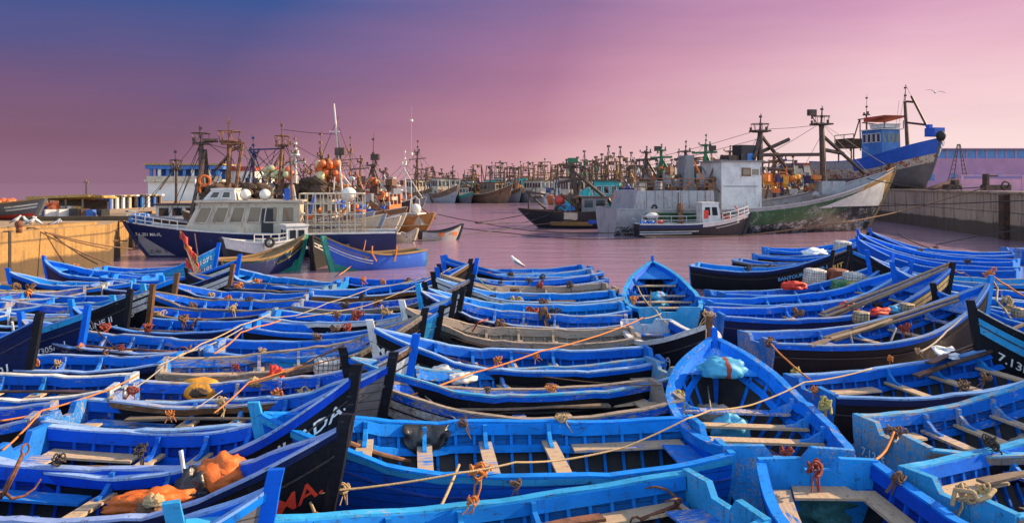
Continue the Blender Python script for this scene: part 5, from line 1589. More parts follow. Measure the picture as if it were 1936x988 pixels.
pile('orange float heaped above the grey boat on the quay', -8, 36, 380, 394, 56, 26, 'float_orange', .16, .3)
pile('orange float heaped beside the shack on the golden quay', 62, 108, 384, 396, 58, 14, 'float_orange', .14, .26)
t = thing('harbour_shack', 'open-fronted shack with ochre roof and white panels on the golden quay', 'shack', (-31.2, 59.5, ZL), math.radians(170))
m = MB(); m.prism([(-.6, -1.6, 1.25), (4.6, -1.6, 1.05), (4.6, 1.6, 1.25), (-.6, 1.6, 1.45)], (0, 0, .18)); fixn(m.build('shack_roof', 'thatch', t))
m = MB(); m.box((2, -1.2, .6), (4.2, .1, 1.15)); m.build('back_wall', 'mast', t)
for k in range(4):
    m = MB(); m.box((.0 + 1.4 * k, 1.4, .62), (.1, .1, 1.25)); m.build('post', 'spar', t)
for k, (x, mt) in enumerate(((.5, 'thatch'), (1.3, 'housewhite'), (2.0, 'housewhite'), (3.2, 'houseblue'))):
    m = MB(); m.box((x, 1.2, .38), (.55, .3, .74)); m.build('stall_panel', mt, t)
m = MB(); m.tube([(.2, .8, 1.3), (.2, .8, 2.7)], .06, 6); m.box((.2, .8, 2.5), (.4, .1, .1)); m.build('flagpole', 'spar', t)
m = MB(); m.box((0, 0, .14), (7.4, .45, .28)); o = m.build('low_wall', 'quay_gold', None); o.location = (-28.2, 51.6, ZL + .004); o.rotation_euler = (0, 0, .12)
tag(o, 'low ochre wall between the shack and the edge of the golden quay', 'wall')
m = MB(); m.ball((0, 0, .42), .2, nu=14, nv=9); m.tube([(0, 0, 0), (0, 0, .36)], .14, 10)
o = m.build('bollard', 'rust', None, smooth=True); o.location = (*at(36, 440, ZL).xy, ZL); tag(o, 'round rusty bollard at the edge of the golden quay', 'bollard')
for k, (u, mt) in enumerate(((120, 'housewhite'), (140, 'tarp_black'), (172, 'houseblue'), (196, 'tarp_black'), (95, 'housewhite'), (160, 'rusty'))):
    p = atd(u, 408, 56.5); m = MB(); m.box((0, 0, .3), (FL.uniform(.5, .8), .5, FL.uniform(.5, .75)), FL.uniform(0, 1))
    o = m.build('crate', mt, None); o.location = (p.x, p.y, ZL + .004)
    tag(o, ['white crate before the shack on the golden quay', 'black crate under the shack roof', 'blue crate by the end post of the shack', 'black crate beyond the shack', 'white crate by the beached boat', 'rust-brown crate under the shack roof'][k], 'crate', 'crates by the quay shack')
for k in range(9):
    u = 196 + k * 12
    p = atd(u, 398, 74 + k)
    t = thing('market_booth', f"{['blue and white', 'white', 'blue striped', 'cream-roofed', 'dark-roofed', 'pale blue', 'white-topped', 'small blue', 'ochre-topped'][k]} booth on the land behind the navy bow", 'booth', (p.x, p.y, ZL), .2, 'booths behind the golden quay')
    m = MB()
    for j in range(5):
        m.box((-.6 + .3 * j, .0, .55), (.16, .6, 1.1))
    m.build('panel', ['houseblue', 'housewhite', 'housewhite', 'cream', 'mast', 'midblue', 'housewhite', 'houseblue', 'goldgrey'][k], t)
    m = MB(); m.box((0, .3, .5), (1.4, .1, 1.0)); m.build('back_panel', ['housewhite', 'midblue', 'houseblue'][k % 3], t)
    m = MB(); m.box((0, 0, 1.2), (1.7, 1.1, .14)); m.build('booth_roof', ['housewhite', 'mast', 'cream', 'thatch'][k % 4], t)
t = thing('pavilion', 'blue-trimmed white pavilion with open upper gallery behind the masts', 'building', (*X(361, 112), ZL), .1)
m = MB(); m.box((0, 0, 1.3), (9.6, 6, 2.6)); m.build('lower_wall', 'housewhite', t)
m = MB(); m.box((0, 0, 2.75), (10.4, 6.8, .3)); m.build('gallery_floor', 'cream', t)
for k in range(9):
    m = MB(); m.box((-4.4 + 1.1 * k, -2.9, 3.6), (.4, .3, 1.5)); m.build('pillar', 'housewhite' if k % 2 else 'midblue', t)
m = MB(); m.box((0, .6, 3.6), (8.6, 4, 1.5)); m.build('inner_wall', 'houseblue', t)
m = MB(); m.box((0, 0, 4.6), (10.2, 6.6, .55)); m.build('roof', 'houseblue', t)
m = MB(); m.box((0, 0, 4.98), (10.6, 7, .2)); m.build('roof_edge', 'thatch', t)
m = MB(); m.box((0, -3.35, 3.1), (10, .08, .5)); m.build('parapet', 'cream', t)
t = thing('quay_house', 'sunlit white house with a red roof band behind the lattice masts', 'building', (*X(468, 116), ZL), -.35)
m = MB(); m.box((0, 0, 2.1), (6.5, 6, 4.2)); m.build('house_wall', 'housewhite', t)
m = MB(); m.box((0, 0, 4.45), (6.9, 6.4, .6)); m.build('roof', 'roofred', t)
for k in range(4):
    m = MB(); m.box((-2.4 + 1.6 * k, -3.02, 2.6), (.7, .06, 1.1)); m.build('window', 'glass', t)
    m = MB(); m.box((3.27, -2.2 + 1.5 * k, 2.6), (.06, .7, 1.1)); m.build('window', 'glass', t)

# --- right pier
t = thing('pink_store', 'low pink rendered store on the grey pier by the bow of the big trawler', 'building', (52.6, 108, ZR), 0)
m = MB(); m.box((0, 0, .95), (4.0, 4, 1.9)); m.build('house_wall', 'pinkwall', t)
m = MB(); m.box((0, 0, 1.96), (4.2, 4.2, .12)); m.build('roof', 'pinkwall', t)
t = thing('pink_wall', 'long pink rendered wall with blue stripes on the grey pier', 'wall', (62.2, 87.5, ZR), 0)
m = MB(); m.box((0, 0, .9), (26, .5, 1.8)); m.build('wall_face', 'pinkwall', t)
for zz in (1.45, 1.62):
    m = MB(); m.box((0, -.27, zz), (26, .04, .07)); m.build('painted_stripe', 'houseblue', t)
for xx in (-12.7, -6, 2, 9):
    m = MB(); m.box((xx, -.27, .9), (.3, .06, 1.8)); m.build('buttress', 'pinkwall', t)
t = thing('long_warehouse', 'long mauve warehouse with a band of blue glazing beyond the pier', 'building', (112, 166, ZR), 0)
m = MB(); m.box((0, 0, 2.9), (62, 14, 5.8)); m.build('house_wall', 'mauvewall', t)
m = MB(); m.box((0, 0, 6.7), (62, 13.4, 1.8)); m.build('glazing_band', 'bluewindow', t)
m = MB()
for k in range(32):
    m.box((-30.6 + k * 1.97, -6.75, 6.7), (.28, .12, 1.8))
m.build('mullion', 'mauvewall', t)
m = MB(); m.box((0, 0, 7.7), (63, 15, .22)); m.build('roof', 'mauvewall', t)
for k in range(13):
    m = MB(); m.box((-28 + 4.6 * k, -7.02, 2.0), (1.2, .08, 1.3)); m.build('window', 'bluewindow', t)
for k, (u, d, w_, h_, mt, lab) in enumerate(((1530, 150, 7.5, 4.2, 'cream', 'cream shed with red roof beyond the foredeck of the big trawler'), (1588, 155, 7, 3.6, 'grey', 'grey shed beyond the stern of the beached ship'))):
    t = thing('shed', lab, 'building', (*X(u, d), ZR if u > 1500 else 1), 0)
    m = MB(); m.box((0, 0, h_ / 2), (w_, 5, h_)); m.build('shed_wall', mt, t)
    m = MB(); m.box((0, 0, h_ + .2), (w_ + .5, 5.6, .4)); m.build('shed_roof', 'roofred' if k == 0 else 'mauvewall', t)
    for j in range(2):
        m = MB(); m.box((-1.6 + 3 * j, -2.53, h_ * .55), (1.2, .06, 1.0)); m.build('window', 'glass', t)
t = thing('tripod_ladder', 'tall dark tripod ladder under the bow of the beached ship', 'ladder', (*X(1812, 92), ZR), 0)
m = MB()
for a, b in (((-1.5, 0), (-.1, 0)), ((-.7, 0), (.0, 0)), ((1.0, .4), (.1, 0)), ((1.6, .4), (.2, 0))):
    m.tube([(a[0], a[1], 0), (b[0], b[1], 5.4)], .05, 5)
m.build('pole', 'mast', t)
m = MB()
for k in range(9):
    z = .5 + k * .5
    m.tube([(lerp(-1.5, -.1, z / 5.4), 0, z), (lerp(-.7, 0, z / 5.4), 0, z)], .035, 4)
    m.tube([(lerp(1.0, .1, z / 5.4), .4 * (1 - z / 5.4), z), (lerp(1.6, .2, z / 5.4), .4 * (1 - z / 5.4), z)], .035, 4)
m.build('rungs', 'mast', t)
m = MB(); m.prism([(-2.0, 0, .1), (2.2, 0, 1.5), (2.2, 0, 1.75), (-2.2, 0, .3)], (0, 2.4, 0)); o = fixn(m.build('loading_ramp', 'rusty', None)); o.location = (*X(1805, 89.5), ZR)
tag(o, 'sloping red-brown ramp leaning by the beached ship', 'ramp')
m = MB(); m.box((0, 0, .5), (1.4, 1, .5)); m.ring((-.4, -.55, .35), .3, .07, 'Y'); m.ring((.4, -.55, .35), .3, .07, 'Y'); m.box((.3, 0, .95), (.5, .8, .5)); o = m.build('hand_cart', 'mast', None); o.location = (*X(1800, 82), ZR)
tag(o, 'dark hand cart parked under the sloping ramp', 'cart')
m = MB(); m.box((0, 0, .3), (2.3, .9, .5)); m.box((-.9, 0, .9), (.25, .7, 1.3)); m.box((-.4, 0, 1.35), (1.1, .3, .16)); m.ring((.6, -.5, .5), .35, .09, 'Y'); o = m.build('mooring_winch', 'mast', None); o.location = (44.2, 72.5, ZR + .19)
tag(o, 'black iron mooring winch at the edge of the grey pier', 'winch')
m = MB(); m.tube([(0, 0, 0), (0, 0, .5)], .22, 10); m.box((.3, 0, .55), (1.4, .4, .22)); o = m.build('mooring_bollard', 'mast', None); o.location = (47.6, 99, ZR + .19)
tag(o, 'low dark bollard on the pier beside the pink store', 'bollard')
for k in range(7):
    p = atd(1830 + FL.uniform(-14, 90), 329, 92)
    m = MB(); m.box((0, 0, .5), (FL.uniform(.8, 1.6), .8, FL.uniform(.7, 1.1)), FL.uniform(0, 1)); m.ring((.3, -.4, .4), .3, .1, 'Y')
    o = m.build('scrap_gear', ['rusty', 'mast', 'redpaint', 'net', 'mastblue', 'goldgrey', 'mast'][k], None); o.location = (p.x, p.y, ZR + .6)
    tag(o, ['rusty', 'black', 'red', 'net-brown', 'dark blue', 'ochre', 'blackened'][k] + ' machine part piled behind the pink wall', 'scrap', 'scrap behind the pink wall')
m = MB(); m.box((66, 93, ZR + .3), (30, 2.5, .6)); tag(m.build('timber_deck', 'spar', None), 'low timber staging behind the pink wall', 'staging')
# ------------------------------------------------------------------ what lies in the boats
from mathutils import noise as mnoise


def lump(name, label, cat, c, size, mat, seed=0, rz=0.0, amp=.18, freq=1.6, group=None, tilt=0.0, stripe=None):
    m = MB()
    m.ball((0, 0, 0), 1.0, nu=28, nv=18)
    if stripe:
        m.m = [1 if abs(sum(m.v[k][0] for k in f) / len(f) - .1) < .11 else 0 for f in m.f]
    off = Vector((seed * 7.3, seed * 3.1, seed * 1.7))
    vs = []
    for p in m.v:
        p = Vector(p)
        k = 1 + amp * mnoise.fractal(p * freq + off, 1.0, 2.0, 4) * 1.6
        q_ = Vector((p.x * size[0] * k, p.y * size[1] * k, p.z * size[2] * k))
        if q_.z < -.55 * size[2]:
            q_.z = -.55 * size[2]
        vs.append(q_)
    m.v = vs
    o = m.build(name, [mat, stripe] if stripe else mat, None, smooth=True)
    o.location = c
    o.rotation_euler = (0, tilt, rz)
    return tag(o, label, cat, group)


def netfloat(label, c, size, col, rz=0.0, tilt=0.0, group='netted floats in the boats'):
    """a bundle of floats squeezed in a square-meshed net: rounded block with seams"""
    nu, nv = 22, 14
    m = MB(); m.ball((0, 0, 0), 1.0, nu=nu, nv=nv)
    vs = []
    for p in m.v:
        f = [math.copysign(abs(x) ** .45, x) for x in p]
        k = 1 + .05 * math.sin(9 * f[0]) * math.sin(9 * f[1] + 1) + .04 * math.sin(11 * f[2])
        vs.append((f[0] * size[0] / 2 * k, f[1] * size[1] / 2 * k, f[2] * size[2] / 2 * k))
    m.v = vs
    o = m.build('netted_float', 'net_' + col, None, smooth=True)
    uv = o.data.uv_layers.new(name='UVMap')
    for pl in o.data.polygons:
        n_ = pl.normal
        ax = max(range(3), key=lambda i: abs(n_[i]))
        for li in pl.loop_indices:
            co_ = o.data.vertices[o.data.loops[li].vertex_index].co
            a = [co_[i] for i in range(3) if i != ax]
            uv.data[li].uv = (a[0] + 5, a[1] + 5)
    o.location = c
    o.rotation_euler = (tilt, tilt * .5, rz)
    return tag(o, label, 'float', group)


def spar(label, a, b, r_=.045, mat='spar', blade=True, name='oar'):
    a, b = Vector(a), Vector(b)
    m = MB()
    m.tube([a, lerp(a, b, .5) + Vector((0, 0, -.03)), b], r_, 7, r1=r_ * .8)
    if blade:
        d = (b - a).normalized()
        e = a - d * .9
        s_ = d.cross(Vector((0, 0, 1))).normalized()
        m.loft([[p + s_ * w + Vector((0, 0, .02)), p - s_ * w + Vector((0, 0, .02)), p - s_ * w - Vector((0, 0, .02)), p + s_ * w - Vector((0, 0, .02))] for p, w in ((a, .04), (lerp(a, e, .4), .085), (e, .095))])
    return tag(m.build(name, mat, None), label, 'oar' if blade else 'pole')


def grapnel(label, c, rz, L=1.0, tilt=.25):
    t = thing('grapnel_anchor', label, 'anchor', c, rz)
    t.rotation_euler = (0, tilt, rz)
    m = MB(); m.tube([(0, 0, 0), (L, 0, 0)], .028, 8); m.build('shank', 'rust', t, smooth=True)
    for k in range(4):
        a = PI / 4 + k * PI / 2
        m = MB()
        path = [(.02 + -.02 * j + .055 * j * j * .35, 0, 0) for j in range(1)]
        path = [Vector((x, rr * math.cos(a), rr * math.sin(a))) for x, rr in ((0, 0), (-.05, .12), (0.02, .24), (.14, .32), (.27, .34))]
        m.tube(path, .026, 7, r1=.01)
        m.build('fluke', 'rust', t, smooth=True)
    m = MB(); m.ring((L + .07, 0, 0), .07, .014, 'Y', 12, 5); m.build('shackle', 'rust', t)
    return t


def inboat(key, f, y, z):
    t, hl, ps, pb, rz = BOATS[key]
    return Vector((ps.x + math.cos(rz) * f * hl.L - math.sin(rz) * y, ps.y + math.sin(rz) * f * hl.L + math.cos(rz) * y, z))


lump('oilskin_bundle', 'large rounded orange oilskin bundle in the boat lettered in red', 'bundle', at(420, 900, .92), (.36, .30, .30), 'tarp_orange', 1, .3, .22, 1.8)
lump('oilskin_bundle', 'long orange oilskin roll lying toward the wooden pole of the red-lettered boat', 'bundle', at(280, 950, .84), (.50, .16, .15), 'tarp_orange', 2, .25, .3, 2.4)
lump('black_bag', 'black cloth bag between the two orange oilskin bundles', 'bag', at(366, 922, .86), (.22, .22, .26), 'tarp_black', 3, .5, .3, 2)
lump('net_ball', 'brown net ball tied to the long orange oilskin roll', 'net', at(280, 962, .86), (.14, .12, .12), 'rope_brown', 4, 0, .3, 3)
lump('sponge_float', 'tan sponge float resting on the long orange oilskin roll', 'float', at(290, 948, .98), (.12, .09, .09), 'rope_tan', 5, 0, .25, 3)
spar('white stick standing beside the black cloth bag', at(342, 851, 1.25), at(352, 910, .9), .03, 'mastwhite', False, 'stick')
lump('tarpaulin_heap', 'golden yellow tarpaulin heap in the boat of the bow-left row end', 'tarpaulin', at(380, 737, .72), (.40, .26, .26), 'tarp_yellow', 6, .1, .09, 1.4)
bpy.context.scene.collection.objects['tarpaulin_heap']['label'] = 'golden yellow tarpaulin heaped inside a cobalt boat'
lump('net_coil', 'dark net coil lying against the golden tarpaulin', 'net', at(376, 744, .78), (.16, .1, .1), 'net', 7, .1, .3, 2.5)
lump('red_cloth', 'red cloth hanging over the side ahead of the golden tarpaulin', 'cloth', at(521, 712, .86), (.16, .12, .24), 'tarp_red', 8, .4, .35, 2)
netfloat('white netted float under the yellow-capped stem', at(617, 694, .95), (.52, .4, .40), 'white', .4, .1)
m = MB(); m.loft([[Vector((r_ * math.cos(2 * PI * k / 12), r_ * math.sin(2 * PI * k / 12), z)) for k in range(12)] for r_, z in ((.11, 0), (.12, .05), (.12, .24), (.06, .3), (.04, .34))])
o = m.build('plastic_jug', 'dome', None, smooth=True); o.location = at(498, 728, .78); o.rotation_euler = (0, 1.2, .3); tag(o, 'white plastic jug lying next to the red cloth', 'jug')
lump('sponge_float', 'tan sponge float lying beside the white jug', 'float', at(480, 724, .86), (.13, .11, .11), 'rope_tan', 9, 0, .3, 3)
m = MB()
rows_ = []
hE = BOATS['Em'][1]
for i in range(13):
    f = lerp(.69, .585, i / 12)
    sag = .60 * (1 - abs(i / 12 - .45) * 1.2)
    rr = []
    for k in range(9):
        g = k / 8
        fold = .05 * math.sin(i * 1.3 + k * .7) + .04 * math.sin(i * 2.9)
        rr.append(inboat('Em', f + .004 * math.sin(k * 1.1 + i), -(hE.hb(f) - .16 - (.13 + fold) * min(1, g * 3)), hE.zg(f) + .05 - max(.12, sag) * g))
    rows_.append(rr)
m.loft(rows_, closed=False)
o = m.build('plastic_sheet', 'tarp_black', None, smooth=True)
sol = o.modifiers.new('thickness', 'SOLIDIFY'); sol.thickness = .012
tag(o, 'black plastic sheet hung on the inner side of the light blue boat', 'sheet')
for i, (u, v, s_, rz) in enumerate(((838, 708, (.24, .17, .12), .2), (862, 704, (.22, .16, .12), -.3), (846, 719, (.3, .16, .1), .1), (875, 722, (.26, .15, .1), .5))):
    lump('white_sack', ['white sack at the stem end of the pile amidships', 'white sack on top of the pile amidships', 'flat white sack at the bottom of the pile amidships', 'white sack slumped off the pile toward the thwarts'][i], 'sack',
         at(u, v - 6, .84 + .06 * (i < 2)), tuple(x * 1.15 for x in s_), 'bag_white', 20 + i, rz, .2, 2.2, 'white sacks in the pale blue boat')
lump('cargo_sack', 'turquoise sack with a brown stripe in the bow of the large end-on boat', 'sack', inboat('F3', .80, 0, BOATS['F3'][1].zg(.8) - .02), (.44, .30, .23), 'bag_cyan', 31, 0, .17, 2.3, stripe='rope_red')
lump('cargo_sack', 'turquoise sack on the floor under the thwart of the large end-on boat', 'sack', inboat('F3', .60, .1, .38), (.36, .26, .3), 'bag_cyan', 32, .2, .17, 2.3)
lump('cargo_sack', 'pale blue sack with pink stripe aboard the end-on boat by open water', 'sack', inboat('F1', .66, 0, .62), (.4, .28, .24), 'bag_cyan', 33, .2, .17, 2.3, stripe='pinkwall')
lump('cargo_sack', 'pale blue sack tucked under the thwart of the end-on boat by open water', 'sack', inboat('F1', .54, 0, .40), (.34, .3, .26), 'bag_cyan', 34, .2, .10, 2.6)
lump('net_bundle', 'sea green netted bundle on the dark floor of the boat whose stern touches another', 'bundle', at(1565, 962, .25), (.5, .28, .3), 'bag_green', 35, .2, .25, 2)
# right-hand boats
for lab, u, v, z, sz, col, rz in (
        ('white netted float standing behind a red cloth', 1540, 524, 1.05, (.85, .6, .75), 'white', .2),
        ('red-brown netted float beside a white block', 1583, 522, 1.1, (.8, .5, .65), 'brown', .25),
        ('tall white netted float in the bright blue boat', 1612, 533, 1.15, (.75, .55, .8), 'white', .2),
        ('yellow-green netted float under the tall white one', 1617, 546, .95, (.75, .5, .55), 'yellow', .2),
        ('white and green netted float next to the yellow-green one', 1592, 542, 1.0, (.8, .5, .55), 'green', .2),
        ('white netted float lying by the lashed oars of the tall-stemmed boat', 1674, 566, 1.0, (.7, .5, .55), 'white', .35),
        ('long white netted float above another by the oars', 1712, 550, 1.1, (.85, .5, .5), 'white', .3),
        ('pale netted float below the oars of the big boat', 1714, 582, 1.15, (.42, .3, .32), 'tan', .4),
        ('tan netted float at the blade end of the lashed oars', 1627, 599, 1.05, (.42, .34, .36), 'tan', .2),
        ('blue netted float block on the thwart of the big boat', 1678, 612, .85, (.6, .42, .48), 'blue', .35),
        ('orange netted float block standing on the gunwale', 1880, 642, 1.35, (.46, .36, .42), 'orange', .4),
        ('tan netted float in the boat behind the aqua-striped bow', 1925, 590, 1.1, (.35, .3, .3), 'tan', .4),
        ('white netted float in the boat lying behind the yellow lettering', 1592, 466, 1.3, (.9, .6, .7), 'white', .2)):
    netfloat(lab, at(u, v, z), sz, col, rz, .08)
lump('red_cloth', 'bright red cloth in front of the white netted float', 'cloth', at(1500, 541, 1.0), (.5, .22, .2), 'tarp_red', 41, .2, .3, 2)
lump('red_cloth', 'small red cloth near the oars of the tall-stemmed boat', 'cloth', at(1603, 581, .95), (.3, .18, .16), 'tarp_red', 42, .2, .3, 2)
lump('red_cloth', 'red cloth between a tan float and a turquoise rag', 'cloth', at(1662, 590, 1.1), (.34, .14, .13), 'tarp_red', 43, .3, .3, 2)
lump('turquoise_rag', 'turquoise rag next to the red cloth in the big boat', 'cloth', at(1691, 586, 1.1), (.2, .14, .13), 'bag_cyan', 44, .3, .3, 2)
lump('white_bag', 'pale blue plastic bag on the far rafted boats', 'bag', at(1540, 477, 1.15), (.7, .3, .22), 'sheet', 45, .3, .3, 2)
m = MB(); m.box((0, 0, 0), (.34, .2, .62)); o = m.build('yellow_block', 'tarp_yellow', None); o.location = at(1752, 545, 1.25); o.rotation_euler = (.05, .1, .3)
bv = o.modifiers.new('bevel', 'BEVEL'); bv.width = .03; tag(o, 'tall amber block beside the cream bow panel', 'block')
m = MB(); m.box((0, 0, 0), (.5, .25, .3)); o = m.build('yellow_block', 'tarp_yellow', None); o.location = at(1648, 533, 1.2); o.rotation_euler = (.05, .1, .3); tag(o, 'amber block behind the orange-marked blue bow', 'block')
m = MB()
rows_ = []
for i in range(9):
    rr = []
    for k in range(7):
        a = at(lerp(1760, 1800, i / 8) + lerp(0, 22, k / 6), lerp(655, 655, i / 8) + lerp(0, 22, k / 6) - 2 * math.sin(i * .9), 1.12 + .05 * math.sin(i * .8 + k * .9) + .04 * math.cos(k * 1.7))
        rr.append(a)
    rows_.append(rr)
m.loft(rows_, closed=False)
o = m.build('white_sheet', 'sheet', None, smooth=True)
sol = o.modifiers.new('thickness', 'SOLIDIFY'); sol.thickness = .02
tag(o, 'crumpled white sheet draped over the gunwale of a blue boat', 'sheet')
for i, (a, b, r_) in enumerate((((1600, 574, 1.15), (1796, 497, 2.3), .055), ((1606, 580, 1.1), (1790, 506, 2.2), .05), ((1612, 583, 1.05), (1760, 520, 2.0), .05))):
    spar(['topmost long grey oar leaning to the tall stem', 'long grey oar under the topmost one at the tall stem', 'shortest grey oar of the three at the tall stem'][i], at(*a), at(*b), r_)
for i, (a, b) in enumerate((((1612, 622, .95), (1812, 560, 1.7)), ((1630, 626, .9), (1812, 567, 1.65)), ((1570, 640, .95), (1700, 598, 1.2)))):
    spar(['upper grey oar lashed along the big boat', 'lower grey oar lashed along the big boat', 'short grey oar at the stern of the big boat'][i], at(*a), at(*b), .05)
for i, (a, b) in enumerate((((1800, 668, 1.15), (1936, 612, 1.5)), ((1790, 690, 1.0), (1936, 640, 1.4)))):
    spar(['dark oar behind the white sheet', 'dark oar under the orange netted block'][i], at(*a), at(*b), .055, 'mast')
spar('brown pole leaning inside the light blue boat with the black sheet', at(654, 835, 1.0), at(775, 872, .55), .045, 'mastrust', False, 'pole')
spar('slim pole standing among the sterns by the flag bundle', at(368, 442, 2.0), at(381, 530, .7), .035, 'mastrust', False, 'pole')
spar('pale boathook leaning on the big navy bow', at(23, 608, 1.5), at(34, 678, .5), .03, 'mastwhite', False, 'boathook')
grapnel('rusty grapnel on the stern of the pale blue boat', at(1278, 955, .66), math.radians(200), .55, .2)
grapnel('rusty grapnel standing in the boat with pale thwarts', at(357, 662, .75), math.radians(150), .9, .9)
grapnel('brown grapnel in the boat with the whitewashed neighbour', at(203, 672, .85), math.radians(-10), .95, .05)
grapnel('dark grapnel at the stern of the red-lettered boat', at(8, 930, .85), math.radians(80), .5, -.9)
grapnel('small grapnel lying amid the boats pointing at the golden quay', at(368, 612, .8), math.radians(40), .8, .6)
# bundle of marker flags
t = thing('marker_flags', 'bundle of red and yellow marker flags on poles among the blue sterns', 'flags', at(372, 522, .7))
base = Vector((0, 0, 0))
for i, (u, v, mat) in enumerate(((340, 436, 'tarp_red'), (347, 455, 'tarp_orange'), (354, 466, 'tarp_red'), (358, 470, 'tarp_yellow'), (352, 488, 'tarp_red'), (362, 486, 'tarp_red'))):
    d = t.location.y + .05 * i
    tip = atd(u, v, d) - t.location
    m = MB(); m.tube([Vector((-.05 + .05 * i, .03 * i, 0)), tip], .022, 5); pl = m.build('flag_pole', 'spar', t)
    m = MB()
    rr = []
    for a in range(6):
        rr.append([tip + Vector((.07 * a, .05 * math.sin(a * 1.4 + i), -.06 * k - .06 * a + .02 * math.sin(a + k))) for k in range(7)])
    m.loft(rr, closed=False)
    fo = m.build('flag', mat, pl, smooth=True)
    sol = fo.modifiers.new('thickness', 'SOLIDIFY'); sol.thickness = .012


# loose gear lying in the open boats
GR = random.Random(23)
brief = lambda key: BOATS[key][0]['label'].replace(' from sea in', ' of').replace(' with its pointed bow toward open water', ' by open water').replace(' seen end-on with a turquoise sack in its bow', ' seen end-on').replace(' with coiled yellow rope', ' with yellow rope').replace('boat numbered 7.1215 on its stern', 'boat numbered 7.1215').replace(' on black bow', '')
for key in ('A2', 'A4', 'B1', 'C1', 'C3', 'C5', 'C6', 'C7', 'C8', 'C9', 'D1', 'D3', 'D5', 'D6', 'D8', 'D9', 'Eb', 'Ee', 'Eg', 'Ei', 'El', 'En', 'G1', 'G7', 'G8', 'H3', 'H5', 'F1'):
    t_, hl, ps, pb, rz = BOATS[key]
    z = hl.zg(.5) - .20
    sd = GR.choice((-1, 1)); y = sd * hl.B * GR.uniform(.12, .28)
    spar('oar lying in ' + brief(key), inboat(key, GR.uniform(.30, .36), y, z), inboat(key, GR.uniform(.74, .80), y * GR.uniform(.2, .8), z + .10), .03, GR.choice(['spar', 'spar', 'mastrust', 'mast']))
for i, key in enumerate(('A3', 'B2', 'C2', 'C4', 'C10', 'D2', 'D4', 'D7', 'D10', 'Ec', 'Eh', 'Ej', 'El', 'G6', 'G7', 'G8', 'H1', 'F3')):
    t_, hl, ps, pb, rz = BOATS[key]
    f = GR.uniform(.56, .76)
    lump('net_heap', 'net heaped in ' + brief(key), 'net', inboat(key, f, GR.uniform(-.2, .2) * hl.hb(f), .34), (GR.uniform(.35, .55), GR.uniform(.28, .4), GR.uniform(.2, .3)),
         GR.choice(['net', 'rope_brown', 'rope_orange', 'bag_green', 'rope_grey', 'rope_red']), 60 + i, GR.uniform(0, 3), .22, 3.0, 'net heaps in the boats')
for i, key in enumerate(('A1', 'C3', 'C8', 'D3', 'D9', 'Ed', 'Ek', 'Em', 'G4', 'G6', 'H4')):
    t_, hl, ps, pb, rz = BOATS[key]
    m = MB()
    prof = [(.13, 0), (.16, .24), (.17, .25), (.15, .25), (.12, .03)]
    m.loft([[Vector((r_ * math.cos(2 * PI * k / 14), r_ * math.sin(2 * PI * k / 14), z)) for k in range(14)] for r_, z in prof])
    o = m.build('bailing_bucket', GR.choice(['plastic_blue', 'bag_white', 'tarp_black', 'tarp_orange']), None, smooth=True)
    o.location = inboat(key, .42 + .02 * (i % 3), GR.uniform(-.3, .3), .09)
    tag(o, 'bucket in ' + brief(key), 'bucket', 'buckets in the boats')


# knots of rope and fenders on the gunwales
def tangle(seed, rad, turns, thick):
    r = random.Random(seed)
    m = MB()
    for c in range(turns):
        ph, n1_, n2_ = r.uniform(0, 6), r.uniform(.5, 1.2), r.uniform(.4, 1)
        ax = [r.uniform(-1, 1) for _ in range(3)]
        path = []
        for k in range(15):
            a = ph + k / 14 * 5.6
            path.append(Vector((rad * n1_ * math.cos(a) + ax[0] * .05, rad * n2_ * math.sin(a) * .8 + ax[1] * .05, rad * .55 * math.sin(a * 1.7 + ph) + ax[2] * .05)))
        m.tube(path, thick * r.uniform(.7, 1.3), 5)
    for c in range(3):
        p = Vector((r.uniform(-.1, .1), r.uniform(-.1, .1), -.02))
        m.tube([p, p + Vector((r.uniform(-.08, .08), r.uniform(-.08, .08), -.15)), p + Vector((r.uniform(-.15, .15), r.uniform(-.1, .1), -rad * 2.6))], thick * .8, 5)
    return m


protos = {}
for mt in ('rope_brown', 'rope_orange', 'rope_dark', 'rope_tan', 'rope_red', 'rope_yellow'):
    protos[mt] = [tangle(i * 13 + 5, .11 + .025 * i, 5, .02) for i in range(3)]
KR = random.Random(5)
short = {}
for k, (t_, hl, ps, pb, rz) in BOATS.items():
    short[k] = t_['label']
colw = dict(rope_brown='brown', rope_orange='orange', rope_dark='dark', rope_tan='tan', rope_red='dark red', rope_yellow='straw-coloured')


def knot(u, v, z, mat, lab, size=1.0):
    me_key = (mat, KR.randrange(3))
    if not hasattr(knot, 'cache'):
        knot.cache = {}
    if me_key not in knot.cache:
        knot.cache[me_key] = protos[mat][me_key[1]].build('rope_knot', mat, None)
        o = knot.cache[me_key]
    else:
        o = knot.cache[me_key].copy(); COL.objects.link(o)
    p = at(u, v, z)
    o.location = p
    sc = size * (0.62 if p.y < 20 else 0.95)
    o.scale = (sc, sc, sc)
    o.rotation_euler = (KR.uniform(-.4, .4), KR.uniform(-.4, .4), KR.uniform(0, 6))
    return tag(o, lab, 'rope knot', 'rope knots on the gunwales')


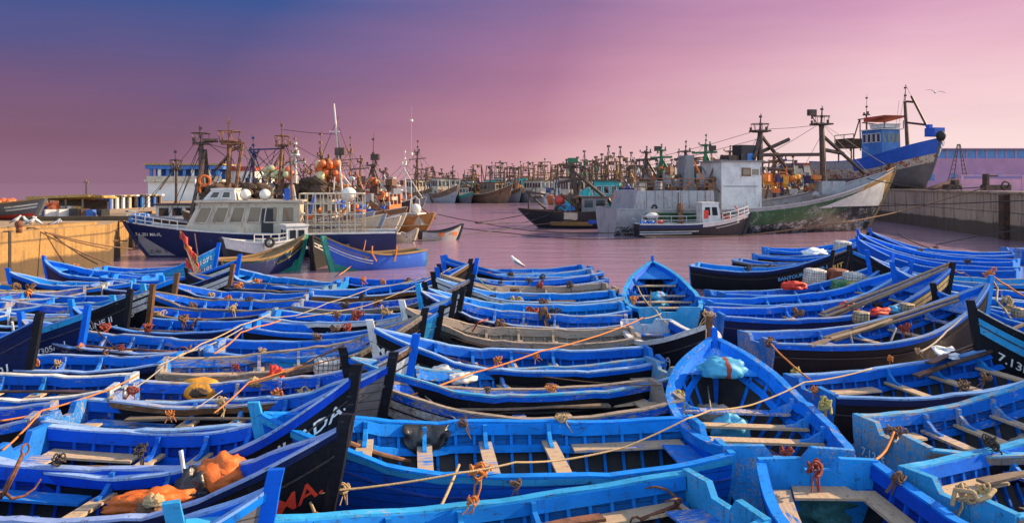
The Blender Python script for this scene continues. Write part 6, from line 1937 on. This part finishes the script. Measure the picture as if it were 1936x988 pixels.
SPOTS = [
    (905, 893, 'rope_orange', 'orange knot on the near gunwale of the light blue boat by the black sheet', 1.5), (877, 800, 'rope_brown', 'brown knot on the far gunwale beside the black sheet', .9),
    (891, 944, 'rope_orange', 'orange knot on the thwart knee of the pale blue anchor boat', .9), (976, 912, 'rope_brown', 'brown knot on the rail above the rusty anchor boat thwarts', .8),
    (600, 985, 'rope_orange', 'orange knot below the bow lettered in red', 1.0), (651, 921, 'rope_tan', 'tan knot where the thick yellow rope starts', .9),
    (1063, 790, 'rope_tan', 'tan knot between the worn boat and the light blue boat', 1.0), (941, 680, 'rope_orange', 'orange knot on the boat lettered MOUH amidships', 1.1),
    (1014, 672, 'rope_orange', 'orange knot on the boat lettered MOUH toward its stern', .9), (1043, 733, 'rope_orange', 'orange knot near the white sacks boat stern', 1.0),
    (921, 736, 'rope_brown', 'brown knot by the white sacks', .9), (1027, 592, 'rope_brown', 'large brown knot at the grey wooden boat', 1.6), (1008, 588, 'rope_red', 'red-brown knot beside the large brown knot', 1.3),
    (945, 613, 'rope_brown', 'brown knot on the dark rail above the grey wooden boat', 1.2), (975, 567, 'rope_tan', 'tan knot hanging in the bright blue middle boat', 1.3), (930, 563, 'rope_dark', 'dark knot on the bright blue middle boat', 1.0),
    (1047, 588, 'rope_dark', 'dark knot past the large brown knot', 1.0), (1029, 570, 'rope_brown', 'brown knot on the white-decked middle boat', 1.0), (971, 548, 'rope_brown', 'brown knot on the bare brown boat', 1.0),
    (915, 532, 'rope_tan', 'tan knot near the green line', 1.1), (946, 536, 'rope_dark', 'dark knot near the green line', 1.0), (1022, 538, 'rope_red', 'red knot on the bare brown boat', 1.1), (1078, 537, 'rope_dark', 'dark knot near the stern of the bare brown boat', 1.0),
    (965, 518, 'rope_dark', 'dark knot in the second boat under the gull', 1.0), (924, 518, 'rope_red', 'red knot in the second boat under the gull', 1.0), (1025, 523, 'rope_dark', 'dark knot in the second boat, stern half', .9),
    (730, 590, 'rope_tan', 'tan knot beside the pale MOUH stem', 1.2), (675, 595, 'rope_red', 'dark red knot in the boat before the pale MOUH stem', 1.4), (714, 572, 'rope_brown', 'brown knot in the boat with teal bow flank', 1.1),
    (652, 576, 'rope_dark', 'dark knot mid-row where bows meet', 1.0), (637, 595, 'rope_brown', 'brown knot on the boat with teal bow flank', .9), (683, 560, 'rope_dark', 'dark knot on a boat whose bow meets the middle row', .9),
    (657, 617, 'rope_red', 'red knot on the boat ahead of the wood-grey gunwale', .9), (634, 620, 'rope_brown', 'brown knot on the boat ahead of the wood-grey gunwale', .9), (600, 636, 'rope_brown', 'brown knot over the wood-grey gunwale', .9),
    (577, 744, 'rope_tan', 'long tan knot hanging below the HADA boat rail', 1.5), (525, 742, 'rope_orange', 'orange-tan knot on the far rail of the HADA boat', 1.1), (417, 760, 'rope_tan', 'shaggy tan knot on the HADA boat gunwale', 1.3),
    (322, 781, 'rope_orange', 'small orange knot before the HADA boat', .8), (265, 852, 'rope_dark', 'grey-dark knot on the red-lettered boat gunwale', 1.0), (110, 868, 'rope_dark', 'dark knot on the gunwale near the stern of the red-lettered boat', 1.0),
    (250, 738, 'rope_red', 'red-brown knot at the stern beside the golden tarpaulin', 1.1), (62, 686, 'rope_orange', 'orange knot in the boat with an anchor', 1.3), (110, 686, 'rope_tan', 'tan knot in the boat with an anchor', .9),
    (152, 654, 'rope_orange', 'round orange knot under the pale thwarts', 1.0), (80, 641, 'rope_orange', 'orange knot beside the big navy stem', 1.2), (228, 658, 'rope_red', 'red knot near the stern of the pale-thwarted boat', .8),
    (280, 618, 'rope_red', 'red-brown knot in the pale-stemmed boat', 1.1), (200, 617, 'rope_red', 'red-brown knot near the bow of the pale-stemmed boat', 1.0), (346, 601, 'rope_brown', 'dark brown knot in the pale-stemmed boat', 1.0),
    (300, 594, 'rope_tan', 'tan knot behind the pale-stemmed boat', 1.0), (364, 578, 'rope_brown', 'brown knot in the worn dark gunwale boat', .9), (439, 582, 'rope_tan', 'tan knot by the stern of a quay-pointing boat', .9), (472, 566, 'rope_dark', 'dark knot near the stern of the worn dark gunwale boat', .9),
    (355, 553, 'rope_tan', 'tan knot near the sun-tinted stem', .9), (398, 556, 'rope_tan', 'tan knot by the third quay-pointing boat', .9), (432, 563, 'rope_orange', 'orange knot by the third quay-pointing boat', .8), (450, 541, 'rope_orange', 'orange knot in the flag boat', 1.2), (486, 531, 'rope_orange', 'orange knot near the stern in the flag boat', .9),
    (30, 541, 'rope_brown', 'brown knot at the second boat under the quay wall', 1.3), (57, 541, 'rope_brown', 'brown knot in the yellowed-stern boat', 1.1), (52, 553, 'rope_orange', 'orange knot hanging from the red-white stern boat', 1.1), (145, 502, 'rope_orange', 'small orange knot in the boat touching the quay', .8),
    (688, 527, 'rope_orange', 'orange knot on the dark-sided boat by open water', .9), (724, 532, 'rope_orange', 'orange knot amidships on the dark-sided boat', .9), (770, 530, 'rope_brown', 'brown knot on the dark-sided boat toward its bow', .9),
    (1486, 852, 'rope_red', 'red knot in the notch of the large end-on stern', 1.0), (1540, 880, 'rope_red', 'red-brown knot over the stern that touches the large end-on boat', 1.4), (1280, 700, 'rope_yellow', 'straw knot on the west rail of the large end-on boat', 1.2),
    (1287, 745, 'rope_yellow', 'greenish straw knot lower on the rail of the large end-on boat', 1.2), (1503, 702, 'rope_yellow', 'straw knot on the east rail of the large end-on boat', 1.1), (1560, 762, 'rope_yellow', 'straw tuft hanging outside the large end-on boat', 1.6), (1540, 736, 'rope_orange', 'orange knot beside the straw tuft', .9),
    (1700, 902, 'rope_brown', 'brown knot on the rail right of the netted bundle', 1.1), (1455, 645, 'rope_brown', 'brown rope heap at the stern corner of the oar boat', 1.5), (1735, 662, 'rope_tan', 'tan knot where the grey line meets the sheet boat', .9), (1683, 676, 'rope_orange', 'orange knot behind the large end-on boat', .8),
    (1825, 726, 'rope_brown', 'brown knot on the far rail of the boat numbered 7.1215', 1.2), (1865, 712, 'rope_brown', 'brown knot further along the rail of boat 7.1215', 1.1), (1875, 838, 'rope_dark', 'round dark fender knot below the boat numbered 7.1215', 1.4), (1690, 816, 'rope_brown', 'brown knot on the stern corner of boat 7.1215', 1.3),
    (1830, 935, 'rope_tan', 'tan coil over the stern of the lowest eastern boat', 1.5), (1865, 928, 'rope_tan', 'tan rope end beside the coil on the eastern stern', 1.2), (1790, 592, 'rope_brown', 'shaggy brown knot on the bow rail of the oar boat', 1.5), (1822, 594, 'rope_tan', 'tan knot beside the shaggy brown one', 1.1),
    (1710, 620, 'rope_red', 'red knot on the rail behind the blue float block', 1.0), (1510, 590, 'rope_brown', 'brown knot on the side of the tall-stemmed boat', 1.2), (1660, 576, 'rope_dark', 'dark knot under the white netted floats', 1.1), (1415, 508, 'rope_dark', 'dark fender knot on the BANTOURA hull', 1.2), (1460, 505, 'rope_dark', 'second dark fender knot on the BANTOURA hull', 1.2),
    (1870, 518, 'rope_orange', 'orange lashing on the big curved stem', 1.6), (1905, 568, 'rope_tan', 'tan knot hanging behind the big curved stem', 1.4), (1909, 585, 'rope_tan', 'straw-tan knot under the hanging one', 1.2), (1792, 503, 'rope_orange', 'orange lashing on the tall black stem', 1.3),
    (1740, 473, 'rope_brown', 'brown knot on the long boats under the pier', 1.2), (1768, 468, 'rope_brown', 'brown knot beside it on the long boats under the pier', 1.3), (1830, 493, 'rope_dark', 'dark knot on the curved-bow boat under the pier', 1.1), (1200, 520, 'rope_brown', 'brown knot by the end-on boat stern quarter', 1.0), (1197, 566, 'rope_orange', 'orange knot tying the end-on boat', .9), (1337, 594, 'rope_tan', 'tan lashing round the stem between end-on boats', 1.1),
    (497, 662, 'rope_tan', 'small tan knot on the wood-grey rail', .8), (445, 692, 'rope_red', 'red knot under the wood-grey hull', .9), (1000, 530, 'rope_dark', 'dark knot on a middle boat by the green line', .9),
]
for (u, v, mt, lab, sz) in SPOTS:
    knot(u, v, .98 if v > 560 else 1.02, mt, lab, sz)
# gulls


def gull(label, c, rz, flying=False, sc=1.0):
    m = MB()
    body = [(-.24, .012, .0), (-.16, .045, .0), (-.05, .085, .0), (.06, .085, .015), (.14, .06, .05), (.19, .045, .085), (.235, .048, .1), (.275, .03, .098), (.29, .008, .095)]
    rings = [[Vector((x, r_ * math.cos(2 * PI * k / 10), z + r_ * math.sin(2 * PI * k / 10))) for k in range(10)] for x, r_, z in body]
    m.loft(rings)
    m.tube([(.285, 0, .095), (.335, 0, .085)], .012, 6, mi=2, r1=.004)
    if flying:
        for sd in (-1, 1):
            m.loft([[Vector((x0, sd * y, z)), Vector((x1, sd * y, z)), Vector((x1, sd * y, z - .012)), Vector((x0, sd * y, z - .012))] for x0, x1, y, z in ((-.08, .1, .05, .05), (-.02, .14, .28, .16), (-.1, .06, .5, .12), (-.16, -.12, .68, .06))], mi=1)
    else:
        for sd in (-1, 1):
            m.loft([[Vector((x, sd * (y + .02), z + .03)), Vector((x, sd * y, z - .035)), Vector((x, sd * (y - .03), z))] for x, y, z in ((.08, .085, .02), (-.05, .095, .015), (-.18, .05, .0), (-.31, .015, -.015))], mi=1)
            m.tube([(.0, sd * .03, -.07), (.01, sd * .03, -.2)], .007, 5, mi=2)
            m.box((.03, sd * .03, -.2), (.06, .045, .008), mi=2)
    o = m.build('gull', ['feather', 'feather_grey', 'beak'], None, smooth=True)
    o.location = c; o.rotation_euler = (.2 if flying else 0, -.4 if not flying else 0, rz); o.scale = (sc, sc, sc)
    return tag(o, label, 'gull')


gull('white gull standing on the rail of a dark-hulled blue boat', inboat('Ea', .46, -.86, BOATS['Ea'][1].zg(.46) + .31), PI - .3, sc=1.35)
gull('dark gull flying in the pink sky above the beached ship', atd(1768, 175, 70), 1.2, True, 1.2)
for i, (u, v) in enumerate(((30, 424), (50, 426), (59, 427), (70, 426))):
    gull(['gull standing first on the quay nearest the beached boat bow', 'gull beside the first one on the golden quay', 'third gull of four on the golden quay', 'gull standing closest to the mooring lines on the golden quay'][i],
         at(u, v, ZL) + Vector((0, 0, .26)), [.3, 2.8, .2, 3.0][i], sc=1.25)
gull('gull flying low over the golden quay edge', atd(107, 421, 44), .2, True, 1.0)
for i, (u, v, d) in enumerate(((940, 322, 150), (1128, 303, 140), (1540, 232, 120), (1300, 320, 130))):
    gull(['tiny gull flying over the distant fleet', 'tiny gull flying beside the green-topped mast', 'tiny gull over the floodlight mast', 'tiny gull near the grey funnel'][i], atd(u, v, d), 1 + i, True, 1.0)
# ------------------------------------------------------------------ lines
def line(label, pts, r_, mat, sag=.0, name='mooring_rope', n=10):
    path = []
    P = [Vector(p) for p in pts]
    for i in range(len(P) - 1):
        for k in range(n):
            t = k / n
            p = lerp(P[i], P[i + 1], t)
            p = p - Vector((0, 0, sag * 4 * t * (1 - t) * (P[i + 1] - P[i]).length))
            path.append(p)
    path.append(P[-1])
    m = MB(); m.tube(path, r_, 6)
    return tag(m.build(name, mat, None, smooth=True), label, 'rope')


line('thick yellow rope across the two light blue boats to the large end-on boat', [at(516, 940, 1.05), at(640, 926, 1.06), at(870, 893, 1.08), at(975, 873, 1.05), at(1060, 869, .9), at(1180, 845, .9), at(1300, 790, 1.2), at(1342, 775, 1.15), at(1420, 765, 1.0), at(1520, 722, 1.12), at(1648, 696, 1.02)], .015, 'rope_tan', .014)
line('tan rope hanging down from the thick yellow rope', [at(868, 878, 1.05), at(846, 930, .9), at(820, 985, .75)], .02, 'rope_tan')
line('orange rope rising over the middle row to the end-on boats', [at(722, 762, 1.05), at(888, 706, 1.0), at(1020, 664, 1.08), at(1190, 612, 1.05), at(1215, 600, 1.1)], .018, 'rope_orange', .012)
line('thin grey line across the middle row boats', [at(683, 701, 1.2), at(800, 745, .95), at(860, 790, .95)], .011, 'rope_grey', .01)
line('thin brown line along the white sacks boat', [at(838, 672, 1.0), at(942, 697, .8), at(1100, 720, .8), at(1250, 728, 1.0)], .011, 'rope_brown', .01)
line('brown line along the inside of the MOUH boat', [at(772, 600, 1.3), at(850, 634, 1.0), at(900, 651, .95), at(1000, 668, .95)], .014, 'rope_brown', .02)
line('pinkish rope from the stern rows toward the golden quay boats', [at(337, 674, 1.0), at(380, 650, 1.0), at(455, 614, 1.05), at(509, 594, 1.05)], .017, 'rope_tan', .012)
line('grey rope over the sterns where two rows meet', [at(300, 690, 1.05), at(345, 668, 1.0), at(400, 650, 1.0), at(458, 620, 1.05)], .017, 'rope_grey', .012)
line('orange rope coil line between stern rows', [at(405, 668, 1.05), at(455, 628, 1.0), at(485, 617, 1.05), at(530, 605, 1.0)], .02, 'rope_orange', .02)
line('orange rope to the whitewashed stern', [at(0, 795, 1.0), at(72, 782, 1.0), at(78, 776, 1.0), at(200, 738, 1.05), at(262, 708, 1.1)], .016, 'rope_orange', .012)
line('orange rope dropping from the pale stern to the boat below', [at(78, 776, 1.0), at(40, 818, .95), at(5, 850, 1.0)], .016, 'rope_orange', .012)
line('grey rope from the whitewashed stern up to the next row', [at(250, 735, 1.0), at(310, 690, 1.05)], .014, 'rope_grey', .02)
line('white sagging rope across the row whose bows meet the middle row', [at(505, 600, 1.05), at(560, 596, .95), at(620, 572, 1.05), at(700, 545, 1.1), at(765, 534, 1.2), at(800, 525, 1.3)], .017, 'rope_grey', .01)
line('thin line over the dark-sided boats to the square bows', [at(560, 600, 1.0), at(690, 578, 1.0), at(800, 533, 1.4), at(852, 506, 1.6)], .013, 'rope_tan', .01)
line('rust-coloured rope from the pale MOUH stem', [at(712, 606, 1.6), at(690, 640, 1.1), at(668, 664, .9)], .02, 'rope_brown', .02)
line('orange line along the boat with the white netted float', [at(405, 780, 1.0), at(470, 722, 1.0), at(560, 694, 1.1), at(640, 676, 1.5), at(668, 672, 1.7)], .014, 'rope_orange', .01)
line('heavy red-brown rope to the red cloth', [at(465, 727, .95), at(530, 707, 1.0), at(600, 674, 1.1), at(650, 652, 1.4)], .025, 'rope_brown', .02)
line('thin line from the HADA stem down to the golden tarpaulin boat', [at(370, 772, 1.0), at(420, 738, 1.0)], .01, 'rope_grey')
line('white line dropping through the large end-on boat', [at(1335, 622, 1.75), at(1333, 690, .95), at(1344, 775, .7)], .014, 'rope_grey')
line('rope along the end-on boat by open water to the short black boat', [at(1198, 516, 1.1), at(1215, 560, 1.0), at(1240, 586, 1.0), at(1262, 612, 1.0)], .022, 'rope_tan', .02)
line('thin line between the end-on boats', [at(1216, 602, 1.1), at(1250, 592, 1.1)], .014, 'rope_tan', .02)
line('orange rope from the oar boat stern to the large end-on boat', [at(1458, 650, 1.05), at(1490, 682, 1.1), at(1530, 716, 1.1)], .02, 'rope_orange', .01)
line('grey rope from the oar boat bow down to the sheet boat', [at(1826, 592, 1.4), at(1790, 625, 1.1), at(1738, 665, 1.1)], .022, 'rope_grey', .02)
line('grey rope end hanging on the oar boat side, stern end', [at(1607, 630, 1.02), at(1612, 650, .75), at(1617, 672, .4)], .025, 'rope_grey')
line('grey rope end hanging on the oar boat side, amidships', [at(1694, 620, 1.05), at(1684, 645, .75), at(1678, 668, .4)], .025, 'rope_grey')
line('thin line crossing the oars to the orange bow mark', [at(1628, 582, 1.0), at(1660, 555, 1.15), at(1700, 520, 1.6)], .014, 'rope_grey')
line('orange rope streaming from the big curved stem', [at(1876, 520, 2.1), at(1905, 540, 1.7), at(1950, 566, 1.5)], .03, 'rope_orange', .02)
line('twisted tan rope hanging from the big curved stem', [at(1872, 520, 2.1), at(1886, 545, 1.6), at(1884, 568, 1.3), at(1900, 584, 1.1), at(1912, 602, 1.0)], .03, 'rope_tan', .02)
line('brown line from the tall black stem to the pier boats', [at(1796, 503, 2.2), at(1822, 515, 1.6), at(1836, 524, 1.4)], .02, 'rope_brown', .02)
line('green line over the dark middle boats', [at(898, 520, 1.6), at(918, 540, 1.1), at(940, 552, 1.0)], .016, 'rope_green')
line('brown rope by the bottom transom of boat 7.1215', [at(1690, 816, 1.05), at(1675, 850, .9), at(1655, 868, 1.0)], .018, 'rope_orange', .02)
line('tan rope coil hanging over the eastern stern', [at(1800, 955, .85), at(1806, 925, 1.05), at(1840, 930, 1.08), at(1850, 945, 1.0), at(1868, 938, 1.05), at(1880, 925, 1.1)], .03, 'rope_tan')
line('orange lashing down the planks lettered in red', [at(562, 845, 1.4), at(568, 900, 1.05), at(585, 945, .95), at(602, 985, .9)], .02, 'rope_tan')
line('dark red lashing beside the red lettering', [at(560, 842, 1.4), at(554, 900, 1.1), at(556, 960, .8)], .016, 'rope_red')
line('tan rope looped over the white-flanked bow in the middle', [at(786, 630, 1.8), at(789, 655, 1.4), at(784, 668, 1.25)], .02, 'rope_tan')
line('rusty hooked line on the grey wooden boat', [at(893, 626, .9), at(905, 608, 1.2), at(922, 603, 1.1)], .022, 'rope_red')
line('thin line down the pale thwarts boat to its stern', [at(162, 590, 1.4), at(200, 640, 1.0), at(222, 660, .8), at(260, 668, .7)], .016, 'rope_dark', .04)
# lines over the water
bz = at(45, 437, ZL)
for i, (u, v, z, s_) in enumerate(((212, 500, .5, .03), (240, 455, 1.2, .02), (250, 470, 1.0, .03), (205, 470, 1.2, .03))):
    line(f"{['lowest', 'topmost', 'third', 'second'][i]} of the dark mooring lines fanning from the golden quay", [(-26.4, 41.5, ZL + .15), (-25.2, 41.8, ZL + .1), at(u, v, z)], .035, 'rope_brown', s_)
line('brown mooring line slack along the top of the golden quay', [(-26.6, 41.3, ZL + .1), (-25.6, 44.5, ZL + .22), atd(232, 418, 52)], .04, 'rope_brown', .01)
A = [((828, 405, 1.5), (905, 420, .9), (1000, 436, .25), (1190, 440, .6)), ((900, 422, .9), (990, 421, .7), (1060, 398, 1.9)), ((898, 421, .8), (985, 407, 1.4), (1000, 402, 1.9)),
     ((870, 430, .4), (960, 440, .2), (1100, 452, .15), (1240, 449, .3)), ((780, 455, .3), (900, 440, .3), (1000, 426, .6), (1090, 415, 1.1))]
for i, a in enumerate(A):
    line(['long dark line from the orange-brown boat toward the workboat', 'dark line rising to the bow of the low black trawler', 'upper dark line to the raked black bow', 'lowest dark line over the open basin', 'dark line crossing the others in the open basin'][i], [at(*p) for p in a], .04, 'wire', .008, n=8)
line('long brown line from the big trawler to the grey pier', [at(1215, 446, .25), at(1400, 446, .3), at(1600, 420, 1.6), at(1700, 400, 2.3), (43.9, 72.4, ZR + .7)], .055, 'rope_brown', .004)
line('dark line from the sun-gold bow to the pier winch', [atd(1640, 338, 80), atd(1760, 358, 74), (43.9, 72.6, ZR + .6)], .045, 'wire', .01)
line('line from the sun-gold bow to the pier beyond the fender pile', [atd(1560, 392, 78), atd(1700, 388, 72), atd(1960, 378, 60)], .04, 'wire', .002)
line('line from the long boats up to the pier edge', [at(1697, 442, 1.9), at(1760, 470, 1.1)], .03, 'wire', .03)
line('slack line from the long boats toward the pier wall', [at(1770, 462, 1.2), atd(1850, 446, 46), atd(1950, 430, 44)], .025, 'wire', .002)
line('orange-brown line from the striped blue boat to the stern row', [at(692, 450, 1.2), at(685, 480, .7), at(640, 520, .1)], .025, 'rope_orange', .02)
line('dark line strung from the pack of boats over the rowing boats', [atd(545, 431, 50), atd(700, 428, 56), atd(860, 421, 66)], .03, 'wire', .006)
# ------------------------------------------------------------------ water, sky, light, camera
def water():
    m, n, b = nt('harbour_water')
    v = coords(n, (1, 1, 1), rnd=False)
    f1 = noise(n, coords(n, (0.55, 1.0, 1), rnd=False), 1.3, 4, 0.6)
    f2 = noise(n, coords(n, (1.0, 2.2, 1), rnd=False), 3.2, 4, 0.6)
    f3 = noise(n, v, 0.05, 3, 0.5)
    n.links.new(mixc(n, f3, (0.26, 0.165, 0.21), (0.36, 0.22, 0.29)), b.inputs['Base Color'])  # pink of the mirrored sky put into the base colour
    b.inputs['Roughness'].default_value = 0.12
    b.inputs['IOR'].default_value = 1.9
    f0 = noise(n, coords(n, (0.10, 0.42, 1), rnd=False), 1.0, 3, 0.55)
    hh = math_(n, 'ADD', math_(n, 'MULTIPLY', f0, 2.6), math_(n, 'ADD', f1, math_(n, 'MULTIPLY', f2, 0.35)))
    sxw = n.nodes.new('ShaderNodeSeparateXYZ'); n.links.new(v, sxw.inputs[0])
    calm = math_(n, 'SUBTRACT', 1.0, math_(n, 'MULTIPLY', math_(n, 'SUBTRACT', sxw.outputs[1], 120.0), 1 / 250.0, clamp=True))   # open sea beyond the basin lies flat
    bump(n, b, math_(n, 'MULTIPLY', hh, calm), 0.5, 0.10)
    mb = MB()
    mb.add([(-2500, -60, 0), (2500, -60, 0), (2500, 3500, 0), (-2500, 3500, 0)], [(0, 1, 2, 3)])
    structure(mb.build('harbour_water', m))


water()

SUN = Vector((0.87, 0.26, 0.42)).normalized()
sun_el = math.asin(SUN.z)
sun_rot = math.atan2(SUN.x, SUN.y)
w = bpy.data.worlds.new('World')
scene.world = w
w.use_nodes = True
n = w.node_tree
bg = n.nodes['Background']
tc = n.nodes.new('ShaderNodeTexCoord')
sx = n.nodes.new('ShaderNodeSeparateXYZ')
n.links.new(tc.outputs['Generated'], sx.inputs[0])
el = math_(n, 'MULTIPLY', math_(n, 'ARCSINE', sx.outputs[2]), 180 / PI)
az = math_(n, 'MULTIPLY', math_(n, 'ARCTAN2', sx.outputs[0], sx.outputs[1]), 180 / PI)


def srgb(r, g, b):
    return tuple(((c / 255 + .055) / 1.055) ** 2.4 if c > 10 else c / 255 / 12.92 for c in (r, g, b))


# soft cloud structure bends the bands
cl = noise(n, coords(n, (1.2, 1.2, 7), 'Generated', rnd=False), 1.6, 5, 0.55)
el2 = math_(n, 'ADD', el, math_(n, 'MULTIPLY', math_(n, 'SUBTRACT', cl, 0.5), 5.0))
e01 = math_(n, 'DIVIDE', el2, 30.0, clamp=True)
left = ramp(n, e01, [(0.0, srgb(140, 104, 126)), (0.10, srgb(128, 92, 114)), (0.20, srgb(116, 88, 122)), (0.30, srgb(88, 86, 136)), (0.42, srgb(60, 86, 146)), (0.9, srgb(150, 150, 200))])
mid = ramp(n, e01, [(0.0, srgb(222, 170, 174)), (0.12, srgb(200, 142, 158)), (0.28, srgb(184, 126, 156)), (0.42, srgb(160, 118, 156)), (0.55, srgb(190, 146, 182)), (0.9, srgb(226, 196, 214))])
right = ramp(n, e01, [(0.0, srgb(248, 225, 220)), (0.14, srgb(241, 209, 210)), (0.27, srgb(230, 184, 198)), (0.40, srgb(208, 154, 186)), (0.6, srgb(222, 180, 204)), (0.9, srgb(240, 214, 224))])
f_lm = math_(n, 'MULTIPLY', math_(n, 'ADD', math_(n, 'SUBTRACT', az, math_(n, 'MULTIPLY', el2, 0.65)), 25.0), 1 / 30.0, clamp=True)
f_mr = math_(n, 'MULTIPLY', math_(n, 'SUBTRACT', az, math_(n, 'MULTIPLY', el2, 0.35)), 1 / 23.0, clamp=True)
front = mixc(n, 1.0, mixc(n, f_mr, mixc(n, f_lm, left, mid), right), (.565, .565, .565), 'MULTIPLY')
streak = noise(n, coords(n, (1.5, 1.5, 16), 'Generated', rnd=False), 2.2, 6, 0.6)
front = mixc(n, 1.0, front, ramp(n, streak, [(0.3, .97), (0.7, 1.04)]), 'MULTIPLY')
# higher and behind: unseen sky, brightened to fill the shade
up = math_(n, 'DIVIDE', math_(n, 'SUBTRACT', el, 30.0), 25.0, clamp=True)
back = math_(n, 'MULTIPLY', math_(n, 'ADD', math_(n, 'MULTIPLY', sx.outputs[1], -1.0), 0.15), 1.6, clamp=True)
sky = n.nodes.new('ShaderNodeTexSky')
sky.sky_type = 'NISHITA'
sky.sun_disc = False
sky.sun_elevation = sun_el
sky.sun_rotation = sun_rot
sk = mixc(n, 1.0, sky.outputs[0], (0.10, 0.10, 0.10), 'MULTIPLY')
add = n.nodes.new('ShaderNodeMix'); add.data_type = 'RGBA'; add.blend_type = 'ADD'; add.inputs[0].default_value = 1.0
n.links.new(sk, add.inputs[6]); add.inputs[7].default_value = (0.275, 0.33, 0.44, 1)
fill = add.outputs[2]
sel = math_(n, 'MAXIMUM', up, back)
fill = mixc(n, back, mixc(n, 1.0, fill, (0.5, 0.5, 0.5), 'MULTIPLY'), fill)
final = mixc(n, sel, front, fill)
n.links.new(final, bg.inputs['Color'])
bg.inputs['Strength'].default_value = 1.0

sl = bpy.data.lights.new('sun', 'SUN')
sl.energy = 5.0
sl.color = (1.0, 0.74, 0.46)
sl.angle = math.radians(0.6)
so = bpy.data.objects.new('sun', sl)
COL.objects.link(so)
so.rotation_euler = SUN.to_track_quat('Z', 'Y').to_euler()

cd = bpy.data.cameras.new('camera')
cd.sensor_width = 36
cd.lens = 36 * F / 1936
cd.shift_y = -(494 - HY) / 1936
cd.clip_start = 0.05
cd.clip_end = 8000
co = bpy.data.objects.new('camera', cd)
COL.objects.link(co)
co.location = (0, 0, H)
co.rotation_euler = (PI / 2, 0, 0)
scene.camera = co

scene.view_settings.view_transform = 'Standard'
scene.view_settings.look = 'None'
scene.view_settings.exposure = 0.9
scene.view_settings.gamma = 1.0
scene.view_settings.use_curve_mapping = False
scene.cycles.use_denoising = True
scene.cycles.max_bounces = 5
scene.cycles.diffuse_bounces = 2
scene.cycles.glossy_bounces = 2
